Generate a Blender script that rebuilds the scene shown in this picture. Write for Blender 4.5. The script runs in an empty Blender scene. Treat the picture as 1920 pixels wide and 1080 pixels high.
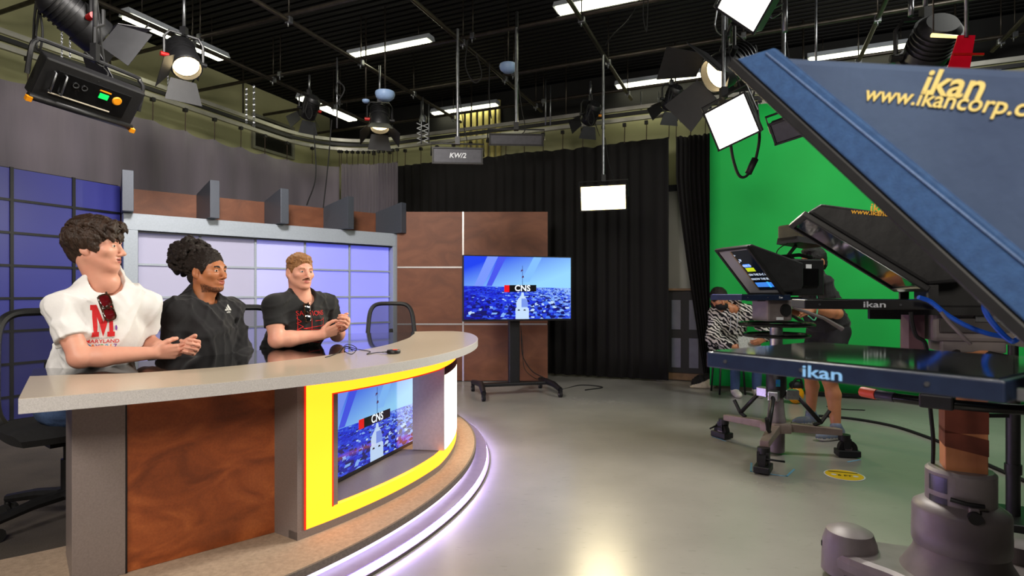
import bpy, bmesh, math, random
import numpy as np
from mathutils import Vector, Matrix, noise
from mathutils.bvhtree import BVHTree
random.seed(7)
sc = bpy.context.scene
COL = sc.collection
PI = math.pi
# ------------------------------------------------------------------ camera
H, K, HY, CX = 1.17, 1067.0, 553.0, 960.0      # eye height, focal length in px (1920 wide), horizon row
cd = bpy.data.cameras.new('camera')
cam = bpy.data.objects.new('camera', cd); COL.objects.link(cam)
cam.location = (0, 0, H); cam.rotation_euler = (PI/2, 0, 0)
cd.sensor_width = 36; cd.lens = 36*K/1920; cd.shift_y = (HY-540)/1920
cd.clip_start = 0.05
cd.dof.use_dof = True; cd.dof.focus_distance = 3.3; cd.dof.aperture_fstop = 3.5
sc.camera = cam
# ------------------------------------------------------------------ world, exposure, added lamps
w = bpy.data.worlds.new('world'); sc.world = w; w.use_nodes = True
w.node_tree.nodes['Background'].inputs[0].default_value = (0.6, 0.65, 0.8, 1)
w.node_tree.nodes['Background'].inputs[1].default_value = 0.02
sc.view_settings.view_transform = 'Standard'; sc.view_settings.look = 'None'
sc.view_settings.exposure = 0.12; sc.view_settings.gamma = 1.0
sc.view_settings.use_curve_mapping = False
def at(px, py, Y): return Vector(((px-CX)/K*Y, Y, H-(py-HY)/K*Y))
def onz(px, py, z):
    Y = (H-z)*K/(py-HY); return at(px, py, Y)
def area(name, loc, target, size, power, col, size_y=None, spread=PI):
    l = bpy.data.lights.new(name, 'AREA'); l.energy = power; l.color = col; l.size = size
    l.spread = spread
    if size_y: l.shape = 'RECTANGLE'; l.size_y = size_y
    o = bpy.data.objects.new(name, l); COL.objects.link(o); o.location = loc
    o.rotation_euler = (Vector(target)-Vector(loc)).to_track_quat('-Z', 'Y').to_euler()
    return o
# unseen area lamps added to brighten desk, presenters, set and green screen
area('added_key_light', (-0.1, -1.3, 2.75), (-1.0, 3.2, 0.8), 0.9, 95, (1.0, 0.91, 0.78))
area('added_front_light', (-2.3, -0.6, 3.6), (-2.2, 3.6, 1.0), 0.8, 85, (1.0, 0.93, 0.86))
area('added_set_light', (-1.5, 3.3, 3.8), (-3.0, 6.4, 1.3), 0.7, 80, (1.0, 0.95, 0.90), spread=2.0)
area('added_green_light', (3.6, 3.6, 3.7), (3.8, 6.6, 1.4), 0.9, 80, (1.0, 1.0, 0.94))
# ------------------------------------------------------------------ helpers
def lin(c):
    c = c/255.0
    return c/12.92 if c <= 0.04045 else ((c+0.055)/1.055)**2.4
def rgb(r, g, b): return (lin(r), lin(g), lin(b), 1)
MATS = {}
def mat(name, col, rough=0.5, metal=0.0, emis=None, es=0.0, var=None, bump=None, spec=0.5, coat=0.0,
        trans=0.0, ior=1.45, stretch=None, sheen=0.0, alpha=1.0, sss=0.0):
    if name in MATS: return MATS[name]
    m = bpy.data.materials.new(name); m.use_nodes = True; MATS[name] = m
    nt = m.node_tree; b = nt.nodes['Principled BSDF']; L = nt.links.new
    b.inputs['Base Color'].default_value = rgb(*col); b.inputs['Roughness'].default_value = rough
    b.inputs['Metallic'].default_value = metal; b.inputs['Specular IOR Level'].default_value = spec
    b.inputs['Coat Weight'].default_value = coat; b.inputs['Coat Roughness'].default_value = 0.08
    b.inputs['Transmission Weight'].default_value = trans; b.inputs['IOR'].default_value = ior
    b.inputs['Sheen Weight'].default_value = sheen; b.inputs['Alpha'].default_value = alpha
    if sss:
        b.inputs['Subsurface Weight'].default_value = sss
        b.inputs['Subsurface Radius'].default_value = (0.012, 0.005, 0.003)
        b.inputs['Subsurface Scale'].default_value = 1.0
    if emis:
        b.inputs['Emission Color'].default_value = rgb(*emis); b.inputs['Emission Strength'].default_value = es
    if var or bump:
        tc = nt.nodes.new('ShaderNodeTexCoord'); mp = nt.nodes.new('ShaderNodeMapping')
        L(tc.outputs['Object'], mp.inputs['Vector'])
        if stretch: mp.inputs['Scale'].default_value = stretch
    if var:       # (scale, second colour, detail)
        n = nt.nodes.new('ShaderNodeTexNoise'); n.inputs['Scale'].default_value = var[0]
        n.inputs['Detail'].default_value = var[2] if len(var) > 2 else 4
        L(mp.outputs[0], n.inputs['Vector'])
        r = nt.nodes.new('ShaderNodeValToRGB'); r.color_ramp.elements[0].position = 0.3; r.color_ramp.elements[1].position = 0.7
        r.color_ramp.elements[0].color = rgb(*col); r.color_ramp.elements[1].color = rgb(*var[1])
        L(n.outputs['Fac'], r.inputs[0]); L(r.outputs[0], b.inputs['Base Color'])
    if bump:      # (scale, strength, distance)
        n2 = nt.nodes.new('ShaderNodeTexNoise'); n2.inputs['Scale'].default_value = bump[0]; n2.inputs['Detail'].default_value = 5
        L(mp.outputs[0], n2.inputs['Vector'])
        bp = nt.nodes.new('ShaderNodeBump'); bp.inputs['Strength'].default_value = bump[1]; bp.inputs['Distance'].default_value = bump[2]
        L(n2.outputs['Fac'], bp.inputs['Height']); L(bp.outputs[0], b.inputs['Normal'])
    return m
LOC = {}
def thing(name, label, cat, loc=(0, 0, 0), group=None):
    o = bpy.data.objects.new(name, None); COL.objects.link(o); o.location = loc
    o.empty_display_size = 0.1
    o['label'] = label; o['category'] = cat
    if group: o['group'] = group
    LOC[o.name] = Vector(loc)
    return o
def tag(o, label, cat, group=None):
    o['label'] = label; o['category'] = cat
    if group: o['group'] = group
    return o
def struct(o): o['kind'] = 'structure'; return o
def I3(): return Matrix.Identity(3)
def frame(x, y=None, z=None):
    """3x3 with the given columns (two given, third completed)"""
    if z is None: z = Vector(x).cross(Vector(y))
    elif y is None: y = Vector(z).cross(Vector(x))
    elif x is None: x = Vector(y).cross(Vector(z))
    x, y, z = Vector(x).normalized(), Vector(y).normalized(), Vector(z).normalized()
    return Matrix(((x.x, y.x, z.x), (x.y, y.y, z.y), (x.z, y.z, z.z)))
def M4(R, o): 
    m = R.to_4x4(); m.translation = Vector(o); return m
class MB:
    def __init__(s): s.v = []; s.f = []; s.m = []; s.sm = []
    def add(s, vs, fs, mi=0, smooth=False):
        o = len(s.v); s.v.extend([tuple(p) for p in vs])
        for f in fs: s.f.append(tuple(i+o for i in f)); s.m.append(mi); s.sm.append(smooth)
        return s
    def box(s, c, sz, R=None, mi=0):
        R = R or I3(); c = Vector(c); hx, hy, hz = sz[0]/2, sz[1]/2, sz[2]/2
        vs = [c + R @ Vector((x*hx, y*hy, z*hz)) for z in (-1, 1) for y in (-1, 1) for x in (-1, 1)]
        return s.add(vs, [(0, 2, 3, 1), (4, 5, 7, 6), (0, 1, 5, 4), (2, 6, 7, 3), (0, 4, 6, 2), (1, 3, 7, 5)], mi)
    def hexa(s, b, t, mi=0):
        """4 bottom points (ccw from above) and 4 top points"""
        return s.add(list(b)+list(t), [(3, 2, 1, 0), (4, 5, 6, 7), (0, 1, 5, 4), (1, 2, 6, 5), (2, 3, 7, 6), (3, 0, 4, 7)], mi)
    def tube(s, pts, r, n=8, mi=0, closed=False, cap=True):
        pts = [Vector(p) for p in pts]; N = len(pts)
        rs = r if isinstance(r, (list, tuple)) else [r]*N
        T = []
        for i in range(N):
            a = pts[(i-1) % N] if (closed or i > 0) else pts[i]
            b = pts[(i+1) % N] if (closed or i < N-1) else pts[i]
            T.append((b-a).normalized())
        up = Vector((0, 0, 1)) if abs(T[0].z) < 0.9 else Vector((1, 0, 0))
        x = T[0].cross(up).normalized(); vs = []
        for i in range(N):
            x = (x - T[i]*x.dot(T[i])).normalized(); y = T[i].cross(x)
            for k in range(n):
                a = 2*PI*k/n; vs.append(pts[i] + (x*math.cos(a)+y*math.sin(a))*rs[i])
        fs = []
        for i in range(N if closed else N-1):
            j = (i+1) % N
            for k in range(n): fs.append((i*n+k, i*n+(k+1) % n, j*n+(k+1) % n, j*n+k))
        s.add(vs, fs, mi, True)
        if cap and not closed:
            s.add(vs[:n], [tuple(range(n))[::-1]], mi); s.add(vs[-n:], [tuple(range(n))], mi)
        return s
    def cyl(s, a, b, r, r2=None, n=16, mi=0): return s.tube([a, b], [r, r if r2 is None else r2], n, mi)
    def lathe(s, prof, M=None, n=24, mi=0, a0=0, a1=2*PI, smooth=True):
        M = M or Matrix.Identity(4); full = abs(a1-a0-2*PI) < 1e-6; cnt = n if full else n+1
        vs = [M @ Vector((r*math.cos(a0+(a1-a0)*k/n), r*math.sin(a0+(a1-a0)*k/n), z)) for k in range(cnt) for r, z in prof]
        P = len(prof); fs = []
        for k in range(n):
            j = (k+1) % cnt
            for i in range(P-1): fs.append((k*P+i, j*P+i, j*P+i+1, k*P+i+1))
        s.add(vs, fs, mi, smooth)
        return s
    def prism(s, poly, z0, z1, M=None, mi=0):
        M = M or Matrix.Identity(4); n = len(poly)
        vs = [M @ Vector((x, y, z0)) for x, y in poly] + [M @ Vector((x, y, z1)) for x, y in poly]
        fs = [tuple(range(n))[::-1], tuple(range(n, 2*n))] + [(i, (i+1) % n, n+(i+1) % n, n+i) for i in range(n)]
        return s.add(vs, fs, mi)
    def sphere(s, c, r, n=12, m=8, R=None, mi=0):
        R = R or I3(); c = Vector(c); r = r if isinstance(r, (tuple, list)) else (r, r, r); vs = []; fs = []
        vs.append(c + R @ Vector((0, 0, -r[2])))
        for i in range(1, m):
            t = -PI/2+PI*i/m
            for k in range(n):
                a = 2*PI*k/n; vs.append(c + R @ Vector((r[0]*math.cos(t)*math.cos(a), r[1]*math.cos(t)*math.sin(a), r[2]*math.sin(t))))
        vs.append(c + R @ Vector((0, 0, r[2])))
        for k in range(n): fs.append((0, 1+(k+1) % n, 1+k)); fs.append((len(vs)-1, 1+(m-2)*n+k, 1+(m-2)*n+(k+1) % n))
        for i in range(m-2):
            for k in range(n): fs.append((1+i*n+k, 1+i*n+(k+1) % n, 1+(i+1)*n+(k+1) % n, 1+(i+1)*n+k))
        return s.add(vs, fs, mi, True)
    def sweep(s, prof, ths, mi=0, cap=True, smooth=False):
        """closed cross-section; prof(t) returns world points for parameter t"""
        secs = [prof(t) for t in ths]; P = len(secs[0]); vs = [p for q in secs for p in q]; fs = []
        for k in range(len(ths)-1):
            for i in range(P):
                j = (i+1) % P; fs.append((k*P+i, (k+1)*P+i, (k+1)*P+j, k*P+j))
        s.add(vs, fs, mi, smooth)
        if cap: s.add(secs[0], [tuple(range(P))], mi); s.add(secs[-1], [tuple(range(P))[::-1]], mi)
        return s
    def sheet(s, rows, mi=0, smooth=True):
        R_, C_ = len(rows), len(rows[0])
        return s.add([p for r in rows for p in r], [(i*C_+j, i*C_+j+1, (i+1)*C_+j+1, (i+1)*C_+j) for i in range(R_-1) for j in range(C_-1)], mi, smooth)
    def build(s, name, mats, parent=None, bevel=0.0, local=False, label=None, solid=0.0, fixn=True):
        me = bpy.data.meshes.new(name)
        off = Vector((0, 0, 0))
        if parent is not None and not local: off = LOC[parent.name]
        me.from_pydata([tuple(Vector(p)-off) for p in s.v], [], s.f)
        for mm in (mats if isinstance(mats, (list, tuple)) else [mats]): me.materials.append(mm)
        me.polygons.foreach_set('material_index', s.m); me.polygons.foreach_set('use_smooth', s.sm)
        if fixn:
            bm = bmesh.new(); bm.from_mesh(me); bmesh.ops.remove_doubles(bm, verts=bm.verts, dist=1e-5)
            bmesh.ops.recalc_face_normals(bm, faces=bm.faces)
            for e in bm.edges:
                if len(e.link_faces) == 2 and e.calc_face_angle(0) > 0.7: e.smooth = False
            bm.to_mesh(me); bm.free()
        me.update()
        o = bpy.data.objects.new(name, me); COL.objects.link(o)
        if parent is not None: o.parent = parent; LOC[o.name] = off
        else: LOC[o.name] = Vector((0, 0, 0))
        if bevel:
            b = o.modifiers.new('bevel', 'BEVEL'); b.width = bevel; b.segments = 2; b.limit_method = 'ANGLE'; b.angle_limit = 0.6
        if solid:
            b = o.modifiers.new('solid', 'SOLIDIFY'); b.thickness = solid; b.offset = 0
        if label: o['label'] = label
        return o
def copy_tree(o, parent=None):
    c = o.copy(); COL.objects.link(c); c.parent = parent
    for ch in o.children: copy_tree(ch, c)
    return c
def text_mesh(s, size, bold=0.0, shear=0.0, depth=0.0, spacing=1.0, align='CENTER'):
    cu = bpy.data.curves.new('t', 'FONT'); cu.body = s; cu.size = size; cu.offset = bold*size; cu.shear = shear
    cu.extrude = depth; cu.align_x = align; cu.align_y = 'CENTER'; cu.space_character = spacing; cu.resolution_u = 3
    o = bpy.data.objects.new('t', cu); COL.objects.link(o)
    dg = bpy.context.evaluated_depsgraph_get()
    me = bpy.data.meshes.new_from_object(o.evaluated_get(dg))
    bpy.data.objects.remove(o); bpy.data.curves.remove(cu)
    return me
def text(name, s, size, M, m, parent, bold=0.0, shear=0.0, depth=0.0006, spacing=1.0, align='CENTER', sx=1.0, label=None):
    me = text_mesh(s, size, bold, shear, depth, spacing, align)
    me.name = name
    off = LOC[parent.name]; T = Matrix.Translation(-off) @ M @ Matrix.Diagonal((sx, 1, 1, 1))
    me.transform(T); me.materials.clear(); me.materials.append(m)
    o = bpy.data.objects.new(name, me); COL.objects.link(o); o.parent = parent; LOC[o.name] = off
    if label: o['label'] = label
    return o
def curve_pts(pts, n=8, closed=False):
    """Catmull-Rom through pts"""
    P = [Vector(p) for p in pts]; N = len(P); out = []
    rng = N if closed else N-1
    for i in range(rng):
        p0 = P[(i-1) % N] if (closed or i > 0) else P[0]*2-P[1]
        p1, p2 = P[i], P[(i+1) % N]
        p3 = P[(i+2) % N] if (closed or i+2 < N) else P[-1]*2-P[-2]
        for k in range(n):
            t = k/n; out.append(0.5*((2*p1)+(p2-p0)*t+(2*p0-5*p1+4*p2-p3)*t*t+(3*p1-p0-3*p2+p3)*t**3))
    if not closed: out.append(P[-1])
    return out
def cable(name, label, pts, r, m, cat='cable', parent=None, n=6, group=None):
    o = MB().tube(curve_pts(pts, 7), r, n).build(name, m, parent)
    if parent is None: tag(o, label, cat, group)
    return o
# room axes: U runs along the left wall away from the camera, V along the back wall to the right
TH = math.radians(23)
U = Vector((math.sin(TH), math.cos(TH), 0)); V = Vector((math.cos(TH), -math.sin(TH), 0)); Z = Vector((0, 0, 1))
def uv(u, v, z=0): return U*u + V*v + Z*z
RUV = frame(V, U, Z)      # columns V,U,Z : a box with size (along V, along U, height)
# ------------------------------------------------------------------ common materials
m_black = mat('black_powder_coat', (16, 16, 17), 0.45, var=(40, (24, 24, 26)))
m_blackm = mat('black_matte_plastic', (13, 13, 14), 0.6, var=(60, (20, 20, 21)))
m_blackg = mat('black_gloss_plastic', (10, 10, 11), 0.2, var=(20, (14, 14, 15)))
m_rubber = mat('black_rubber', (12, 12, 12), 0.8, var=(50, (20, 20, 20)))
m_steel = mat('galvanised_steel', (140, 142, 145), 0.35, 0.9, var=(30, (110, 112, 116)))
m_pipe = mat('dark_grid_pipe', (46, 42, 38), 0.38, 0.6, var=(12, (66, 60, 52)))
m_alu = mat('brushed_aluminium', (170, 172, 176), 0.3, 0.9, var=(80, (150, 152, 158)))
m_white = mat('white_plastic', (215, 218, 222), 0.4, var=(10, (205, 208, 212)))
m_red = mat('red_plastic', (190, 26, 22), 0.4, var=(30, (160, 20, 18)))
m_orange = mat('amber_plastic', (235, 150, 20), 0.4, var=(30, (215, 130, 15)))
m_greyp = mat('grey_cast_housing', (112, 104, 104), 0.45, 0.1, var=(14, (124, 116, 116)))
m_cream = mat('cream_plastic', (205, 195, 175), 0.5, var=(20, (190, 180, 160)))
# ================================================================== THE ROOM
ZC = 4.5; UB, VL, UF, VR = 8.55, -7.35, -3.2, 6.2
def floor_mat():
    m = mat('grey_epoxy_floor', (150, 147, 141), 0.3, spec=0.5); nt = m.node_tree; L = nt.links.new; b = nt.nodes['Principled BSDF']
    tc = nt.nodes.new('ShaderNodeTexCoord')
    n = nt.nodes.new('ShaderNodeTexNoise'); n.inputs['Scale'].default_value = 0.9; n.inputs['Detail'].default_value = 6; L(tc.outputs['Object'], n.inputs['Vector'])
    r = nt.nodes.new('ShaderNodeValToRGB'); r.color_ramp.elements[0].position = .3; r.color_ramp.elements[1].position = .72
    r.color_ramp.elements[0].color = rgb(134, 131, 125); r.color_ramp.elements[1].color = rgb(158, 155, 148); L(n.outputs['Fac'], r.inputs[0])
    # fine scuffs
    mp = nt.nodes.new('ShaderNodeMapping'); mp.inputs['Scale'].default_value = (9, 26, 1); mp.inputs['Rotation'].default_value = (0, 0, .5); L(tc.outputs['Object'], mp.inputs['Vector'])
    v = nt.nodes.new('ShaderNodeTexNoise'); v.inputs['Scale'].default_value = 1.6; v.inputs['Detail'].default_value = 8; L(mp.outputs[0], v.inputs['Vector'])
    r2 = nt.nodes.new('ShaderNodeValToRGB'); r2.color_ramp.elements[0].position = .63; r2.color_ramp.elements[1].position = .74
    r2.color_ramp.elements[0].color = (1, 1, 1, 1); r2.color_ramp.elements[1].color = (.8, .79, .77, 1); L(v.outputs['Fac'], r2.inputs[0])
    mx = nt.nodes.new('ShaderNodeMixRGB'); mx.blend_type = 'MULTIPLY'; mx.inputs[0].default_value = .8; L(r.outputs[0], mx.inputs[1]); L(r2.outputs[0], mx.inputs[2]); L(mx.outputs[0], b.inputs['Base Color'])
    mr = nt.nodes.new('ShaderNodeMapRange'); mr.inputs['To Min'].default_value = .235; mr.inputs['To Max'].default_value = .295; L(n.outputs['Fac'], mr.inputs['Value']); L(mr.outputs[0], b.inputs['Roughness'])
    bp = nt.nodes.new('ShaderNodeBump'); bp.inputs['Strength'].default_value = .05; bp.inputs['Distance'].default_value = .004; L(v.outputs['Fac'], bp.inputs['Height']); L(bp.outputs[0], b.inputs['Normal'])
    return m
m_wall = mat('painted_block_wall', (168, 166, 124), 0.8, var=(1.2, (150, 150, 112)), bump=(18, .15, .01))
m_wallr = mat('back_room_wall', (196, 196, 190), 0.8, var=(1.5, (184, 184, 180)), bump=(18, .1, .01))
m_dark = mat('black_painted_deck', (10, 9, 9), 0.8, var=(3, (14, 13, 12)), bump=(20, .1, .01))
m_darkwall = mat('dark_painted_wall', (38, 36, 34), 0.8, var=(2, (46, 44, 40)), bump=(18, .1, .01))
cu, cv = (UB+UF)/2, (VL+VR)/2; su, sv = UB-UF, VR-VL
struct(MB().box(uv(cu, cv, -.05), (sv+.4, su+.4, .1), RUV).build('floor', floor_mat()))
ceil = struct(MB().box(uv(cu, cv, ZC+.11), (sv+.4, su+.4, .1), RUV).build('ceiling', m_dark))
# corrugated steel deck ribs under the slab
rb = MB()
for i in range(110):
    u_ = UF+.2+i*.105
    if u_ > UB-.1: break
    rb.box(uv(u_, cv, ZC+.035), (sv, .05, .05), RUV)
o = rb.build('deck_ribs', m_dark, ceil); o['kind'] = 'stuff'
struct(MB().box(uv(cu, VL-.06, ZC/2), (.12, su+.4, ZC), RUV).build('wall_left', m_wall))
wb = struct(MB().box(uv(UB+.06, cv, 1.98), (sv+.4, .12, 3.96), RUV).build('wall_back', m_wall))
struct(MB().box(uv(UB+.05, cv, (3.96+ZC)/2), (sv+.4, .14, ZC-3.96), RUV).build('trim_1', m_dark))
struct(MB().box(uv(cu, VR+.06, ZC/2), (.12, su+.4, ZC), RUV).build('wall_right', m_darkwall))
struct(MB().box(uv(UF-.06, cv, ZC/2), (sv+.4, .12, ZC), RUV).build('wall_front', m_darkwall))
# steel framed transom high in the left wall
wu0, wu1, wz0, wz1 = 6.75, 7.55, 3.55, 4.02
win = struct(MB().box(uv((wu0+wu1)/2, VL+.005, (wz0+wz1)/2), (.02, wu1-wu0, wz1-wz0), RUV).build('window_1', mat('dark_window_glass', (30, 30, 28), .1, var=(2, (44, 44, 36)))))
for k, (u0, u1, z0, z1) in enumerate([(wu0, wu1, wz1, wz1+.045), (wu0, wu1, wz0-.045, wz0), (wu0-.045, wu0, wz0-.045, wz1+.045), (wu1, wu1+.045, wz0-.045, wz1+.045)]):
    MB().box(uv((u0+u1)/2, VL+.02, (z0+z1)/2), (.05, u1-u0, z1-z0), RUV).build('window_frame', mat('grey_steel_frame', (128, 128, 112), .5, var=(10, (118, 118, 104))), win)
# ------------------------------------------------------------------ curtain track with rounded corner
UT, VT, ZT = 7.72, -6.62, 3.62; RC = 1.15
def track_path(off=0.0, u0=-2.5, v1=5.6, n=14):
    """polyline of the track in plan, off = metres towards the room"""
    ut, vt, r = UT-off, VT+off, RC-off*0.4
    pts = []
    k = 60
    for i in range(k): pts.append((u0+(ut-r-u0)*i/k, vt))
    for i in range(n+1):
        a = PI/2*i/n; pts.append((ut-r+r*math.sin(a), vt+r-r*math.cos(a)))
    for i in range(1, k+1): pts.append((ut, vt+r+(v1-vt-r)*i/k))
    return pts
class Path:
    def __init__(s, pts):
        s.p = pts; s.s = [0]
        for a, b in zip(pts, pts[1:]): s.s.append(s.s[-1]+math.hypot(b[0]-a[0], b[1]-a[1]))
    def __call__(s, t):
        t = min(max(t, 0), s.s[-1]-1e-6)
        i = int(np.searchsorted(s.s, t, side='right'))-1; i = min(i, len(s.p)-2)
        f = (t-s.s[i])/(s.s[i+1]-s.s[i]); a, b = s.p[i], s.p[i+1]
        d = Vector((b[0]-a[0], b[1]-a[1], 0)).normalized()
        return a[0]+(b[0]-a[0])*f, a[1]+(b[1]-a[1])*f, d
    def near_v(s, v):      # arc length where the back run reaches v
        k = [i for i, p in enumerate(s.p) if p[1] >= v][0]; return s.s[k]
tp = Path(track_path())
trk = thing('curtain_track', 'aluminium double curtain track curving round the studio corner', 'curtain track', uv(UT, VT, ZT))
m_track = mat('track_aluminium', (178, 176, 168), .38, .75, var=(6, (160, 158, 148)))
for dz, off, h in ((.075, 0, .05), (0.0, .012, .045), (-.07, 0, .05)):
    def prof(t, dz=dz, off=off, h=h):
        u_, v_, d = tp(t); n = Vector((d.y, -d.x))  # (in u,v)
        c = uv(u_, v_, ZT+dz); nn = U*(-d.y)+V*d.x   # towards the room?
        return [c+nn*(off-.02)-Z*h/2, c+nn*(off+.02)-Z*h/2, c+nn*(off+.02)+Z*h/2, c+nn*(off-.02)+Z*h/2]
    ths = list(np.linspace(0, 5.5, 8))+list(np.linspace(6, 12.6, 60))+list(np.linspace(13, tp.s[-1], 12))
    MB().sweep(prof, sorted(set(ths))).build('track_rail', m_track if dz else m_black, trk)
# short standoffs carrying the track off the deck
for t in [3.0, 4.8, 6.6, 8.4, 10.9, 12.4, 13.9, 15.4, 16.9, 18.4]:
    u_, v_, d = tp(t)
    MB().cyl(uv(u_, v_, ZT+.09), uv(u_, v_, ZC), .011, n=6).build('hanger_rod', m_pipe, trk)
def curtain(name, label, m, t0, t1, path, ztop, zbot, nf, amp, tie_every, seed, hem=0.0, slant=None, sag=.035, tie_m=None, nz=12, group=None):
    """pleated cloth hanging from the track; slant(tn,zn)->shift along the track"""
    rnd = random.Random(seed); L = t1-t0; nx = max(24, int(nf*8)); rows = []
    ph = [rnd.uniform(0, 6.28) for _ in range(6)]
    nt_ = max(2, int(round(L/tie_every)))
    for iz in range(nz+1):
        zn = iz/nz; row = []
        for ix in range(nx+1):
            tn = ix/nx; t = t0+L*tn
            sh = slant(tn, zn) if slant else 0
            u_, v_, d = path(t+sh)
            nn = U*(-d.y)+V*d.x
            a = amp*(.45+.55*zn)
            f = math.sin(tn*nf*6.2832+ph[0]+.6*math.sin(tn*nf*1.7+ph[1])+.5*zn*math.sin(tn*5+ph[4]))*.6+.4*math.sin(tn*nf*2.13*3.1+ph[2])+.35*math.sin(tn*nf*1.35+ph[3]+zn*1.2)
            zt = ztop
            dip = abs(math.sin(tn*nt_*PI)); zt -= sag*dip**.8*(1+.8*math.sin(tn*17+ph[5]))
            row.append(uv(u_, v_, 0)+nn*(a*f)+Z*(zt+(zbot+hem*math.sin(tn*9+ph[2])-zt)*zn))
        rows.append(row)
    root = thing(name, label, 'curtain', rows[-1][nx//2].copy(), group)
    MB().sheet(rows).build('cloth', m, root, solid=.006, fixn=False)
    for i in range(nt_+1):
        tn = i/nt_; t = t0+L*tn; sh = slant(tn, 0) if slant else 0
        u_, v_, d = path(t+sh)
        MB().tube([uv(u_, v_, ZT-.10), uv(u_, v_, (ZT+ztop)/2)+V*.004, uv(u_, v_, ztop-.02)], .006, 5).build('tie', tie_m or m_rubber, root)
        MB().box(uv(u_, v_, ZT-.11), (.045, .045, .045), RUV).build('carrier', m_black, root)
    return root
m_tie = mat('brown_cord', (66, 50, 38), .8, var=(40, (52, 40, 30)))
def cloth_mat(name, c1, c2, rough=.9, sheen=.2):
    return mat(name, c1, rough, var=(3.5, c2, 5), bump=(90, .25, .004), sheen=sheen, stretch=(1, 1, .12))
m_gcur = cloth_mat('grey_velour', (112, 104, 112), (92, 86, 94))
m_bcur = cloth_mat('black_velour', (13, 9, 8), (8, 6, 5), sheen=.0)
m_green = mat('chroma_green_cloth', (10, 172, 70), .75, var=(1.5, (6, 160, 62)), bump=(60, .1, .002))
t_end_grey = tp.near_v(VT+RC+.06)
curtain('grey_curtain', 'grey velour curtain hanging behind the blue set flat', m_gcur, .3, t_end_grey-1.0, tp, ZT-.36, .05, 26, .03, .42, 3, tie_m=m_tie)
curtain('grey_curtain', 'bunched end of grey curtain gathered tightly in the corner beside black drape', m_gcur, t_end_grey-.97, t_end_grey+.0, tp, ZT-.30, .05, 17, .035, .085, 5, sag=.01, tie_m=m_tie)
pb = Path(track_path(off=-.10)); t_b0 = pb.near_v(VT+RC-.35)
def t_at_px(path, px, lo=8):
    best = None
    for t in np.linspace(lo, path.s[-1], 3000):
        u_, v_, d = path(t); p = uv(u_, v_)
        if p.y > .5:
            e = abs((p.x/p.y*K+CX)-px)
            if best is None or e < best[0]: best = (e, t)
    return best[1]
tb1 = t_at_px(pb, 1254)
curtain('black_curtain', 'long black drape behind the television and the wood panels', m_bcur, t_b0, tb1, pb, ZT-.34, .03, 30, .05, .30, 8, tie_m=m_tie, sag=.02, nz=8)
tb2, tb3 = t_at_px(pb, 1268), t_at_px(pb, 1350)
curtain('black_curtain', 'narrow black drape pulled aside next to the green screen', m_bcur, tb2, tb3, pb, ZT-.34, .03, 9, .05, .2, 9, tie_m=m_tie, sag=.02,
        slant=lambda tn, zn: (1-tn)*(.46*max(0, zn-.18)**1.1))
# green screen on the front rail
pg = Path(track_path(off=.26)); tg0 = t_at_px(pg, 1331)
curtain('green_screen', 'bright green chroma key curtain covering the back right wall', m_green, tg0, pg.s[-1]-.4, pg, ZT-.16, .05, 5, .035, .55, 12, sag=.005, nz=10)
# dark hem weight pipe of the green screen
g0 = pg(tg0+1.1); g1 = pg(pg.s[-1]-.4)
tag(MB().cyl(uv(g0[0]-.05, g0[1], .03), uv(g1[0]-.05, g1[1], .03), .022, n=8).build('weight_pipe', m_black), 'black weight pipe lying along the green screen hem', 'pipe')
# ------------------------------------------------------------------ what shows through the gap in the drape
gp = uv(UB-.02, 0); 
def wall_at(px, off=0):       # point of the back wall plane under image column px
    k = (px-CX)/K; Y = (UB-off)/(U.x*k+U.y); return Vector((k*Y, Y, 0))
a, b = wall_at(1200), wall_at(1345)
MBp = MB().box((a+b)/2+Z*1.55-U*.0, ((b-a).length, .02, 2.3), RUV).build('wall_panel', m_wallr, wb)
c = (wall_at(1245, .33)+wall_at(1330, .33))/2
cabn = thing('equipment_cabinet', 'dark equipment cabinet with grey doors glimpsed through the drape gap', 'cabinet', c)
MB().box(c+Z*.66, (.95, .34, 1.14), RUV).build('body', m_blackm, cabn, bevel=.01)
MB().box(c+Z*1.245-U*.02, (1.0, .40, .03), RUV).build('top', mat('oak_edge', (120, 92, 60), .5, var=(12, (100, 74, 46))), cabn)
for i in range(4):
    for j in range(2):
        MB().box(c+V*(-.345+.23*i)-U*.178+Z*(.38+.52*j), (.12, .012, .40), RUV).build('door', mat('smoked_grey_panel', (96, 100, 110), .3, var=(6, (84, 88, 98))), cabn)
MB().box(c+Z*.06, (.95, .34, .1), RUV).build('plinth', mat('oak_edge', (120, 92, 60)), cabn)
for s_ in (-.35, .35): MB().cyl(c+V*s_-U*.2+Z*.04, c+V*s_-U*.15+Z*.04, .038, n=12).build('caster', m_steel, cabn)
# grey wide panel above the window line
d_ = wall_at(1290)
MB().box(d_+Z*2.72-U*.03, (1.1, .04, .09), RUV).build('wall_rail', mat('blue_black_rail', (36, 40, 52), .4, var=(5, (28, 32, 44))), wb)
# ------------------------------------------------------------------ cream conduits on the back wall
m_cond = mat('cream_painted_conduit', (196, 184, 110), .5, var=(8, (176, 164, 96)))
for i in range(7):
    p = wall_at(866+i*11.5, .07)
    tag(MB().cyl(p+Z*3.0, p+Z*4.35, .036, n=10).build('conduit', m_cond), ['leftmost', 'second from left', 'third from left', 'middle', 'third from right', 'second from right', 'rightmost'][i]+' of the seven cream vertical conduits on the back wall', 'pipe', 'cream conduits on the back wall')
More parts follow.
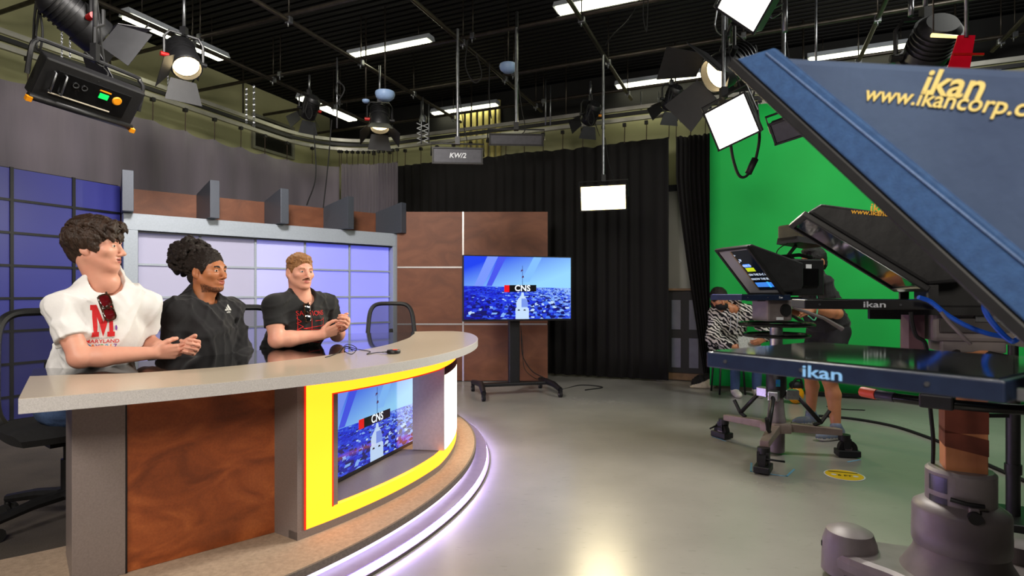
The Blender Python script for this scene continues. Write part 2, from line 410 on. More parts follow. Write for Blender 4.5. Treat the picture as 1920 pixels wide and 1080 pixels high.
# carpeted dark floor left of the desk is part of the riser (see the desk)
# ================================================================== SET FLATS
def wood_mat(name, c1, c2, c3, rough=.4, scale=1.0, coat=.15):
    m = mat(name, c1, rough, coat=coat); nt = m.node_tree; L = nt.links.new; b = nt.nodes['Principled BSDF']
    tc = nt.nodes.new('ShaderNodeTexCoord'); mp = nt.nodes.new('ShaderNodeMapping'); mp.inputs['Scale'].default_value = (scale*1.3, scale*1.3, scale*2.2); mp.inputs['Rotation'].default_value = (.4, .5, .3); L(tc.outputs['Object'], mp.inputs['Vector'])
    n = nt.nodes.new('ShaderNodeTexNoise'); n.inputs['Scale'].default_value = 2.2; n.inputs['Detail'].default_value = 7; n.inputs['Distortion'].default_value = 1.2; L(mp.outputs[0], n.inputs['Vector'])
    r = nt.nodes.new('ShaderNodeValToRGB'); e = r.color_ramp.elements; e[0].position = .3; e[0].color = rgb(*c1); e[1].position = .72; e[1].color = rgb(*c3); x = e.new(.5); x.color = rgb(*c2); L(n.outputs['Fac'], r.inputs[0])
    g = nt.nodes.new('ShaderNodeTexNoise'); g.inputs['Scale'].default_value = 120; g.inputs['Detail'].default_value = 3; L(tc.outputs['Object'], g.inputs['Vector'])
    mx = nt.nodes.new('ShaderNodeMixRGB'); mx.blend_type = 'OVERLAY'; mx.inputs[0].default_value = .25; L(r.outputs[0], mx.inputs[1]); L(g.outputs['Fac'], mx.inputs[2]); L(mx.outputs[0], b.inputs['Base Color'])
    return m
m_wood = wood_mat('brown_set_laminate', (102, 60, 40), (116, 69, 45), (128, 79, 53), .55, 1.0, 0.0)
m_deskwood = wood_mat('burl_desk_laminate', (120, 60, 32), (152, 78, 40), (178, 98, 52), .33, 1.6)
m_frame = mat('silver_grey_set_paint', (166, 174, 184), .42, .15, var=(60, (158, 166, 176)))
m_fin = mat('grey_metallic_fin', (84, 88, 98), .4, .3, var=(80, (78, 82, 92)))
m_findark = m_fin
m_muln = mat('black_mullion', (18, 18, 24), .4, var=(20, (24, 24, 30)))
m_trim = mat('silver_trim', (190, 186, 184), .35, .5, var=(60, (176, 172, 170)))
def panel_emit(name, col, ecol, es, rough=.18):
    m = mat(name, col, rough, emis=ecol, es=es, spec=.5); nt = m.node_tree; L = nt.links.new; b = nt.nodes['Principled BSDF']
    tc = nt.nodes.new('ShaderNodeTexCoord'); n = nt.nodes.new('ShaderNodeTexNoise'); n.inputs['Scale'].default_value = .9; L(tc.outputs['Object'], n.inputs['Vector'])
    mr = nt.nodes.new('ShaderNodeMapRange'); mr.inputs['To Min'].default_value = es*.75; mr.inputs['To Max'].default_value = es*1.2; L(n.outputs['Fac'], mr.inputs['Value']); L(mr.outputs[0], b.inputs['Emission Strength'])
    return m
m_blue = panel_emit('backlit_blue_acrylic', (60, 62, 132), (60, 62, 170), .10, .32)
m_lav = [panel_emit('backlit_lavender_acrylic', (172, 170, 190), (170, 168, 215), .18), panel_emit('backlit_violet_acrylic', (184, 184, 222), (138, 140, 250), .36), panel_emit('backlit_periwinkle_acrylic', (160, 162, 226), (96, 104, 255), .55)]
# --- blue gridded flat on the left
p0 = Vector((-4.45, 4.95, 0)); db = Vector((.41, .912, 0)).normalized(); nb = Vector((db.y, -db.x, 0))
bf = thing('set_flat', 'blue backlit set flat with black gridlines behind the left presenter', 'set wall', p0)
Rb = frame(db, -nb, Z)
ZF = 2.30
MB().box(p0+db*(-.55)-nb*.05+Z*ZF/2, (3.1, .04, ZF), Rb).build('backing', m_black, bf)
cols = [-2.05, -1.40, -.90, -.41, .082, .575, 1.02]; rows_ = [.02+.0, .25, .545, .84, 1.135, 1.43, 1.725, 2.015, ZF]
rows_ = [ZF-.285*0 - .29*i for i in range(8)][::-1]; rows_ = [.03]+rows_
for i in range(len(cols)-1):
    for j in range(len(rows_)-1):
        w_, h_ = cols[i+1]-cols[i]-.022, rows_[j+1]-rows_[j]-.02
        MB().box(p0+db*((cols[i]+cols[i+1])/2)-nb*.018+Z*((rows_[j]+rows_[j+1])/2), (w_, .014, h_), Rb).build('panel', m_blue, bf)
for x in cols[:-1]: MB().box(p0+db*x-nb*.006+Z*ZF/2, (.026, .02, ZF), Rb).build('mullion', m_muln, bf)
for z in rows_[1:-1]: MB().box(p0+db*(-.52)-nb*.006+Z*z, (3.05, .018, .022), Rb).build('mullion', m_muln, bf)
# --- brown wood wall: slanted part behind the lavender unit, then a frontal part
q0 = Vector((-3.93, 5.75, 0)); dl = Vector((.762, .648, 0)).normalized(); nl = Vector((dl.y, -dl.x, 0))   # nl faces the room
Rl = frame(dl, -nl, Z)
wf = thing('set_flat', 'brown wood laminate flat rising behind the grey gridded unit', 'set wall', q0-nl*.3)
LW = 3.22
MB().box(q0+dl*(LW/2-.08)-nl*.33+Z*ZF/2, (LW+.2, .05, ZF), Rl).build('panel', m_wood, wf)
YB = 7.72; xa, xb_, xc = -1.56, (868-CX)/K*7.66, (1028-CX)/K*7.66
ff = thing('set_flat', 'brown wood laminate flat with silver joints behind the television', 'set wall', ((xa+xc)/2, YB, 0))
zs = [0.005, 1.17-(608-553)/K*7.66, 1.17-(501-553)/K*7.66, ZF]
for x0, x1 in ((xa, xb_), (xb_, xc)):
    for z0, z1 in zip(zs, zs[1:]):
        MB().box(((x0+x1)/2, YB, (z0+z1)/2), (x1-x0-.012, .05, z1-z0-.012)).build('panel', m_wood, ff)
MB().box(((xa+xc)/2, YB+.045, ZF/2), (xc-xa, .03, ZF)).build('backing', m_black, ff)
MB().box((xb_, YB-.02, ZF/2), (.022, .03, ZF-.01)).build('joint_strip', m_trim, ff)
for z in zs[1:3]:
    MB().box(((xa+xb_)/2, YB-.02, z), (xb_-xa-.03, .03, .02)).build('joint_strip', m_trim, ff)
    MB().box(((xb_+xc)/2, YB-.02, z), (xc-xb_-.03, .03, .02)).build('joint_strip', m_trim, ff)
# --- grey unit with lavender light boxes
lu = thing('set_flat', 'grey framed unit of glowing lavender panels behind the presenters', 'set wall', q0)
W_, ZU = 3.15, 2.0
def lbox(mb, x0, x1, z0, z1, d0, d1, mi=0): return mb.box(q0+dl*((x0+x1)/2)+nl*((d0+d1)/2)+Z*((z0+z1)/2), (x1-x0, d1-d0, z1-z0), Rl, mi)
lbox(MB(), 0, W_, 1.83, ZU, -.12, .03).build('top_rail', m_frame, lu, bevel=.004)
lbox(MB(), 0, .125, 0, 1.83, -.12, .03).build('stile', m_frame, lu, bevel=.004)
lbox(MB(), W_-.125, W_, 0, 1.83, -.12, .03).build('stile', m_frame, lu, bevel=.004)
lbox(MB(), .125, W_-.125, 0, .12, -.12, .03).build('bottom_rail', m_frame, lu, bevel=.004)
lbox(MB(), .02, W_-.02, .02, ZU-.02, -.16, -.12).build('backing', m_frame, lu)
gx = [.13+.578*i for i in range(6)]; gz = [.12, .46, .80, 1.145, 1.487, 1.83]
for i in range(5):
    for j in range(5):
        lbox(MB(), gx[i]+.009, gx[i+1]-.009, gz[j]+.009, gz[j+1]-.009, -.085, -.07).build('light_panel', m_lav[0 if i < 2 else (1 if i < 3 else 2)] if j > 1 else m_lav[min(2, 1+i//3)], lu)
for x in gx[1:-1]: lbox(MB(), x-.012, x+.012, .12, 1.83, -.085, -.05).build('glazing_bar', m_frame, lu)
for z in gz[1:-1]: lbox(MB(), .125, W_-.125, z-.011, z+.011, -.085, -.052).build('glazing_bar', m_frame, lu)
lbox(MB(), .125, W_-.125, 1.812, 1.826, -.06, .005).build('dark_strip', m_muln, lu)  # thin dark strip along the lower edge of the top rail
# fins over the unit
names_ = ['grey fin on top of the gridded unit nearest the blue flat', 'second grey fin from the left above the gridded unit', 'middle grey fin of five above the gridded unit', 'second grey fin from the television above the gridded unit', 'rightmost grey fin above the gridded unit corner']
def on_line(o_, d_, px):      # point of the plan line o_+s*d_ under image column px
    k = (px-CX)/K; s_ = (k*o_.y-o_.x)/(d_.x-k*d_.y); return o_+d_*s_
for i, (pf, pk_) in enumerate(((240, 236), (403, 377), (534, 503), (658, 612), (757, 709))):
    fr, bk = on_line(q0+nl*.16, dl, pf), on_line(q0-nl*.30, dl, pk_)
    df = (fr-bk).normalized(); sd = Vector((df.y, -df.x, 0)); hw = .048
    prof = [(bk, 2.003), (fr, 2.003), (fr, 2.41), (bk, 2.31)]
    f = MB().add([b_+sd*s_*hw+Z*z for s_ in (-1, 1) for b_, z in prof], [(0, 1, 2, 3), (7, 6, 5, 4), (0, 4, 5, 1), (1, 5, 6, 2), (2, 6, 7, 3), (3, 7, 4, 0)])
    o = f.build('set_fin', m_fin, bevel=.003); tag(o, names_[i], 'set fin', 'grey fins above the gridded unit')
# ================================================================== RISER AND DESK
C = Vector((-3.195, 3.915, 0))
def P(R, th, z=0): a = math.radians(th); return C+Vector((R*math.cos(a), R*math.sin(a), z))
m_carpet = mat('beige_riser_carpet', (172, 150, 128), .9, var=(60, (150, 130, 110)), bump=(220, .5, .004))
m_dcarpet = mat('dark_brown_carpet', (74, 66, 58), .95, var=(3, (52, 46, 40), 8), bump=(160, .5, .006))
m_edge = mat('grey_carpet_edge', (118, 108, 98), .9, var=(90, (98, 90, 82)), bump=(200, .4, .004))
m_ledw = mat('white_led_diffuser', (250, 244, 255), .5, emis=(226, 214, 255), es=3.0)
m_ledv = mat('violet_led_diffuser', (250, 244, 255), .5, emis=(192, 168, 255), es=38.0)
m_lilac = mat('lilac_lit_acrylic', (150, 136, 170), .3, var=(20, (142, 128, 162)))
HR, RT = .11, 2.93
riser = thing('desk_riser', 'curved two step riser with white light strips under the desk', 'riser', P(2.5, -15))
# top slab: carpet outer band and dark carpet behind the desk
arc = list(np.linspace(-64, 40, 70)); arc_f = [t for t in arc if t < 21]; arc_b = [t for t in arc if t > 19.5]
def ring(mb, r0, r1, z0, z1, ths, mi=0): return mb.sweep(lambda t: [P(r0, t, z0), P(r1, t, z0), P(r1, t, z1), P(r0, t, z1)], ths, mi)
ring(MB(), 2.0, RT, .088, HR, arc_f).build('top_step', m_carpet, riser)
ring(MB(), 2.0, RT, .088, HR, [arc_f[-1]]+arc_b[1:]).build('top_step', m_edge, riser)
ring(MB(), RT, RT+.012, .078, HR+.001, arc).build('carpet_edge', m_edge, riser)
inner = [P(2.0, t) for t in arc]
poly = [(p.x-C.x, p.y-C.y) for p in inner]+[(.35, 1.75), (-1.0, .75), (-.95, -1.0)]
MB().prism(poly, 0, HR-.001, Matrix.Translation(C)).build('platform', m_dcarpet, riser)
ring(MB(), 1.9, RT-.03, 0, .0875, arc).build('core', m_black, riser)
ring(MB(), RT-.03, RT-.010, .050, .078, arc).build('light_strip', m_ledw, riser, label='upper glowing white light strip')
ring(MB(), RT-.03, 3.02, .036, .05, arc).build('lower_step', m_lilac, riser)
ring(MB(), 3.0, 3.022, .008, .042, arc).build('light_strip', m_ledv, riser, label='lower glowing white light strip')
ring(MB(), RT-.04, 3.035, .0, .008, arc).build('base_plate', m_edge, riser)
ring(MB(), 3.022, 3.036, .0, .016, arc).build('base_edge', mat('dark_rubber_edge', (86, 78, 74), .7, var=(40, (70, 64, 60))), riser)
# ---------------- the desk
m_dtop = mat('champagne_desk_laminate', (198, 184, 164), .32, .08, var=(240, (186, 172, 152)), coat=.25)
m_dedge = mat('silver_fleck_edge_band', (214, 210, 208), .4, .1, var=(300, (186, 182, 180)))
m_post = mat('taupe_desk_paint', (140, 128, 124), .42, .1, var=(160, (130, 118, 114)))
m_glass = mat('black_desk_glass', (8, 7, 8), .03, spec=.8, coat=.6, var=(4, (10, 9, 10)))
m_yel = mat('amber_lit_acrylic', (150, 110, 24), .35, emis=(255, 142, 24), es=1.5)
m_yel.node_tree.nodes['Principled BSDF'].inputs['Emission Strength'].default_value = 3.0
m_redglow = mat('red_edge_light', (230, 40, 20), .4, emis=(235, 40, 16), es=.75)
m_wlit = mat('white_lit_acrylic', (255, 246, 228), .4, emis=(255, 246, 226), es=2.0)
desk = thing('news_desk', 'curved news desk with black glass top, wood panel and amber light frame', 'desk', P(2.5, -15, HR))
HD, TS = .855, .045
TL, TR = -52.2, 22.5
def rout(t):
    return float(np.interp(t, [-52, -45, -38.6, -31, -20, 15, 19.5, 21.5, TR], [2.775, 2.82, 2.868, 2.93, 2.955, 2.955, 2.93, 2.87, 2.72]))
ths = list(np.linspace(TL, 15, 60))+list(np.linspace(15.7, TR, 12))
RG, RI = 2.43, 1.86
def rgl(t): return float(np.interp(t, [-52, -49, -44, -36, -20, 0, 12, TR], [2.16, 2.21, 2.33, 2.40, 2.42, 2.43, 2.47, 2.55]))
MB().sweep(lambda t: [P(rgl(t), t, HD-TS), P(rout(t)-.003, t, HD-TS), P(rout(t)-.003, t, HD), P(rgl(t), t, HD)], ths).build('top', m_dtop, desk)
MB().sweep(lambda t: [P(rout(t)-.003, t, HD-TS-.001), P(rout(t), t, HD-TS-.001), P(rout(t), t, HD-.001), P(rout(t)-.003, t, HD-.001)], ths).build('edge_band', m_dedge, desk)
e0 = [P(r, TL, 0) for r in (RI, rout(TL))]
MB().sweep(lambda t: [P(RI, t, HD-.022), P(rgl(t)-.001, t, HD-.022), P(rgl(t)-.001, t, HD-.002), P(RI, t, HD-.002)], ths).build('glass_inlay', m_glass, desk)
MB().sweep(lambda t: [P(RI, t, HD-TS), P(rgl(t)-.001, t, HD-TS), P(rgl(t)-.001, t, HD-.023), P(RI, t, HD-.023)], ths).build('sub_top', m_black, desk)
# end post (left)
zt_ = HD-TS
MB().hexa([P(2.10, -49.2, HR), P(2.46, -49.2, HR), P(2.46, -45.4, HR), P(2.10, -45.4, HR)], [P(2.10, -49.2, zt_), P(2.46, -49.2, zt_), P(2.46, -45.4, zt_), P(2.10, -45.4, zt_)]).build('end_post', m_post, desk, bevel=.002)
# wood front panel
pa, pb_ = P(2.452, -45.4), P(2.552, -32.0)
dv = (pb_-pa).normalized(); nv = Vector((dv.y, -dv.x, 0))
MB().box((pa+pb_)/2-nv*.012+Z*((HR+zt_)/2), ((pb_-pa).length-.006, .022, zt_-HR-.002), frame(dv, -nv, Z)).build('front_panel', m_deskwood, desk)
MB().box(pa+nv*.003+Z*((HR+zt_)/2), (.008, .01, zt_-HR), frame(dv, -nv, Z)).build('panel_gap', m_black, desk)
# light box body
def rb_(t): return float(np.interp(t, [-33, -10, 30], [2.70, 2.80, 2.80]))
T0, T1, TW = -32.8, -7.6, 20
thb = list(np.linspace(T0, TW, 50)); tho = list(np.linspace(-29, T1, 26)); thw = list(np.linspace(T1, TW, 24))
def seg(name, m, t0, t1, z0, z1, d0, d1, n=20, label=None):
    return MB().sweep(lambda t: [P(rb_(t)+d0, t, z0), P(rb_(t)+d1, t, z0), P(rb_(t)+d1, t, z1), P(rb_(t)+d0, t, z1)], list(np.linspace(t0, t1, n))).build(name, m, desk, label=label)
ZY0, ZY1, ZY2, ZY3 = .145, .205, .722, .785
seg('base_rail', m_post, T0, TW, HR, ZY0, -.06, 0, 40)
seg('box_floor', m_post, -29, T1, ZY0, ZY1-.004, -.30, -.03)
seg('box_ceiling', m_post, -29, T1, ZY2+.004, zt_, -.30, -.03)
MB().hexa([P(2.50, T0, HR), P(2.70, T0, HR), P(2.70, T0+.75, HR), P(2.50, T0+.75, HR)], [P(2.50, T0, zt_), P(2.70, T0, zt_), P(2.70, T0+.75, zt_), P(2.50, T0+.75, zt_)]).build('box_side', m_post, desk)
seg('light_frame', m_yel, T0+.8, -29.05, ZY0, ZY3, -.03, 0, 4, 'glowing amber left upright')
seg('light_frame', m_yel, -29.05, TW, ZY0, ZY1, -.03, 0, 40, 'glowing amber lower band')
seg('light_frame', m_yel, -29.05, TW, ZY2, ZY3, -.03, 0, 40, 'glowing amber upper band')
seg('red_edge', m_redglow, T0+.75, TW, ZY3, ZY3+.008, -.03, .002, 40)
seg('red_edge', m_redglow, -29.0, T1, ZY2-.006, ZY2, -.03, .002, 30)
seg('red_edge', m_redglow, T0+.75, T0+.86, ZY0, ZY3, -.03, .002, 3)
seg('red_edge', m_redglow, -29.08, -28.94, ZY1, ZY2, -.03, .002, 3)
# recess walls and the lit end panel
MB().hexa([P(2.42, -28.9, ZY1), P(rb_(-29)-.002, -28.9, ZY1), P(rb_(-29)-.002, -28.3, ZY1), P(2.42, -28.3, ZY1)], [P(2.42, -28.9, ZY2), P(rb_(-29)-.002, -28.9, ZY2), P(rb_(-29)-.002, -28.3, ZY2), P(2.42, -28.3, ZY2)]).build('recess_wall', m_post, desk)
MB().hexa([P(2.60, T1-.4, ZY1), P(2.80, T1-.4, ZY1), P(2.80, T1, ZY1), P(2.60, T1, ZY1)], [P(2.60, T1-.4, ZY2), P(2.80, T1-.4, ZY2), P(2.80, T1, ZY2), P(2.60, T1, ZY2)]).build('recess_wall', mat('lit_lilac_recess', (206, 196, 206), .5, var=(60, (196, 186, 196))), desk)  # right recess wall coloured paler to stand for light on it
seg('recess_back', m_post, -29, T1, ZY1, ZY2, -.31, -.29)
seg('end_light_panel', m_wlit, T1+.3, TW, ZY1, ZY2-.05, -.03, .002, 26, 'glowing white curved end panel')
seg('end_reflection_strip', mat('plum_reflection', (84, 30, 46), .25, var=(10, (70, 26, 40))), T1, TW, ZY2-.05, ZY2, -.03, .003, 26)  # reflected purple-red glow painted as a plum strip
seg('fascia_cap', m_post, T0, TW, ZY3+.008, zt_, -.06, 0, 30)
seg('back_panel', m_post, T0, TW, HR, zt_, -.36, -.34, 30)
seg('end_cap', m_post, TW, TW+.5, HR, zt_, -.36, 0, 2)
# cable grommet loops under glass are not visible; the puck and its cord lie on the desk (below)
# ================================================================== SCREENS
def screen_picture(parent, O, ex, ez, w, h, bright, simple=False):
    """sky, city, dome tower, light stripes and the CNS tag; O = lower left, flat layers a hair apart"""
    en = ex.cross(ez).normalized()
    sgn = 1
    m = bpy.data.materials.get('screen_sky_%g' % bright)
    def em(name, c, k=1.0, city=False, grad=None):
        nm = name+'_%g' % bright
        if nm in MATS: return MATS[nm]
        mm = bpy.data.materials.new(nm); mm.use_nodes = True; MATS[nm] = mm; nt = mm.node_tree; L = nt.links.new
        b = nt.nodes['Principled BSDF']; b.inputs['Base Color'].default_value = (.01, .01, .012, 1); b.inputs['Roughness'].default_value = .12
        b.inputs['Emission Color'].default_value = rgb(*c); b.inputs['Emission Strength'].default_value = bright*k
        tc = nt.nodes.new('ShaderNodeTexCoord')
        if grad:
            sx = nt.nodes.new('ShaderNodeSeparateXYZ'); L(tc.outputs['Generated'], sx.inputs[0])
            r = nt.nodes.new('ShaderNodeValToRGB'); r.color_ramp.elements[0].color = rgb(*grad[0]); r.color_ramp.elements[1].color = rgb(*grad[1]); r.color_ramp.elements[0].position = .18; r.color_ramp.elements[1].position = .8
            ad = nt.nodes.new('ShaderNodeMath'); ad.operation = 'MULTIPLY_ADD'; ad.inputs[1].default_value = .6; L(sx.outputs['X'], ad.inputs[0])
            mu = nt.nodes.new('ShaderNodeMath'); mu.operation = 'MULTIPLY_ADD'; mu.inputs[1].default_value = -.45; mu.inputs[2].default_value = .45; L(sx.outputs['Z'], mu.inputs[0]); L(mu.outputs[0], ad.inputs[2])
            L(ad.outputs[0], r.inputs[0]); L(r.outputs[0], b.inputs['Emission Color'])
        if city:
            mp = nt.nodes.new('ShaderNodeMapping'); mp.inputs['Scale'].default_value = (1, 1, 1.1); L(tc.outputs['Generated'], mp.inputs['Vector'])
            n = nt.nodes.new('ShaderNodeTexVoronoi'); n.inputs['Scale'].default_value = 60; n.distance = 'CHEBYCHEV'; L(mp.outputs[0], n.inputs['Vector'])
            n2 = nt.nodes.new('ShaderNodeTexNoise'); n2.inputs['Scale'].default_value = 9.0; n2.inputs['Detail'].default_value = 12; n2.inputs['Roughness'].default_value = .72; L(mp.outputs[0], n2.inputs['Vector'])
            bw = nt.nodes.new('ShaderNodeRGBToBW'); L(n.outputs['Color'], bw.inputs[0])
            mx = nt.nodes.new('ShaderNodeMixRGB'); mx.inputs[0].default_value = .84; L(bw.outputs[0], mx.inputs[1]); L(n2.outputs['Fac'], mx.inputs[2])
            sx = nt.nodes.new('ShaderNodeSeparateXYZ'); L(tc.outputs['Generated'], sx.inputs[0])
            ma = nt.nodes.new('ShaderNodeMath'); ma.operation = 'MULTIPLY_ADD'; ma.inputs[1].default_value = .26; L(sx.outputs['X'], ma.inputs[0])
            ma2 = nt.nodes.new('ShaderNodeMath'); ma2.operation = 'MULTIPLY_ADD'; ma2.inputs[1].default_value = .16; ma2.inputs[2].default_value = -.16; L(sx.outputs['Z'], ma2.inputs[0]); L(ma2.outputs[0], ma.inputs[2])
            ma3 = nt.nodes.new('ShaderNodeMath'); ma3.operation = 'ADD'; L(ma.outputs[0], ma3.inputs[0]); L(mx.outputs[0], ma3.inputs[1])
            r = nt.nodes.new('ShaderNodeValToRGB'); e = r.color_ramp.elements; e[0].position = .34; e[0].color = rgb(8, 10, 110); e[1].position = .74; e[1].color = rgb(150, 190, 255)
            x = e.new(.46); x.color = rgb(14, 24, 205); x = e.new(.58); x.color = rgb(30, 60, 225); x = e.new(.66); x.color = rgb(70, 110, 235)
            L(ma3.outputs[0], r.inputs[0]); L(r.outputs[0], b.inputs['Emission Color'])
        return mm
    def quad(name, m, pts, d):
        return MB().add([O+ex*(x*w)+ez*(y*h)+en*d for x, y in pts], [tuple(range(len(pts)))]).build(name, m, parent, fixn=False)
    quad('sky_picture', em('screen_sky', (90, 160, 240), grad=((24, 64, 238), (150, 214, 255))), [(0, .5), (1, .5), (1, 1), (0, 1)], .0004)
    quad('city_picture', em('screen_city', (20, 40, 220), city=True), [(0, 0), (1, 0), (1, .5), (.5, .515), (0, .53)], .0008)
    rc = random.Random(11); cm = MB(); tones = [em('screen_roof_%d' % i, t_) for i, t_ in enumerate([(70, 120, 245), (130, 175, 250), (190, 220, 255), (12, 20, 150), (40, 70, 225), (8, 12, 96)])]
    for i in range(1100):
        yy_ = rc.uniform(0, 1)**1.25; y_ = .50-.50*yy_; x_ = rc.uniform(.01, .97)
        if rc.random() > .35+.65*x_: continue
        sw, sh_ = (.010+.045*yy_)*rc.uniform(.5, 1.3), (.008+.040*yy_)*rc.uniform(.4, 1.2)
        x1 = min(x_+sw, .995); y0_ = max(y_-sh_, .003); k_ = rc.uniform(-.4, .4)*sw; t_ = rc.choice([0, 1, 1, 2, 4]) if rc.random() < .08+.45*x_ else rc.choice([3, 4, 5, 5])
        pts = [(x_, y0_), (x1, y0_), (min(x1+k_, .995), y_), (max(x_+k_, .003), y_)]
        if rc.random() < .35: pts.insert(3, (min(max((x_+x1)/2+k_, .003), .995), min(y_+sh_*.5, .505)))
        cm.add([O+ex*(a_*w)+ez*(b_*h)+en*(.0009+.0000004*i) for a_, b_ in pts], [tuple(range(len(pts)))], t_)
    ob_ = cm.build('rooftops_picture', tones, parent, fixn=False); ob_['kind'] = 'stuff'
    quad('light_stripe', em('screen_stripe', (120, 150, 250)), [(.09, .53), (.17, .53), (.31, 1), (.21, 1)], .0014)
    quad('light_stripe', em('screen_stripe_violet', (70, 84, 236)), [(.20, .53), (.25, .53), (.385, 1), (.315, 1)], .0014)
    quad('light_stripe', em('screen_stripe_pale', (130, 190, 255)), [(.52, .60), (.60, .60), (.72, 1), (.64, 1)], .0014)
    tw = em('screen_tower', (196, 222, 255)); td = em('screen_tower_shade', (120, 150, 235))
    cx = .535
    quad('tower_picture', tw, [(cx-.065, 0), (cx+.06, 0), (cx+.06, .17), (cx+.045, .19), (cx+.05, .26), (cx+.035, .33), (cx+.015, .37), (cx+.01, .43), (cx-.01, .43), (cx-.015, .37), (cx-.04, .33), (cx-.06, .26), (cx-.055, .19), (cx-.065, .17)], .0016)
    quad('tower_picture', td, [(cx-.01, .19), (cx+.05, .19), (cx+.05, .27), (cx+.03, .33), (cx-.01, .33)], .002)
    for k in (-.035, .02): quad('tower_picture', em('screen_ink', (10, 14, 40), .3), [(cx+k-.012, .135), (cx+k+.012, .135), (cx+k+.007, .155), (cx+k-.007, .155)], .002)
    ink = em('screen_ink', (10, 14, 40), .3)
    quad('flagpole_picture', em('screen_pole', (60, 80, 150), .6), [(cx-.002, .43), (cx+.002, .43), (cx+.002, .86), (cx-.002, .86)], .002)
    quad('flag_picture', em('screen_flag', (110, 60, 120), .5), [(cx-.016, .755), (cx-.002, .78), (cx+.006, .77), (cx+.002, .80), (cx-.014, .79)], .0022)
    quad('flag_picture', em('screen_flag', (110, 60, 120), .5), [(cx-.006, .66), (cx+.014, .67), (cx+.01, .70), (cx-.004, .69)], .0022)
    quad('tag_bar', em('screen_black', (9, 9, 14), .25), [(.41, .435), (.665, .445), (.665, .55), (.41, .545)], .0024)
    quad('tag_bar', em('screen_red', (240, 12, 16)), [(.365, .432), (.412, .434), (.412, .545), (.365, .545)], .0026)
    text('tag_lettering', 'CNS', h*.135, M4(frame(ex, ez), O+ex*(.535*w)+ez*(.493*h)+en*.003), em('screen_letters', (235, 245, 255), 1.3), parent, bold=.02, depth=.0002, spacing=1.02)
# --- television on the rolling cart
tvY = 6.6
A_, B_ = at(868, 474, 6.42), at(1072, 480, 6.78); ex = Vector((B_.x-A_.x, B_.y-A_.y, 0)).normalized(); en = ex.cross(Z).normalized()
wtv = math.hypot(B_.x-A_.x, B_.y-A_.y); htv = .755; O = Vector((A_.x, A_.y, .868))
tv = thing('television', 'large flat television showing the CNS slide on a rolling stand', 'television', O+ex*wtv/2)
Rt = frame(ex, -en, Z)
MB().box(O+ex*wtv/2-en*.028+Z*htv/2, (wtv, .05, htv), Rt).build('casing', m_black, tv, bevel=.004)
screen_picture(tv, O+ex*.012+Z*.022+en*-.0025, ex, Z, wtv-.024, htv-.034, .95)
cart = thing('television_cart', 'black rolling television cart with column and four casters', 'tv stand', Vector((.04, 6.75, 0)))
cc = O+ex*(wtv*.485)-en*.14; cc.z = 0
MB().box(cc+Z*.55, (.13, .07, .90), Rt).build('column', m_black, cart, bevel=.008)
MB().box(cc+en*.055+Z*1.24, (.5, .06, .36), Rt).build('mount_plate', m_black, cart)
MB().box(cc+Z*.12, (.86, .12, .035), Rt).build('base_bar', m_black, cart, bevel=.006)
for s_ in (-1, 1):
    f0 = cc+ex*(.40*s_); f1 = f0+en*.36+ex*(.05*s_); f2 = f0-en*.30+ex*(.03*s_)
    MB().tube([f2+Z*.115, f0+Z*.135, f0+en*.2+ex*(.03*s_)+Z*.125, f1+Z*.085], [.028, .036, .034, .03], 10).build('foot', m_black, cart)
    for k_, e_ in enumerate((f1, f2)):
        MB().box(e_+Z*.075, (.035, .05, .05), Rt).build('caster_fork', m_black, cart)
        MB().cyl(e_-ex*.018+Z*.034, e_+ex*.018+Z*.034, .034, n=16).build('caster_wheel', m_rubber, cart)
        MB().cyl(e_-ex*.02+Z*.034, e_+ex*.02+Z*.034, .012, n=10).build('caster_hub', m_greyp, cart)
cable('power_cable', 'black power cable looping from the television cart to the floor', [cc+ex*.09+Z*.75, cc+ex*.1+Z*.5, cc+ex*.14+Z*.38, cc+ex*.24+Z*.25, cc+ex*.42+Z*.15, cc+ex*.6-en*.1+Z*.01, cc+ex*1.0-en*.35+Z*.008, cc+ex*1.2-en*.12+Z*.008, cc+ex*.9+en*.02+Z*.008], .006, m_rubber)
cable('video_cable', 'thin cable hanging down the right of the television column', [cc+ex*.085+Z*.8, cc+ex*.11+Z*.55, cc+ex*.13+Z*.3, cc+ex*.25+en*.05+Z*.18, cc+ex*.38-en*.1+Z*.16], .004, m_rubber)
# --- monitor in the desk recess
A_, B_ = Vector((-.965, 2.70, 0)), Vector((-.612, 3.776, 0)); ex = (B_-A_).normalized(); en = ex.cross(Z).normalized(); wm = (B_-A_).length
dm = thing('desk_monitor', 'monitor showing the CNS slide set into the desk front', 'monitor', (A_+B_)/2+Z*.205)
O = A_+Z*.207; hm = .51
MB().box(O+ex*wm/2-en*.024+Z*hm/2, (wm, .045, hm), frame(ex, -en, Z)).build('casing', m_black, dm)
screen_picture(dm, O+ex*.012+Z*.02+en*-.001, ex, Z, wm-.024, hm-.03, .80)
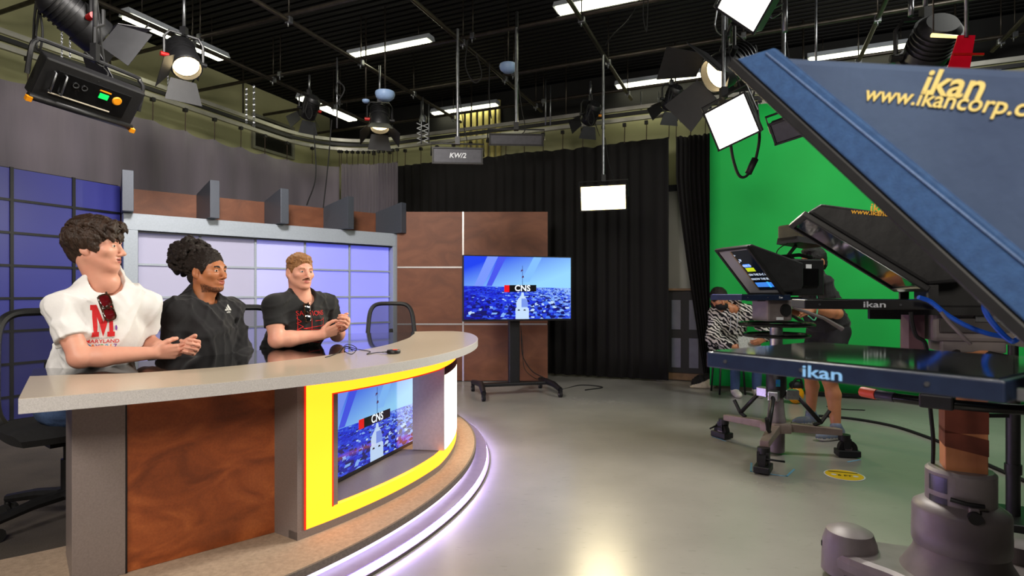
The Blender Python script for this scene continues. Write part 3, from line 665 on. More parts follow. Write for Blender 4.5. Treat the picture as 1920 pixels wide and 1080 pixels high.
# ---------------- puck and cord on the desk
pk = onz(738, 663, HD)
puck = thing('tally_box', 'small black puck with red light on the desk top', 'device', pk)
MB().lathe([(0, .0), (.032, 0), (.036, .004), (.036, .016), (.033, .02), (0, .021)], Matrix.Translation(pk), 24).build('body', m_black, puck)
MB().box(pk+Z*.0215+Vector((.008, 0, 0)), (.024, .016, .002)).build('light', mat('red_tally', (230, 70, 30), .4, emis=(235, 70, 30), es=.6), puck)
MB().cyl(pk+Vector((-.034, -.002, .009)), pk+Vector((-.06, -.004, .008)), .004, n=8).build('plug', m_steel, puck)
zc = HD+.003
cable('puck_cord', 'thin black cord curling across the desk glass to the puck', [pk+Vector((-.06, -.004, .008)), onz(705, 661, zc), onz(688, 664, zc), onz(694, 659, zc), onz(672, 655, zc), onz(650, 650, zc), onz(646, 658, zc), onz(660, 664, zc+.02), onz(668, 652, zc+.02), onz(650, 646, zc), onz(632, 662, zc), onz(610, 670, zc)], .0022, m_rubber)
# ================================================================== OFFICE CHAIRS
m_mesh = mat('black_chair_mesh', (20, 20, 24), .8, alpha=.62, var=(200, (14, 14, 18)))
m_seatf = mat('black_seat_fabric', (16, 16, 17), .9, var=(120, (24, 24, 26)), bump=(300, .3, .002))
def make_chair():
    r = thing('office_chair', 'black mesh office chair', 'chair'); Lc = dict(local=True)
    seat = MB()
    rows = []
    for i in range(9):
        y = -.24+.48*i/8; row = []
        for j in range(9):
            x = -.25+.5*j/8; k = max(abs(x)/.25, abs(y)/.24)
            row.append((x*(1-.10*(abs(y)/.24)**3), y*(1-.10*(abs(x)/.25)**3), .475-.02*max(0, k-.7)/.3-(.02*(i == 8))))
        rows.append(row)
    seat.sheet(rows); seat.sheet([[(p[0]*.94, p[1]*.94, .405) for p in q] for q in rows])
    rim = [rows[0][j] for j in range(9)]+[rows[i][8] for i in range(1, 9)]+[rows[8][j] for j in range(7, -1, -1)]+[rows[i][0] for i in range(7, 0, -1)]
    n = len(rim); seat.add(rim+[(p[0]*.94, p[1]*.94, .405) for p in rim], [(i, (i+1) % n, n+(i+1) % n, n+i) for i in range(n)], 0, True)
    seat.build('seat', m_seatf, r, **Lc)
    loop = []
    for k in range(40):
        a = 2*PI*k/40; x = .225*math.copysign(abs(math.cos(a))**.42, math.cos(a)); z = .275*math.copysign(abs(math.sin(a))**.42, math.sin(a))
        z2 = .70+z; loop.append((x*(1-.10*(z/.30)), -.235-.10*(z/.3)-.05*(1-(x/.225)**2)*0+.03*(x/.225)**2, z2))
    MB().tube(loop, .021, 8, closed=True).build('backrest_frame', m_black, r, **Lc)
    rows = []
    for i in range(8):
        z = -.26+.52*i/7; rows.append([(x*(1-.10*z/.3)*.98, -.235-.10*(z/.3)+.03*(x/.225)**2, .70+z) for x in np.linspace(-.21, .21, 9)])
    MB().sheet(rows).build('backrest_mesh', m_mesh, r, fixn=False, **Lc)
    MB().tube([(0, -.05, .39), (0, -.26, .40), (0, -.275, .55), (0, -.30, .72)], [.03, .03, .026, .02], 8).build('back_support', m_black, r, **Lc)
    MB().cyl((0, 0, .10), (0, 0, .28), .03, n=14).cyl((0, 0, .28), (0, 0, .40), .02, n=14).build('gas_lift', m_black, r, **Lc)
    MB().box((0, 0, .385), (.2, .24, .04)).build('mechanism', m_black, r, **Lc)
    MB().tube([(-.08, 0, .385), (-.26, .02, .37), (-.30, .025, .355)], [.006, .006, .011], 6).build('lever', m_black, r, **Lc)
    for k in range(5):
        a = 2*PI*k/5+.3; d = Vector((math.cos(a), math.sin(a), 0)); s = Vector((-d.y, d.x, 0))
        g = MB().tube([d*.02+Z*.115, d*.15+Z*.11, d*.30+Z*.085], [.03, .026, .02], 8).build('base_leg', m_black, r, **Lc)
        for q in (-1, 1):
            MB().cyl(d*.30+s*(.012*q)+Z*.03, d*.30+s*(.032*q)+Z*.03, .03, n=14).build('caster_wheel', m_rubber, g, **Lc)
        MB().cyl(d*.30+Z*.03, d*.30+Z*.09, .012, n=8).build('caster_stem', m_black, g, **Lc)
    return r
ch0 = make_chair()
def place_chair(pos, f, label, first=[True]):
    o = ch0 if first[0] else copy_tree(ch0); first[0] = False
    o.location = pos; o.rotation_euler = (0, 0, math.atan2(f[1], f[0])-PI/2)
    o['label'] = label; o['category'] = 'chair'; o['group'] = 'mesh office chairs at the desk'
    return o
place_chair((-2.12, 2.72, HR), (.80, -.60), 'black mesh office chair holding the presenter in the white shirt')
place_chair((-1.84, 3.18, HR), (.883, -.469), 'black mesh office chair holding the presenter in the black sweatshirt')
place_chair((-1.58, 3.70, HR), (.80, -.60), 'black mesh office chair holding the presenter with the moustache')
place_chair((-1.14, 5.42, HR), (.25, -.97), 'empty black mesh office chair pushed in at the far desk end')
# ================================================================== LIGHTING GRID, FLUORESCENTS, STUDIO LIGHTS
ZG = 3.95
def pipe(a, b, r, label, clamps=(), group='ceiling grid pipes'):
    root = thing('grid_pipe', label, 'pipe', (a+b)/2, group)
    MB().cyl(a, b, r, n=10).build('tube', m_pipe, root)
    d = (b-a).normalized(); R = frame(d, None, Z) if abs(d.z) < .5 else I3()
    for t in clamps:
        p = a+d*t
        MB().box(p, (.05, r*2.7, r*2.7), R).build('clamp', m_steel, root, bevel=.004)
        MB().cyl(p+Z*.0-d*.01, p-Z*.07-d*.01, .008, n=6).build('clamp_bolt', m_steel, root)
        MB().cyl(p+Z*.02, Vector((p.x, p.y, ZC+.03)), .007, n=6).build('drop_rod', m_pipe, root)
    return root
us = [2.05, 3.25, 4.42, 5.57, 6.72, 7.85]; vs = [-5.72, -4.33, -2.95, -1.60, -.22, 1.15, 2.5, 3.9]
wv = ['along the left wall', 'second from the left wall', 'running over the desk', 'running over the floor centre', 'running over the middle of the floor towards the green screen', 'fifth from the left wall', 'over the cameras', 'farthest right']
wu = ['nearest the camera', 'second from the camera', 'third from the camera', 'crossing over the presenters', 'crossing in front of the back track', 'nearest the back wall']
for i, v in enumerate(vs): pipe(uv(.6, v, ZG), uv(8.1, v, ZG), .024, 'dark ceiling pipe '+wv[i], [u-.6 for u in us if u < 8])
for i, u in enumerate(us): pipe(uv(u, VL+.25, ZG+.055), uv(u, 4.6, ZG+.055), .022, 'dark cross pipe '+wu[i], [v-VL-.25+.12 for v in vs[::2]])
m_tube = mat('fluorescent_diffuser', (255, 255, 240), .5, emis=(252, 250, 214), es=7)
m_fix = mat('white_fixture_enamel', (190, 196, 204), .4, var=(10, (180, 186, 194)))
def fluor(c, d, L_, label, double=False):
    r = thing('fluorescent_light', label, 'ceiling light', c, 'ceiling fluorescents'); d = d.normalized(); s = Vector((-d.y, d.x, 0)); R = frame(d, s, Z)
    MB().add([c+d*x*L_/2+s*y+Z*z for x in (-1, 1) for y, z in ((-.10, -.01), (.10, -.01), (.06, .06), (-.06, .06))], [(0, 1, 2, 3), (7, 6, 5, 4), (0, 4, 5, 1), (1, 5, 6, 2), (2, 6, 7, 3), (3, 7, 4, 0)]).build('housing', m_fix, r)
    for y in ((-.048, .048) if double else (0,)):
        MB().box(c+s*y-Z*.022, (L_-.05, .07 if double else .16, .022), R).build('diffuser', m_tube, r, bevel=.006)
    for x in (-.35, .35): MB().cyl(c+d*L_*x+Z*.06, c+d*L_*x+Z*(ZC-c.z+.02), .005, n=5).build('hanger_wire', m_pipe, r)
    return r
def mid(p, q): return (p+q)/2
ZL = 4.26
for (x0, y0, x1, y1, lab, dbl) in [(235, 25, 420, 110, 'fluorescent strip light above the grey curtain at upper left', 0), (565, 182, 662, 223, 'twin tube fluorescent beside the high window near the corner', 1),
        (662, 106, 803, 75, 'fluorescent strip light in the middle of the dark ceiling', 1), (832, 211, 912, 197, 'far fluorescent strip light above the cream conduits', 0),
        (1170, 160, 1300, 141, 'fluorescent strip light left of the hanging bright panel', 0), (1532, 107, 1700, 87, 'fluorescent strip light above the near prompter hood', 0), (1098, 3, 1195, -9, 'fluorescent strip light cut by the top of the picture', 1)]:
    zl = ZL if x0 not in (235, 565) else 4.1
    a, b = onz(x0, y0, zl), onz(x1, y1, zl)
    fluor(mid(a, b), (U if x0 in (235, 565) else V), 1.22, lab, dbl)
def lens_mat(lit): return mat('lit_fresnel_lens', (255, 240, 210), .3, emis=(255, 226, 170), es=7) if lit else mat('dark_fresnel_lens', (60, 62, 66), .1, var=(30, (46, 48, 52)))
m_door = mat('black_barn_door', (22, 22, 24), .5, var=(20, (30, 30, 32)))
def fresnel(pos, aim, label, s=1.0, lit=False, pole_to=None, doors=(1, 1, 1, 1), door_m=None, door_len=.17, cord=True, power=0, knob=m_red, roll=0.0):
    """theatrical fresnel: finned barrel, lens, four barn doors, yoke, clamp, drop pole"""
    pos = Vector(pos); y = (Vector(aim)-pos).normalized(); x = y.cross(Z).normalized(); z = x.cross(y)
    if roll:
        q = Matrix.Rotation(roll, 3, y); x = q @ x; z = q @ z
    R = frame(x, y, z)
    r = thing('fresnel_light', label, 'studio light', pos, 'fresnel lights on the grid')
    Mz = M4(frame(x, z*-1, y), pos)      # lathe axis = beam
    b = MB().lathe([(0, -.19), (.07, -.19), (.095, -.16), (.10, -.05), (.107, -.05), (.107, -.03), (.10, -.03), (.10, .02), (.112, .02), (.112, .10), (.106, .11), (.098, .112), (.095, .06), (0, .06)], Mz @ Matrix.Scale(s, 4), 20)
    for k in range(5): b.lathe([(.098, -.15+.025*k), (.108, -.15+.025*k), (.108, -.144+.025*k), (.098, -.144+.025*k)], Mz @ Matrix.Scale(s, 4), 20)
    b.build('barrel', m_black, r)
    MB().lathe([(0, .088), (.05, .084), (.093, .066)], Mz @ Matrix.Scale(s, 4), 20).build('lens', lens_mat(lit), r)
    dm_ = door_m or m_door
    for k, (ax, sd) in enumerate(((z, x), (-z, x), (x, z), (-x, z))):
        if not doors[k]: continue
        h0 = pos+y*(.115*s)+ax*(.105*s); od = (y*.80+ax*.62).normalized(); wd = door_len*s
        p = [h0-sd*.09*s, h0+sd*.09*s, h0+sd*.13*s+od*wd, h0-sd*.13*s+od*wd]; nn = od.cross(sd).normalized()*.002
        MB().hexa([q-nn for q in p], [q+nn for q in p]).build('barn_door', dm_, r)
    up = Vector((0, 0, 1)); s_ = s
    yk = [pos+x*.135*s, pos+x*.135*s+up*.14*s, pos+x*.10*s+up*.19*s, pos-x*.10*s+up*.19*s, pos-x*.135*s+up*.14*s, pos-x*.135*s]
    MB().tube(yk, .011*s, 6).build('yoke', m_black, r)
    for q in (-1, 1): MB().cyl(pos+x*.105*s*q, pos+x*.16*s*q, .018*s, n=10).build('tilt_knob', knob if q > 0 else m_black, r)
    t = pos+up*.19*s
    MB().box(t+up*.03, (.05, .05, .07)).build('clamp', m_black, r)
    zt2 = pole_to or ZG
    if zt2-t.z > .1: MB().cyl(t+up*.05, Vector((t.x, t.y, zt2)), .014, n=8).build('drop_pole', m_steel, r)
    if cord:
        p0 = pos-y*.19*s
        MB().tube(curve_pts([p0, p0-up*.05*s-x*.05*s, p0-up*.22*s-x*.11*s, p0-up*.30*s-x*.06*s, p0-up*.20*s-x*.02*s, p0-up*.02*s-x*.10*s, p0-up*.24*s-x*.14*s, p0-up*.02*s-x*.06*s, t+up*.1], 5), .006*s, 5).build('cord', m_rubber, r)
    if power:
        l = bpy.data.lights.new('fresnel_beam', 'SPOT'); l.energy = power; l.color = (1, .88, .7); l.spot_size = 1.1; l.spot_blend = .8; l.shadow_soft_size = .08
        o = bpy.data.objects.new('fresnel_beam', l); COL.objects.link(o); o.parent = r; o.location = y*.14*s; o.rotation_euler = y.to_track_quat('-Z', 'Y').to_euler()
    return r
def on_grid(px, py, Y): return at(px, py, Y)
fresnel(at(150, 42, 4.0), (-1.5, 6.5, 1.4), 'unlit black fresnel at the top left corner of the picture', 1.25, doors=(1, 1, 1, 1))
fresnel(at(345, 112, 5.0), (-1.9, 4.1, 1.6), 'lit fresnel with open barn doors above the grey curtain', 1.15, lit=True, doors=(0, 1, 1, 0), power=60)
fresnel(at(580, 205, 7.2), (-4.2, 9.0, 1.3), 'unlit black fresnel beside the twin tube light', .95)
fresnel(at(712, 225, 6.9), (-1.35, 5.9, .4), 'glowing fresnel pointing down left of the panel marked KW/2', 1.1, lit=True, power=50)
fresnel(at(1259, 187, 7.1), (1.6, 8.6, 2.4), 'round fresnel seen from behind below the ceiling strip right of centre', .95)
fresnel(at(1107, 215, 7.4), (.6, 8.8, 2.6), 'dark fresnel with an amber knob left of the hanging pole', .95, knob=m_orange)
fresnel(at(1362, 128, 4.7), (-2.2, 3.6, .6), 'black fresnel with wide barn doors behind the near hood corner', 1.35, doors=(1, 1, 1, 1), door_len=.24, lit=True, power=45, roll=.5)
m_redd = mat('painted_red_glow', (224, 14, 46), .45, var=(10, (206, 10, 38)))
fresnel(at(1735, 105, 3.6), (3.2, 6.5, 1.0), 'black studio light above the lettered hood at upper right', 1.25, doors=(1, 1, 0, 1), door_len=.12, cord=False)
# red flag beside it, its red glow put into the panel colour
rf_ = thing('red_flag', 'red lit flag panel rising behind the lettered hood', 'light flag', at(1800, 100, 3.1))
q_ = [at(1776, 132, 3.1), at(1818, 132, 3.1), at(1829, 66, 3.15), at(1797, 66, 3.15)]
MB().hexa([p+Vector((0, .006, 0)) for p in q_], q_).build('panel', m_redd, rf_)
MB().box(at(1815, 102, 3.12), (.17, .012, .012)).build('arm', m_red, rf_)
MB().cyl(at(1812, 70, 3.14), Vector((at(1812, 70, 3.14).x, 3.14, ZG)), .01, n=6).build('drop_rod', m_steel, rf_)
tg = thing('tube_light', 'small cream tube light beside the red flag', 'studio light', at(1770, 67, 3.2))
MB().cyl(at(1747, 66, 3.2), at(1795, 69, 3.2), .012, .009, n=8).build('tube', mat('cream_tube', (255, 236, 170), .4, emis=(250, 226, 150), es=1.2), tg)
MB().cyl(at(1750, 64, 3.2), Vector((at(1750, 64, 3.2).x, 3.2, ZG)), .004, n=5).build('wire', m_pipe, tg)
# ---- LED panels
m_pgrey = mat('grey_panel_flap', (74, 74, 80), .5, .2, var=(30, (66, 66, 72)))
def led_panel(pos, nrm, w_, h_, label, roll=0, lit=None, es=0, pole_dx=0.0, pole=True, power=0, col=(1, .9, .75), depth=.09, yoke=True, name='led_panel_light', front=None, spread=2.6):
    pos = Vector(pos); n = Vector(nrm).normalized(); x = Z.cross(n).normalized(); z = n.cross(x)
    q = Matrix.Rotation(roll, 3, n); x, z = q @ x, q @ z; R = frame(x, None, z)   # columns x, y=z×x, z
    r = thing(name, label, 'studio light', pos, 'panel lights on the grid')
    MB().box(pos-n*depth/2, (w_, depth, h_), R).build('housing', m_black, r, bevel=.006)
    for sx, sz, ww, hh in ((0, 1, w_+.02, .014), (0, -1, w_+.02, .014), (1, 0, .014, h_), (-1, 0, .014, h_)):
        MB().box(pos+x*(w_/2*sx)+z*(h_/2*sz)+n*.006, (ww, .018, hh), R).build('front_frame', m_black, r)
    if lit: MB().box(pos+n*.003, (w_-.014, .006, h_-.014), R).build('diffuser', lit, r)
    else: MB().box(pos+n*.003, (w_-.02, .006, h_-.02), R).build('flap', front or m_pgrey, r)
    if yoke:
        u_ = Z
        e = pos-n*depth/2
        pts = [e+x*(w_/2+.02), e+x*(w_/2+.02)+z*(h_/2+.05), e-x*(w_/2+.02)+z*(h_/2+.05), e-x*(w_/2+.02)]
        MB().tube(pts, .009, 6).build('yoke', m_black, r)
        t = e+z*(h_/2+.05)
        MB().box(t+Z*.03, (.05, .05, .08)).build('clamp', m_black, r)
        if pole: 
            MB().cyl(t+Z*.06, Vector((t.x, t.y, ZG)), .015, n=10).build('drop_pole', m_steel, r)
            MB().tube(curve_pts([e+z*h_/4-n*.05, t+Z*.0-n*.1+x*.1, t+Z*.2-n*.02+x*.06, t+Z*.5+x*.02], 5), .005, 5).build('cord', m_rubber, r)
    if power:
        l = bpy.data.lights.new('panel_glow', 'AREA'); l.shape = 'RECTANGLE'; l.size = w_*.95; l.size_y = h_*.95; l.energy = power; l.color = col; l.spread = spread
        o = bpy.data.objects.new('panel_glow', l); COL.objects.link(o); o.parent = r; o.location = n*.02; o.rotation_euler = (-R.col[1] if False else n).to_track_quat('-Z', 'Y').to_euler()
    return r
def dlit(name, c, es): return mat(name, (255, 250, 235), .5, emis=c, es=es)
k6 = at(858, 292, 5.92)
kw = led_panel(k6, (.08, -1, -.12), .51, .155, 'grey flapped panel light marked KW/2 on a steel pole', pole=True)
xk = Z.cross(Vector((.08, -1, -.12)).normalized()).normalized()
text('lettering', 'KW/2', .07, M4(frame(xk, Vector((.08, -1, -.12)).normalized().cross(xk)), k6+Vector((.08, -1, -.12)).normalized()*.009), m_white, kw, bold=.02, shear=.2)
led_panel(at(968, 262, 5.9), (.05, -1, -.25), .55, .11, 'plain grey flapped panel light right of the one marked KW/2')
led_panel(at(1131, 371, 6.55), (-.30, -1, -.22), .52, .28, 'glowing warm panel light hanging low before the black drape', lit=dlit('warm_lit_diffuser', (255, 232, 150), 10), power=22, col=(1, .86, .55))
led_panel(at(1372, 229, 4.3), (-.62, -.72, -.30), .325, .305, 'glowing white square panel light tilted against the green screen', roll=.28, lit=dlit('white_lit_diffuser', (255, 250, 240), 6), power=48, col=(1, .95, .86))
led_panel(at(1404, -8, 3.5), (-.80, -.55, -.40), .31, .31, 'glowing white panel light cut by the top edge at right', roll=.72, lit=dlit('white_lit_diffuser', (255, 250, 240), 6), power=40, col=(1, .95, .86))
cable('panel_cable', 'black cable with inline dimmer hanging under the tilted panel light', [at(1370, 272, 4.35), at(1375, 300, 4.35), at(1385, 328, 4.35), at(1398, 331, 4.35), at(1412, 312, 4.35), at(1420, 285, 4.35), at(1424, 255, 4.35), at(1421, 215, 4.4), at(1418, 190, 4.4)], .011, m_rubber)
dmr = at(1410, 312, 4.33); MBd = MB().tube([at(1403, 325, 4.34), at(1416, 298, 4.34)], .026, 8).build('dimmer_box', m_blackm); tag(MBd, 'dark blue inline dimmer box on the cable below the panel light', 'device')
# dark panel hanging low between the hood and the green screen
led_panel(at(1478, 242, 4.2), (-.5, -.7, -.5), .22, .16, 'small dark panel light below the edge of the near hood', roll=.2)
# near tilted panel at left seen from behind, with controls
kp = at(172, 178, 3.75); kd = Vector((.39, .92, -.03)).normalized(); kn = Vector((.70, -.36, -.62)).normalized(); kx = (kd-kn*kd.dot(kn)).normalized(); kz = kn.cross(kx)
if kz.z < 0: kz = -kz
Rk = frame(kx, None, kz)
kl = thing('panel_light', 'black tilted panel light with green display and yoke at upper left', 'studio light', kp)
MB().box(kp-kn*.05, (.60, .10, .27), Rk).build('housing', m_black, kl, bevel=.01)
MB().box(kp+kn*.006, (.44, .012, .17), Rk).build('control_plate', m_blackg, kl, bevel=.003)
MB().tube([kp-kz*.135-kx*.31, kp-kz*.135+kx*.31], .024, 8).build('barn_hinge', m_black, kl)
for s_ in (-1, 1):
    MB().box(kp+kx*.31*s_-kz*.145+kn*.02, (.03, .03, .03), Rk).build('corner_guard', m_orange, kl)
MB().box(kp+kx*.06+kz*.02+kn*.014, (.055, .006, .035), Rk).build('display', mat('green_lcd', (20, 220, 90), .3, emis=(10, 210, 80), es=.9), kl)
MB().lathe([(0, .02), (.024, .02), (.03, .014), (.03, .008)], M4(frame(kx, kz), kp+kx*.145+kz*.02), 16).build('dial', m_orange, kl)
MB().box(kp+kx*.06+kz*.055+kn*.014, (.07, .004, .009), Rk).build('badge', m_orange, kl)
for q in (-.06, -.11): MB().lathe([(.014, .008), (.018, .018), (.014, .018), (.012, .008)], M4(frame(kx, kz), kp+kx*q+kz*.03), 14).build('connector', m_steel, kl)
for q in (-.18, -.24): MB().tube([kp+kx*q+kz*.07+kn*.01, kp+kx*q+kz*.07+kn*.035, kp+kx*(q+.01)-kz*.06+kn*.035, kp+kx*(q+.01)-kz*.06+kn*.01], .006, 6).build('handle', m_steel, kl)
MB().box(kp-kx*.05-kz*.07+kn*.014, (.36, .003, .008), Rk).build('label_strip', m_cream, kl)
yy = [kp-kx*.335-kz*.02-kn*.05, kp-kx*.335+Z*.17, kp-kx*.31+Z*.215, kp-kx*.26+Z*.235, kp+kx*.26+Z*.235, kp+kx*.31+Z*.215, kp+kx*.335+Z*.17, kp+kx*.335-kz*.02-kn*.05]
MB().tube(curve_pts(yy, 3), .014, 8).build('yoke', m_black, kl)
tk = kp+Z*.235+kx*.02
MB().box(tk+Z*.05, (.04, .04, .12)).build('clamp', m_black, kl)
MB().tube([tk+Z*.1, tk+Z*.22, tk+Z*.26+kx*.05, tk+Z*.36+kx*.05], .014, 6).build('spigot', m_black, kl)
MB().cyl(tk+Z*.22, Vector((tk.x, tk.y, ZG)), .014, n=8).build('drop_pole', m_steel, kl)
MB().tube(curve_pts([kp+kz*.1, tk-Z*.05+kx*.08, tk+Z*.03-kx*.06, tk-Z*.02+kx*.05, tk+Z*.15+kx*.04, tk+Z*.5, tk+Z*.8-kx*.05], 6), .006, 5).build('cord', m_rubber, kl)
# ---- ceiling speakers, sensors, pantograph, drop rods
def dome(px, py, Y, s, lab):
    p = at(px, py, Y); r = thing('ceiling_sensor', lab, 'sensor', p)
    MB().lathe([(0, -.045*s), (.06*s, -.04*s), (.09*s, -.015*s), (.10*s, .02*s), (.095*s, .04*s), (0, .045*s)], Matrix.Translation(p), 18).build('dome', mat('pale_blue_plastic', (150, 176, 214), .4, var=(5, (140, 166, 204))), r)
    MB().cyl(p+Z*.04*s, Vector((p.x, p.y, ZC+.03)), .009, n=6).build('stem', m_pipe, r)
dome(722, 180, 6.6, 1.15, 'pale blue dome sensor hanging beside the glowing downlight'); dome(953, 128, 6.3, 1.0, 'pale blue dome sensor above the plain panel light'); dome(686, 190, 6.9, .45, 'tiny white sensor on a thin stem left of the blue dome')
pg_ = at(793, 250, 8.0); pan = thing('pantograph_hanger', 'white scissor pantograph hanger in front of the back track', 'hanger', pg_)
for j in range(4):
    z0 = -.14+.07*j
    for s_ in (-1, 1): MB().cyl(pg_+Vector((-.085*s_, 0, z0)), pg_+Vector((.085*s_, .01*s_, z0+.07)), .006, n=5).build('scissor_arm', m_white, pan)
MB().lathe([(.05, 0), (.055, .06), (.04, .10), (0, .12)], M4(I3(), pg_+Z*.15), 12).build('spring_drum', m_steel, pan)
MB().cyl(pg_+Z*.25, Vector((pg_.x, pg_.y, ZG)), .008, n=6).build('rod', m_steel, pan)
rods = [(790, 190, 270, 7.9, 'thin steel drop rod beside the pantograph'), (804, 195, 268, 7.95, 'second thin drop rod right of the pantograph'), (1023, 150, 235, 7.6, 'thin drop rod left of the warm panel light'), (1032, 160, 236, 7.6, 'thin drop rod just left of the warm panel pole'), (1202, 172, 215, 7.7, 'steel rod above the back track'), (1235, 172, 212, 7.7, 'steel rod holding the back track near the round fresnel'),
        (1472, -5, 60, 3.8, 'bright chrome drop pole at the top right'), (1708, -5, 30, 3.6, 'chrome drop pole above the black studio light'), (969, 22, 240, 5.95, 'long drop pole over the plain panel light'), (1530, -5, 118, 4.6, 'thin grey rod left of the right ceiling strip'), (632, 108, 240, 6.4, 'thin hanging rod with a coiled cable'), (1617, 100, 100, 4.2, '')]
for px, y0, y1, Y, lab in rods:
    if not lab: continue
    tag(MB().cyl(at(px, y1, Y), at(px, y0, Y), .016 if px in (1472, 1708, 969) else .009, n=8).build('drop_rod', m_steel), lab, 'rod')
# slack cables on the grid
for i, (lab, pts) in enumerate([
    ('black cable drooping between the two left fresnels', [at(205, 62, 4.3), at(235, 74, 4.4), at(262, 62, 4.6), at(280, 45, 4.8)]),
    ('black cable hanging in front of the corner curtain', [at(588, 240, 6.8), at(592, 330, 6.8), at(575, 385, 6.9)]),
    ('black cable hanging right of the corner curtain fold', [at(622, 225, 6.9), at(615, 310, 6.9), at(606, 390, 7.0)]),
    ('coiled cable loop on the thin hanging rod', [at(634, 150, 6.3), at(645, 165, 6.3), at(640, 180, 6.3), at(630, 172, 6.3), at(634, 155, 6.3), at(646, 168, 6.3), at(628, 200, 6.3)]),
    ('slack cable swagged right of the steel KW pole', [at(877, 75, 6.0), at(873, 125, 6.0), at(890, 155, 6.0), at(903, 140, 6.0), at(893, 100, 6.0)]),
    ('cable hanging beside the dark fixture right of the pole', [at(918, 120, 6.2), at(917, 175, 6.2), at(921, 222, 6.2)]),
    ('long slack cable curving under the top ceiling light', [at(1198, 0, 5.5), at(1180, 35, 5.7), at(1150, 65, 6.0), at(1135, 85, 6.3)]),
    ('thin looped wire hanging near the top centre', [at(1207, -4, 5.2), at(1206, 30, 5.2), at(1212, 60, 5.2), at(1214, 30, 5.2), at(1215, -4, 5.2)]),
    ('pale cable loop beside the chrome drop pole', [at(1470, 5, 3.8), at(1445, 20, 3.8), at(1448, 33, 3.8), at(1466, 22, 3.8)]),
    ('white cord loop left of the top panel light', [at(1352, -30, 4.4), at(1343, 28, 4.4), at(1341, 50, 4.4), at(1350, 65, 4.5), at(1362, 64, 4.65)]),
    ('slanted tie line below the right ceiling strip', [at(1640, 10, 4.2), at(1615, 55, 4.2), at(1588, 118, 4.2)])][:10]):
    cable('grid_cable', lab, pts, .007 if i not in (7, 9) else .005, m_rubber if i not in (8, 9) else m_steel)
# chains dangling at left
for j, (px, y0, y1, Y, lab) in enumerate(((116, 60, 108, 5.3, 'thin chain left of the upper fresnel'), (131, 62, 108, 5.3, 'thin chain hanging below the upper fresnel'), (315, 142, 185, 5.8, 'thin chain below the lit fresnel'), (334, 148, 190, 5.8, 'chain right of the lit fresnel cord'), (462, 165, 232, 6.4, 'long thin chain before the pale wall'), (476, 160, 238, 6.4, 'longest thin chain before the pale wall'))):
    a, b = at(px, y0, Y), at(px, y1, Y); n_ = 14; c_ = MB()
    for k in range(n_):
        p = a+(b-a)*((k+.5)/n_); h = (b-a).length/n_*.62; sd = Vector((1, 0, 0)) if k % 2 else Vector((.3, .95, 0))
        c_.tube([p+Z*h, p+sd*h*.45+Z*h*.4, p+sd*h*.45-Z*h*.4, p-Z*h, p-sd*h*.45-Z*h*.4, p-sd*h*.45+Z*h*.4], .004, 4, closed=True)
    tag(c_.build('chain', m_steel), lab, 'chain', 'thin chains at upper left')
    
# ================================================================== STUDIO CAMERAS WITH PROMPTERS
m_hoodA = mat('blue_lit_hood_cloth', (70, 88, 118), .8, var=(3, (56, 72, 102), 5), bump=(5, .5, .03), sheen=.15)  # blue light on dark cloth put into the base colour
m_hoodband = mat('navy_hood_binding', (38, 70, 114), .7, var=(60, (48, 84, 132)), bump=(260, .4, .003), sheen=.1)
m_hoodB = mat('black_hood_cloth', (14, 14, 16), .65, var=(6, (22, 22, 25)), bump=(9, .35, .02))
m_glassd = mat('prompter_glass', (18, 19, 20), .04, spec=.9, coat=.8, var=(2, (24, 24, 26)))
m_glassmon = mat('monitor_glass', (20, 26, 28), .06, spec=1.0, ior=2.2, coat=1.0, var=(2, (26, 32, 34)))
m_navymon = mat('navy_monitor_casing', (20, 30, 52), .4, var=(30, (26, 38, 62)))
m_yprint = mat('pale_yellow_print', (238, 214, 130), .6, var=(40, (228, 204, 120)))
m_yprint2 = mat('gold_print', (222, 164, 40), .6, var=(40, (206, 150, 34)))
m_lprint = mat('light_blue_print', (140, 196, 246), .5, var=(30, (130, 186, 238)))
m_wood_b = mat('pine_block', (196, 132, 86), .6, var=(18, (170, 106, 66), 6), stretch=(1, 1, .15))
m_tape = mat('brown_packing_tape', (112, 56, 40), .35, var=(14, (92, 44, 32)))
m_cambody = mat('black_camera_body', (17, 17, 18), .5, var=(30, (24, 24, 26)))
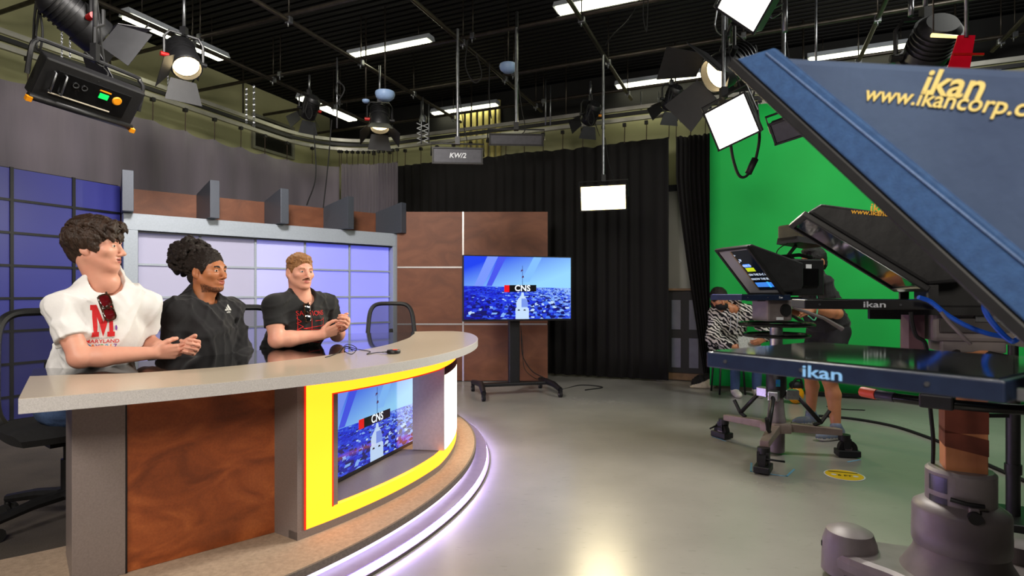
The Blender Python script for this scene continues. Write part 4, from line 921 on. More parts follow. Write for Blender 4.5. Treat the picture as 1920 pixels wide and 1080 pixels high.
def prompter(root, Pc, d, w_, dx, dz, z0, hoodpoly, hood_m, mon, mon_m, glass_m=None, band=None, band_m=None):
    """Pc plan point under the glass foot; d towards the talent. hoodpoly in (b,z), b<0 towards the talent"""
    d = Vector((d[0], d[1], 0)).normalized(); s = Vector((d.y, -d.x, 0))      # s = right of d
    if s.y > 0: s = -s                                                        # s points at our side
    Pc = Vector((Pc[0], Pc[1], 0))
    def q(b, l, z): return Pc-d*b+s*l+Z*z
    n = len(hoodpoly); hw = w_/2
    # hood: near side, far side, top and back as one sewn shell
    hb = MB(); near = [q(b, hw, z) for b, z in hoodpoly]; far = [q(b, -hw, z) for b, z in hoodpoly]
    hb.add(near+far, [tuple(range(n)), tuple(range(2*n-1, n-1, -1))]+[(i, n+i, n+(i+1) % n, (i+1) % n) for i in range(n)])
    hood = hb.build('hood', hood_m, root, bevel=.012)
    # glass with frame, just in front of the slanted hood mouth
    gd = (d*dx+Z*dz).normalized(); gn = (d*dz-Z*dx).normalized(); gl = math.hypot(dx, dz); g0 = q(0, 0, z0)+gn*.012
    Rg = frame(s, gd); 
    MB().box(g0+gd*gl/2, (w_-.03, gl-.03, .006), Rg).build('glass', glass_m or m_glassd, root)
    for c_, sz in ((g0+gd*.0, (w_, .022, .02)), (g0+gd*gl, (w_, .022, .02)), (g0+gd*gl/2+s*hw, (.022, gl+.02, .02)), (g0+gd*gl/2-s*hw, (.022, gl+.02, .02))):
        MB().box(c_, sz, Rg).build('glass_frame', m_cambody, root, bevel=.003)
    if band:
        bp = [(-dx, z0+dz), (0, z0), (band, z0+.004), (-dx+band, z0+dz-.006)]
        n4 = [q(b, hw+.010, z) for b, z in bp]; f4 = [q(b, hw-.004, z) for b, z in bp]
        MB().add(n4+f4, [(0, 1, 2, 3), (7, 6, 5, 4), (0, 4, 5, 1), (1, 5, 6, 2), (2, 6, 7, 3), (3, 7, 4, 0)]).build('hood_binding', band_m, hood, bevel=.004)
        MB().tube([q(-dx+band*.82, hw+.012, z0+dz-.012), q(band*.82, hw+.012, z0+.01)], .0022, 6).build('stitch_cord', mat('slate_piping', (104, 128, 168), .7, var=(200, (86, 110, 150))), hood)
    # monitor lying flat under the glass
    b0, b1, zt, th, mw = mon
    Rm = frame(-d, None, Z)
    mo = MB().box(q((b0+b1)/2, 0, zt-th/2), (b1-b0, mw, th), Rm).build('monitor', mon_m, root, bevel=.003)
    MB().box(q((b0+b1)/2, 0, zt+.0015), (b1-b0-.02, mw-.02, .004), Rm).build('monitor_glass', m_glassmon, mo)
    for b in (b0+.05, b0+.22, b1-.1): MB().cyl(q(b, mw/2, zt-th/2), q(b, mw/2+.003, zt-th/2), .004, n=8).build('screw', m_steel, mo)
    for sg in (-1, 1): MB().box(q(.02, sg*(hw-.02), (z0+zt)/2-.01), (.03, .02, max(.03, z0-zt+.02)), Rm).build('upright', m_cambody, root)
    return q, hood, mo, d, s
def logo(q, s, d, b, l, z, h_, m, parent, sx=1.0):
    o = q(b, l+.0025, z)
    text('lettering', 'ikan', h_, M4(frame(-d, Z), o), m, parent, bold=.015, sx=sx, depth=.0004)
# ---------------- near camera (right foreground)
dA = (-.56, .83)
nA = Vector((.83, .56, 0)).normalized(); pcA = Vector((.776, .792, 0))+nA*.22
camA = thing('studio_camera', 'near studio camera with blue lit prompter hood filling the right side', 'camera', (pcA.x+.25, pcA.y-.12, 0))
qA, hoodA, monA, d_, s_ = prompter(camA, pcA, dA, .44, .517, .596, 1.078, [(-.517, 1.674), (0, 1.078), (.3, 1.09), (.3, 1.42), (-.05, 1.50), (-.49, 1.674)], m_hoodA, (-.60, -.07, 1.041, .034, .44), m_navymon, band=.085, band_m=m_hoodband)
def on_side(q, d, s, l, px, py):
    """point of the near hood side plane under a pixel"""
    o = q(0, l, 0); r = at(px, py, 1)-Vector((0, 0, H)); t = (o-Vector((0, 0, H))).dot(s)/r.dot(s); return Vector((0, 0, H))+r*t
for tx, px, py, h_, bd in (('ikan', 1789, 160, .055, .018), ('www.ikancorp.com', 1792, 191, .036, .012)):
    o = on_side(qA, d_, s_, .2235, px, py); e1 = (on_side(qA, d_, s_, .2235, px+60, py+5.5)-o).normalized()
    text('hood_lettering', tx, h_, M4(frame(e1, None, s_), o), m_yprint, hoodA, bold=bd, depth=.0005, spacing=1.0)
logo(qA, s_, d_, -.60+.26, .22, 1.022, .032, m_lprint, monA, sx=1.5)
MB().box(qA(-.06+.03, .222, 1.024), (.05, .006, .018), frame(-d_, None, Z)).build('latch', m_alu, monA)
# body, rails and pedestal behind the hood (out of frame to the right)
Rm = frame(-d_, None, Z)
MB().box(qA(.16, 0, 1.02), (.62, .09, .03), Rm).build('rail_plate', m_cambody, camA)
MB().box(qA(.46, 0, 1.17), (.34, .16, .22), Rm).build('camera_body', m_cambody, camA, bevel=.01)
MB().cyl(qA(.30, 0, 1.18), qA(.10, 0, 1.18), .05, n=16).build('lens', m_cambody, camA)
MB().cyl(qA(.34, 0, 1.0), qA(.34, 0, .25), .05, n=16).build('column', m_greyp, camA)
for a in (0.3, 2.4, 4.5):
    v_ = Vector((math.cos(a), math.sin(a), 0)); MB().tube([qA(.34, 0, .30), qA(.34, 0, .04)+v_*.28], .022, 8).build('leg', m_cambody, camA)
    MB().cyl(qA(.34, 0, .03)+v_*.28-Z*.03, qA(.34, 0, .05)+v_*.28, .03, n=10).build('foot', m_rubber, camA)
# ---------------- middle camera on the robotic pedestal
PB = Vector((1.67, 2.12, 0)); dB = (-.95, .32)
camB = thing('studio_camera', 'middle studio camera with black lettered prompter hood on grey robotic pedestal', 'camera', PB)
pcB = Vector((1.50, 2.14, 0))
qB, hoodB, monB, d_, s_ = prompter(camB, pcB, dB, .34, .375, .27, 1.205, [(-.375, 1.475), (0, 1.205), (.10, 1.215), (.14, 1.25), (.14, 1.41), (-.33, 1.505)], m_hoodB, (-.385, .02, 1.152, .034, .33), m_cambody)
for tx, px, py, h_, bd in (('ikan', 1652, 391, .042, .016), ('www.ikancorp.com', 1657, 401, .026, .01)):
    o = on_side(qB, d_, s_, .1735, px, py); e1 = (on_side(qB, d_, s_, .1735, px+50, py+4)-o).normalized()
    text('hood_lettering', tx, h_, M4(frame(e1, None, s_), o), m_yprint2, hoodB, bold=bd, depth=.0005)
logo(qB, s_, d_, -.16, .165, 1.135, .03, mat('white_print', (220, 224, 230), .5, var=(20, (210, 214, 220))), monB, sx=1.5)
Rm = frame(-d_, None, Z)
MB().box(qB(.16, 0, 1.20), (.26, .15, .15), Rm).build('camera_body', m_cambody, camB, bevel=.008)
MB().box(qB(.36, .02, 1.185), (.30, .05, .03), Rm).build('rail_plate', m_cambody, camB)
MB().box(qB(.10, 0, 1.115), (.34, .14, .035), Rm).build('mount_plate', m_cambody, camB)
MB().box(qB(-.10, .05, 1.10), (.10, .03, .04), Rm).build('bracket', m_cambody, camB)
hd = PB+Vector((.02, 0, 0))
MB().box(hd+Z*1.055+Vector((.02, 0, 0)), (.30, .17, .11), Rm).build('pan_head', m_greyp, camB, bevel=.015)
MB().box(hd+Z*1.06-Vector((.0, 0, 0))+s_*.087, (.22, .008, .05), Rm).build('head_panel', mat('dark_grey_panel', (66, 62, 62), .5, var=(20, (58, 54, 54))), camB, bevel=.002)
MB().box(hd+s_*.09+Z*1.085-d_*.03, (.07, .012, .022), Rm).build('head_latch', m_alu, camB)
MB().cyl(hd-d_*.15+s_*.09+Z*1.06, hd-d_*.15-s_*.09+Z*1.06, .075, n=24).build('tilt_motor', m_greyp, camB)
MB().cyl(hd-d_*.15+s_*.105+Z*1.06, hd-d_*.15+s_*.09+Z*1.06, .05, n=20).build('motor_cap', m_cambody, camB)
MB().box(hd+Z*.985, (.20, .13, .05), Rm).build('head_base', m_greyp, camB, bevel=.008)
MB().box(hd+d_*.17+Z*1.02, (.05, .10, .15), Rm).build('counterweight_block', mat('mauve_bracket', (92, 62, 70), .5, var=(20, (80, 54, 62))), camB)
# pine block column wrapped in brown tape
wa = math.radians(-28); Rw = frame(Vector((math.cos(wa), math.sin(wa), 0)), None, Z); pc = PB+Vector((.01, 0, 0))
wd = MB().box(pc+Z*.745, (.125, .115, .45), Rw).build('pine_block', m_wood_b, camB, bevel=.003)
for z0, z1, tl in ((.60, .66, .02), (.665, .78, -.008), (.80, .86, .015), (.88, .94, 0)):
    ex_ = .0625+.0015; ey = .0575+.0015
    cs = [(-ex_, -ey), (ex_, -ey), (ex_, ey), (-ex_, ey)]
    MB().hexa([pc+Rw @ Vector((x, y, z0+tl*x/ex_*-.6)) for x, y in cs], [pc+Rw @ Vector((x, y, z1+tl*x/ex_*-.6)) for x, y in cs]).build('tape_band', m_tape, wd)
MT = Matrix.Translation(PB)
MB().lathe([(0, .525), (.098, .525), (.108, .515), (.108, .36), (.0, .36)], MT, 36).build('upper_drum', m_greyp, camB)
MB().lathe([(0, .405), (.11, .405), (.147, .38), (.150, .37), (.150, .30), (.151, .298), (.151, .245), (.148, .235), (0, .235)], MT, 40).build('lower_drum', m_greyp, camB)
MB().lathe([(.140, .24), (.150, .20), (.185, .14), (.205, .115), (.205, .10), (0, .10)], MT, 40).build('skirt', m_greyp, camB)
vA = math.atan2(-PB.y, -PB.x)          # side of the drum that faces the camera
for z, hh in ((.475, .028), (.385+.015, .028)):
    MB().sweep(lambda t, z=z, hh=hh: [PB+Vector((r*math.cos(t), r*math.sin(t), z+k*hh)) for r, k in ((.107, -1), (.1095, -1), (.1095, 1), (.107, 1))], list(np.linspace(vA-1.0, vA-.35, 8))).build('window', m_blackg, camB)
kd_ = Vector((math.cos(vA+.15), math.sin(vA+.15), 0)); kt = Vector((-kd_.y, kd_.x, 0))
MB().tube([PB+kd_*.112-kt*.045+Z*.435, PB+kd_*.125+Z*.43, PB+kd_*.115+kt*.05+Z*.427], .008, 8).build('lever', m_cambody, camB)
MB().box(PB+kd_*.118+kt*.02+Z*.385, (.03, .03, .07), frame(kd_, kt)).build('lock_block', m_greyp, camB, bevel=.004)
MB().cyl(PB+kd_*.13+kt*.02+Z*.39, PB+kd_*.155+kt*.02+Z*.39, .021, n=14).build('lock_knob', m_cambody, camB)
# three lobed wheel base
pts = []
for k in range(72):
    a = 2*PI*k/72; r = .25+.20*(.5+.5*math.cos(3*(a-math.radians(140))))**2; pts.append((r*math.cos(a), r*math.sin(a)))
MB().prism(pts, .045, .135, MT).build('wheel_base', m_greyp, camB, bevel=.03)
MB().prism([(x*.97, y*.97) for x, y in pts], .02, .05, MT).build('base_skirt', m_rubber, camB)
for k in range(3):
    a = math.radians(140+120*k); v_ = Vector((math.cos(a), math.sin(a), 0)); t_ = Vector((-v_.y, v_.x, 0))
    g = MB().lathe([(0, .215), (.05, .213), (.085, .195), (.10, .15), (.105, .03), (0, .03)], M4(frame(v_, t_), PB+v_*.36), 20).build('wheel_cover', m_greyp, camB)
    MB().box(PB+v_*.452+Z*.13, (.012, .07, .022), frame(v_, t_)).build('slot', m_rubber, g)
    MB().cyl(PB+v_*.38+t_*.03+Z*.03, PB+v_*.38-t_*.03+Z*.03, .03, n=12).build('wheel', m_rubber, g)
# curved steering bar
zr = .825; arcp = [PB+Vector((.43*math.cos(math.radians(a)), .43*math.sin(math.radians(a)), zr)) for a in range(192, 365, 8)]
MB().tube(arcp[2:], .016, 10).build('steering_bar', m_blackg, camB); MB().tube(arcp[1:3], .017, 10).build('bar_grip', mat('navy_grip', (26, 26, 44), .4, var=(20, (32, 32, 52))), camB); MB().tube([arcp[0], arcp[1]], .018, 10).build('bar_tip', mat('orange_tip', (206, 70, 40), .5, var=(20, (190, 60, 34))), camB)
for a in (222, 300): v_ = Vector((math.cos(math.radians(a)), math.sin(math.radians(a)), 0)); MB().tube([PB+v_*.06+Z*.96, PB+v_*.25+Z*.93, PB+v_*.42+Z*zr], .013, 8).build('bar_arm', m_cambody, camB)
MB().box(arcp[4]+Z*.005, (.09, .05, .045), frame((arcp[5]-arcp[3]).normalized(), None, Z)).build('zoom_control', m_cambody, camB, bevel=.006)
m_bluec = mat('blue_cable', (28, 92, 214), .45, var=(20, (22, 80, 196)))
cable('blue_cable', 'blue video cable drooping from the middle monitor to the pan head', [at(1722, 557, 1.95), at(1745, 566, 1.95), at(1775, 590, 1.93), at(1810, 610, 1.9), at(1850, 625, 1.88), at(1885, 632, 1.9)], .008, m_bluec)
cable('blue_cable', 'blue video cable looping under the near hood edge', [at(1860, 540, 1.85), at(1846, 570, 1.8), at(1852, 592, 1.78), at(1872, 618, 1.75), at(1898, 640, 1.7), at(1915, 625, 1.72), at(1922, 600, 1.75)], .008, m_bluec)
cable('black_cable', 'black cable dropping from the middle monitor past the pan head', [at(1708, 585, 2.0), at(1710, 605, 2.0), at(1718, 630, 2.0), at(1735, 645, 2.0), at(1742, 700, 2.05), at(1744, 760, 2.1), at(1750, 830, 2.15), at(1748, 900, 2.2), at(1750, 940, 2.2)], .007, m_rubber)
cable('black_cable', 'striped black and white cable crossing the pan head', [at(1764, 585, 1.93), at(1780, 605, 1.92), at(1800, 625, 1.9), at(1820, 645, 1.9)], .006, m_greyp)
# black pole stand behind the pedestal
ps = Vector((2.58, 2.93, 0)); st = thing('pole_stand', 'black pole stand with flat base behind the robotic pedestal', 'stand', ps)
MB().cyl(ps+Z*.03, ps+Z*.75, .030, n=14).cyl(ps+Z*.75, ps+Z*1.75, .022, n=14).build('pole', m_black, st)
MB().cyl(ps+Z*.25, ps+Z*.30, .036, n=14).build('collar', m_black, st)
MB().cyl(ps+Z*.72, ps+Z*.78, .034, n=14).build('collar', m_black, st)
MB().box(ps+Z*.02, (.42, .34, .04), frame(Vector((.9, -.4, 0)), None, Z)).build('base', m_black, st, bevel=.006)
MB().box(ps+Z*.55-Vector((.12, 0, 0)), (.2, .02, .02)).build('cross_bar', m_black, st)
# ---------------- far camera on the tripod pedestal
PC_ = Vector((1.95, 4.20, 0)); dC = (-.95, -.30)
camC = thing('studio_camera', 'far studio camera with prompter script on a three legged pedestal', 'camera', PC_)
pcC = Vector((1.87, 4.18, 0))
m_gC = mat('prompter_glass_pale', (150, 150, 150), .35, var=(3, (140, 140, 140)))  # grey reflection put into the glass colour
qC, hoodC, monC, d_, s_ = prompter(camC, pcC, dC, .33, .30, .325, 1.185, [(-.30, 1.51), (0, 1.185), (.16, 1.20), (.18, 1.24), (.18, 1.40), (-.27, 1.525)], m_hoodB, (-.36, .06, 1.172, .04, .34), m_navymon, glass_m=m_gC)
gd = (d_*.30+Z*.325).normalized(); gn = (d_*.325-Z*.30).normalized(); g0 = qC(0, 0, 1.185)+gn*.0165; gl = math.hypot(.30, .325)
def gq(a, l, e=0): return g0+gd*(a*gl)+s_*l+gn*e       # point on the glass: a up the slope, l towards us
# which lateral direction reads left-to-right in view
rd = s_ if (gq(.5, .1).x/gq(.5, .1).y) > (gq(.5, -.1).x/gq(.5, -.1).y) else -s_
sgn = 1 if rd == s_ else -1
MB().add([gq(.10, sgn*-.02, .001), gq(.10, sgn*.15, .001), gq(.95, sgn*.15, .001), gq(.95, sgn*-.02, .001)], [(0, 1, 2, 3)]).build('painted_reflection', mat('script_dark', (14, 22, 38), .15, var=(3, (18, 28, 46))), camC, fixn=False)  # mirrored monitor painted on the glass: dark quad, glowing bars and letters
MB().add([gq(.10, sgn*-.03, .0015), gq(.10, sgn*-.02, .0015), gq(.95, sgn*-.02, .0015), gq(.95, sgn*-.03, .0015)], [(0, 1, 2, 3)]).build('reflection_edge', mat('reflection_edge_tan', (150, 116, 60), .4, var=(20, (130, 100, 50))), camC, fixn=False)
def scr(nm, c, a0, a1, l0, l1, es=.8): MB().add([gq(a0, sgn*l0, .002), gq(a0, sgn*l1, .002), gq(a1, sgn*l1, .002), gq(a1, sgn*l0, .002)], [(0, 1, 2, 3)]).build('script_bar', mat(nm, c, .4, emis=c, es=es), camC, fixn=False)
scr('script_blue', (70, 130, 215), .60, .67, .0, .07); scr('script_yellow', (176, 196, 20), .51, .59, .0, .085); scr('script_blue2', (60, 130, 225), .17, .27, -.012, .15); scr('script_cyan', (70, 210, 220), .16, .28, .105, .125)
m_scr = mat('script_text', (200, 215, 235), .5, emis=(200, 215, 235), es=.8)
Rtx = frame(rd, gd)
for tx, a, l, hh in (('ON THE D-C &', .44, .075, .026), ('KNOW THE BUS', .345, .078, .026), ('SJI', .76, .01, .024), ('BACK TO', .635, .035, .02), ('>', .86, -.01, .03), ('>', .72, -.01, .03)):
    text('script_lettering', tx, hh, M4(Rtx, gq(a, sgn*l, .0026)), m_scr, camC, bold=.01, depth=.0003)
logo(qC, s_, d_, -.03, .17, 1.152, .02, mat('white_print', (220, 224, 230)), monC)
Rm = frame(-d_, None, Z)
# camera body, lens, viewfinder
bc = pcC-Vector(d_)*.30
MB().box(bc+Z*1.30, (.30, .17, .27), Rm).build('camera_body', m_cambody, camC, bevel=.012)
MB().cyl(bc+d_*.14+Z*1.29, bc+d_*.30+Z*1.29, .06, n=18).build('lens', m_cambody, camC)
MB().box(bc+s_*.088+Z*1.36, (.05, .004, .07), Rm).build('sticker', m_white, camC)
MB().box(bc+s_*.09+Z*1.30, (.18, .008, .13), Rm).build('side_panel', m_blackg, camC, bevel=.002)
vf = thing  # viewfinder is a part of the camera
vfp = bc+d_*.0+Z*1.60
VF = MB().box(vfp+Z*.03, (.22, .20, .13), Rm).build('viewfinder', mat('olive_grey_housing', (86, 82, 62), .55, var=(20, (74, 70, 52))), camC, bevel=.012)
MB().hexa([vfp+d_*.11+s_*.11-Z*.045, vfp+d_*.11-s_*.11-Z*.045, vfp-d_*.16-s_*.13-Z*.07, vfp-d_*.16+s_*.13-Z*.07][::-1], [vfp+d_*.11+s_*.10+Z*.0, vfp+d_*.11-s_*.10+Z*.0, vfp-d_*.16-s_*.12-Z*.03, vfp-d_*.16+s_*.12-Z*.03][::-1]).build('viewfinder_hood', m_cambody, VF)
MB().box(vfp+s_*.102+Z*.06, (.05, .004, .045), Rm).build('viewfinder_tag', m_white, VF)
MB().tube([bc+Z*1.43+d_*.05, bc+Z*1.47+d_*.10, bc+Z*1.54+d_*.03], .014, 8).build('viewfinder_arm', m_cambody, camC)
MB().tube(curve_pts([bc+d_*.22+Z*1.40, bc+d_*.20+Z*1.50, bc+d_*.10+Z*1.56], 6), .004, 5).build('viewfinder_cord', m_rubber, camC)
MB().tube([bc+d_*.2+Z*1.45, bc+Z*1.47, bc-d_*.12+Z*1.45], .014, 8).build('top_handle', m_cambody, camC)
# head, rings, column
MB().box(PC_+Z*1.06+d_*.04, (.22, .17, .16), Rm).build('pan_head', m_greyp, camC, bevel=.015)
MB().cyl(PC_+Z*1.06+s_*.085, PC_+Z*1.06+s_*.10, .045, n=18).build('head_knob', m_cambody, camC)
MB().box(PC_+Z*1.0+s_*.09+d_*.05, (.06, .006, .02), Rm).build('head_badge', m_white, camC)
MB().box(PC_+Z*1.14+d_*.02, (.40, .12, .03), Rm).build('mount_plate', m_cambody, camC)
for z, r_ in ((.955, .25), (.875, .22)):
    MB().tube([PC_+Vector((r_*math.cos(2*PI*k/36), r_*math.sin(2*PI*k/36), z)) for k in range(36)], .014, 8, closed=True).build('steering_ring', m_blackg, camC)
for k in range(3):
    a = 2*PI*k/3+.4; v_ = Vector((math.cos(a), math.sin(a), 0)); MB().cyl(PC_+v_*.05+Z*.945, PC_+v_*.25+Z*.955, .010, n=6).build('ring_spoke', m_cambody, camC)
for sd, lab in ((-1, 'pan_bar'), (1, 'pan_bar')):
    MB().tube([PC_-d_*.06+s_*.10*sd+Z*1.08, PC_-d_*.30+s_*.14*sd+Z*1.0, PC_-d_*.46+s_*.15*sd+Z*.92], [.012, .012, .018], 8).build('pan_bar', m_greyp if sd > 0 else m_cambody, camC)
MT = Matrix.Translation(PC_)
MB().lathe([(0, .96), (.045, .96), (.045, .62), (0, .62)], MT, 24).build('inner_column', m_alu, camC)
MB().lathe([(0, .64), (.058, .64), (.066, .62), (.066, .60), (.062, .595), (.070, .58), (.070, .47), (.055, .42), (0, .42)], MT, 24).build('collar', m_black, camC)
MB().box(PC_+Vector((-.02, -.072, .53)), (.03, .004, .05)).build('collar_tag', mat('blue_green_tag', (30, 90, 190), .5, var=(60, (20, 130, 90))), camC)
MB().lathe([(0, .45), (.045, .45), (.062, .27), (.066, .265), (.066, .235), (0, .235)], MT, 24).build('lower_column', m_greyp, camC)
MB().lathe([(0, .16), (.058, .16), (.058, .02), (.05, .012), (0, .012)], MT, 24).build('foot_column', m_greyp, camC)
legm = mat('beige_cast_leg', (140, 124, 116), .5, .1, var=(16, (128, 112, 104)))
MB().lathe([(0, .235), (.11, .235), (.12, .22), (.12, .17), (0, .16)], MT, 6).build('leg_hub', legm, camC)
for px, py in ((1432, 884), (1357, 822), (1583, 856)):
    cp = onz(px, py, 0); v_ = (cp-PC_); L_ = v_.length; v_.normalize(); t_ = Vector((-v_.y, v_.x, 0)); R_ = frame(v_, t_)
    MB().hexa([PC_+v_*.08-t_*.04+Z*.17, PC_+v_*(L_-.02)-t_*.03+Z*.155, PC_+v_*(L_-.02)+t_*.03+Z*.155, PC_+v_*.08+t_*.04+Z*.17], [PC_+v_*.08-t_*.04+Z*.23, PC_+v_*(L_-.02)-t_*.028+Z*.20, PC_+v_*(L_-.02)+t_*.028+Z*.20, PC_+v_*.08+t_*.04+Z*.23]).build('leg', legm, camC, bevel=.004)
    cs = MB().cyl(cp+Z*.12, cp+Z*.16, .04, n=14).box(cp+Z*.10+v_*.01, (.05, .075, .07), R_).build('caster_fork', m_cambody, camC)
    MB().cyl(cp-t_*.022+v_*.02+Z*.062, cp+t_*.022+v_*.02+Z*.062, .062, n=20).build('caster_wheel', m_rubber, cs)
    MB().cyl(cp-t_*.024+v_*.02+Z*.062, cp+t_*.024+v_*.02+Z*.062, .025, n=12).build('caster_hub', m_greyp, cs)
    MB().box(cp+v_*.02+Z*.03, (.15, .10, .045), R_).build('cable_guard', m_cambody, cs, bevel=.006)
    MB().tube([cp+v_*.06+Z*.10, cp+v_*.02+t_*.13+Z*.09], .007, 6).build('brake_lever', m_cambody, cs)
    bk = PC_+v_*.105+Z*.44
    MB().box(bk, (.09, .07, .07), R_).build('bracket', m_alu, camC, bevel=.006)
    e_ = PC_+v_*(L_*.66)+Z*.24
    MB().tube([bk+v_*.03, e_], .016, 8).build('strut', m_cambody, camC)
    MB().tube([e_-v_*.05-Z*.02, e_+Z*.0, e_+v_*.06+Z*.09], .014, 6).build('strut_lever', m_cambody, camC)
# ---------------- floor items on the camera side
m_btape = mat('pale_blue_tape', (112, 170, 200), .6, var=(30, (100, 156, 188)))
for i, L_ in enumerate((((1409, 868), (1408, 884), (1475, 893), (1489, 880)), ((1357, 815), (1336, 818), (1360, 827)), ((1590, 866), (1612, 862)))):
    t_ = MB()
    for a, b in zip(L_, L_[1:]):
        a, b = onz(*a, .0008), onz(*b, .0008); dd = (b-a).normalized(); t_.box((a+b)/2, ((b-a).length+.012, .013, .0012), frame(dd, None, Z))
    tag(t_.build('tape_mark', m_btape), ['pale blue tape mark round the nearest caster', 'pale blue tape mark at the left caster', 'pale blue tape mark at the right caster'][i], 'tape')
stp = onz(1583, 891, .001); sr = .118
stk = thing('floor_sticker', 'round yellow distancing sticker on the grey floor', 'sticker', stp)
MB().lathe([(0, .0018), (sr, .0014), (sr, 0)], Matrix.Translation(stp), 40).build('rim', m_white, stk)
MB().lathe([(0, .0028), (sr*.93, .0024), (sr*.93, .001)], Matrix.Translation(stp), 40).build('face', mat('sticker_yellow', (232, 190, 24), .45, var=(12, (222, 180, 20))), stk)
sa = frame(Vector((.93, -.36, 0)), None, Z)
MB().box(stp+sa @ Vector((.0, .055, .0032)), (.17, .012, .001), sa).build('stripe', m_black, stk)
text('lettering', '6 FT', .045, M4(sa, stp+sa @ Vector((0, -.02, .0034))), m_black, stk, bold=.01, depth=.0003)
for q in (-.062, .062):
    MB().lathe([(0, .0012), (.016, .001), (.016, 0)], M4(I3(), stp+sa @ Vector((q, -.015, .0026))), 14).build('footprint', m_white, stk)
cable('floor_cable', 'thick black cable sweeping over the floor behind the far camera', [onz(1515, 779, .012), onz(1560, 781, .012), onz(1620, 788, .012), onz(1680, 800, .012), onz(1735, 818, .012), onz(1790, 840, .012), onz(1850, 870, .012), onz(1930, 905, .012)], .012, m_rubber)
cable('floor_cable', 'thin dark cable lying on the floor near the green hem', [onz(1550, 762, .006), onz(1580, 767, .006), onz(1622, 769, .006)], .005, m_rubber)
# yellow hard bag behind the cameraman
yb = onz(1492, 757, 0); ybg = thing('yellow_bag', 'round yellow tool bag on the floor behind the far pedestal', 'bag', yb)
MB().sphere(yb+Z*.10, (.085, .07, .10), 16, 10).build('shell', mat('yellow_orange_plastic', (236, 164, 16), .4, var=(30, (214, 140, 10))), ybg)
MB().tube(curve_pts([yb+Vector((-.06, -.03, .17)), yb+Vector((-.03, -.04, .26)), yb+Vector((.03, -.04, .27)), yb+Vector((.06, -.03, .17))], 5), .012, 6).build('strap', m_rubber, ybg)
MB().sphere(yb+Z*.20, (.07, .06, .05), 12, 8).build('mesh_top', m_blackm, ybg)
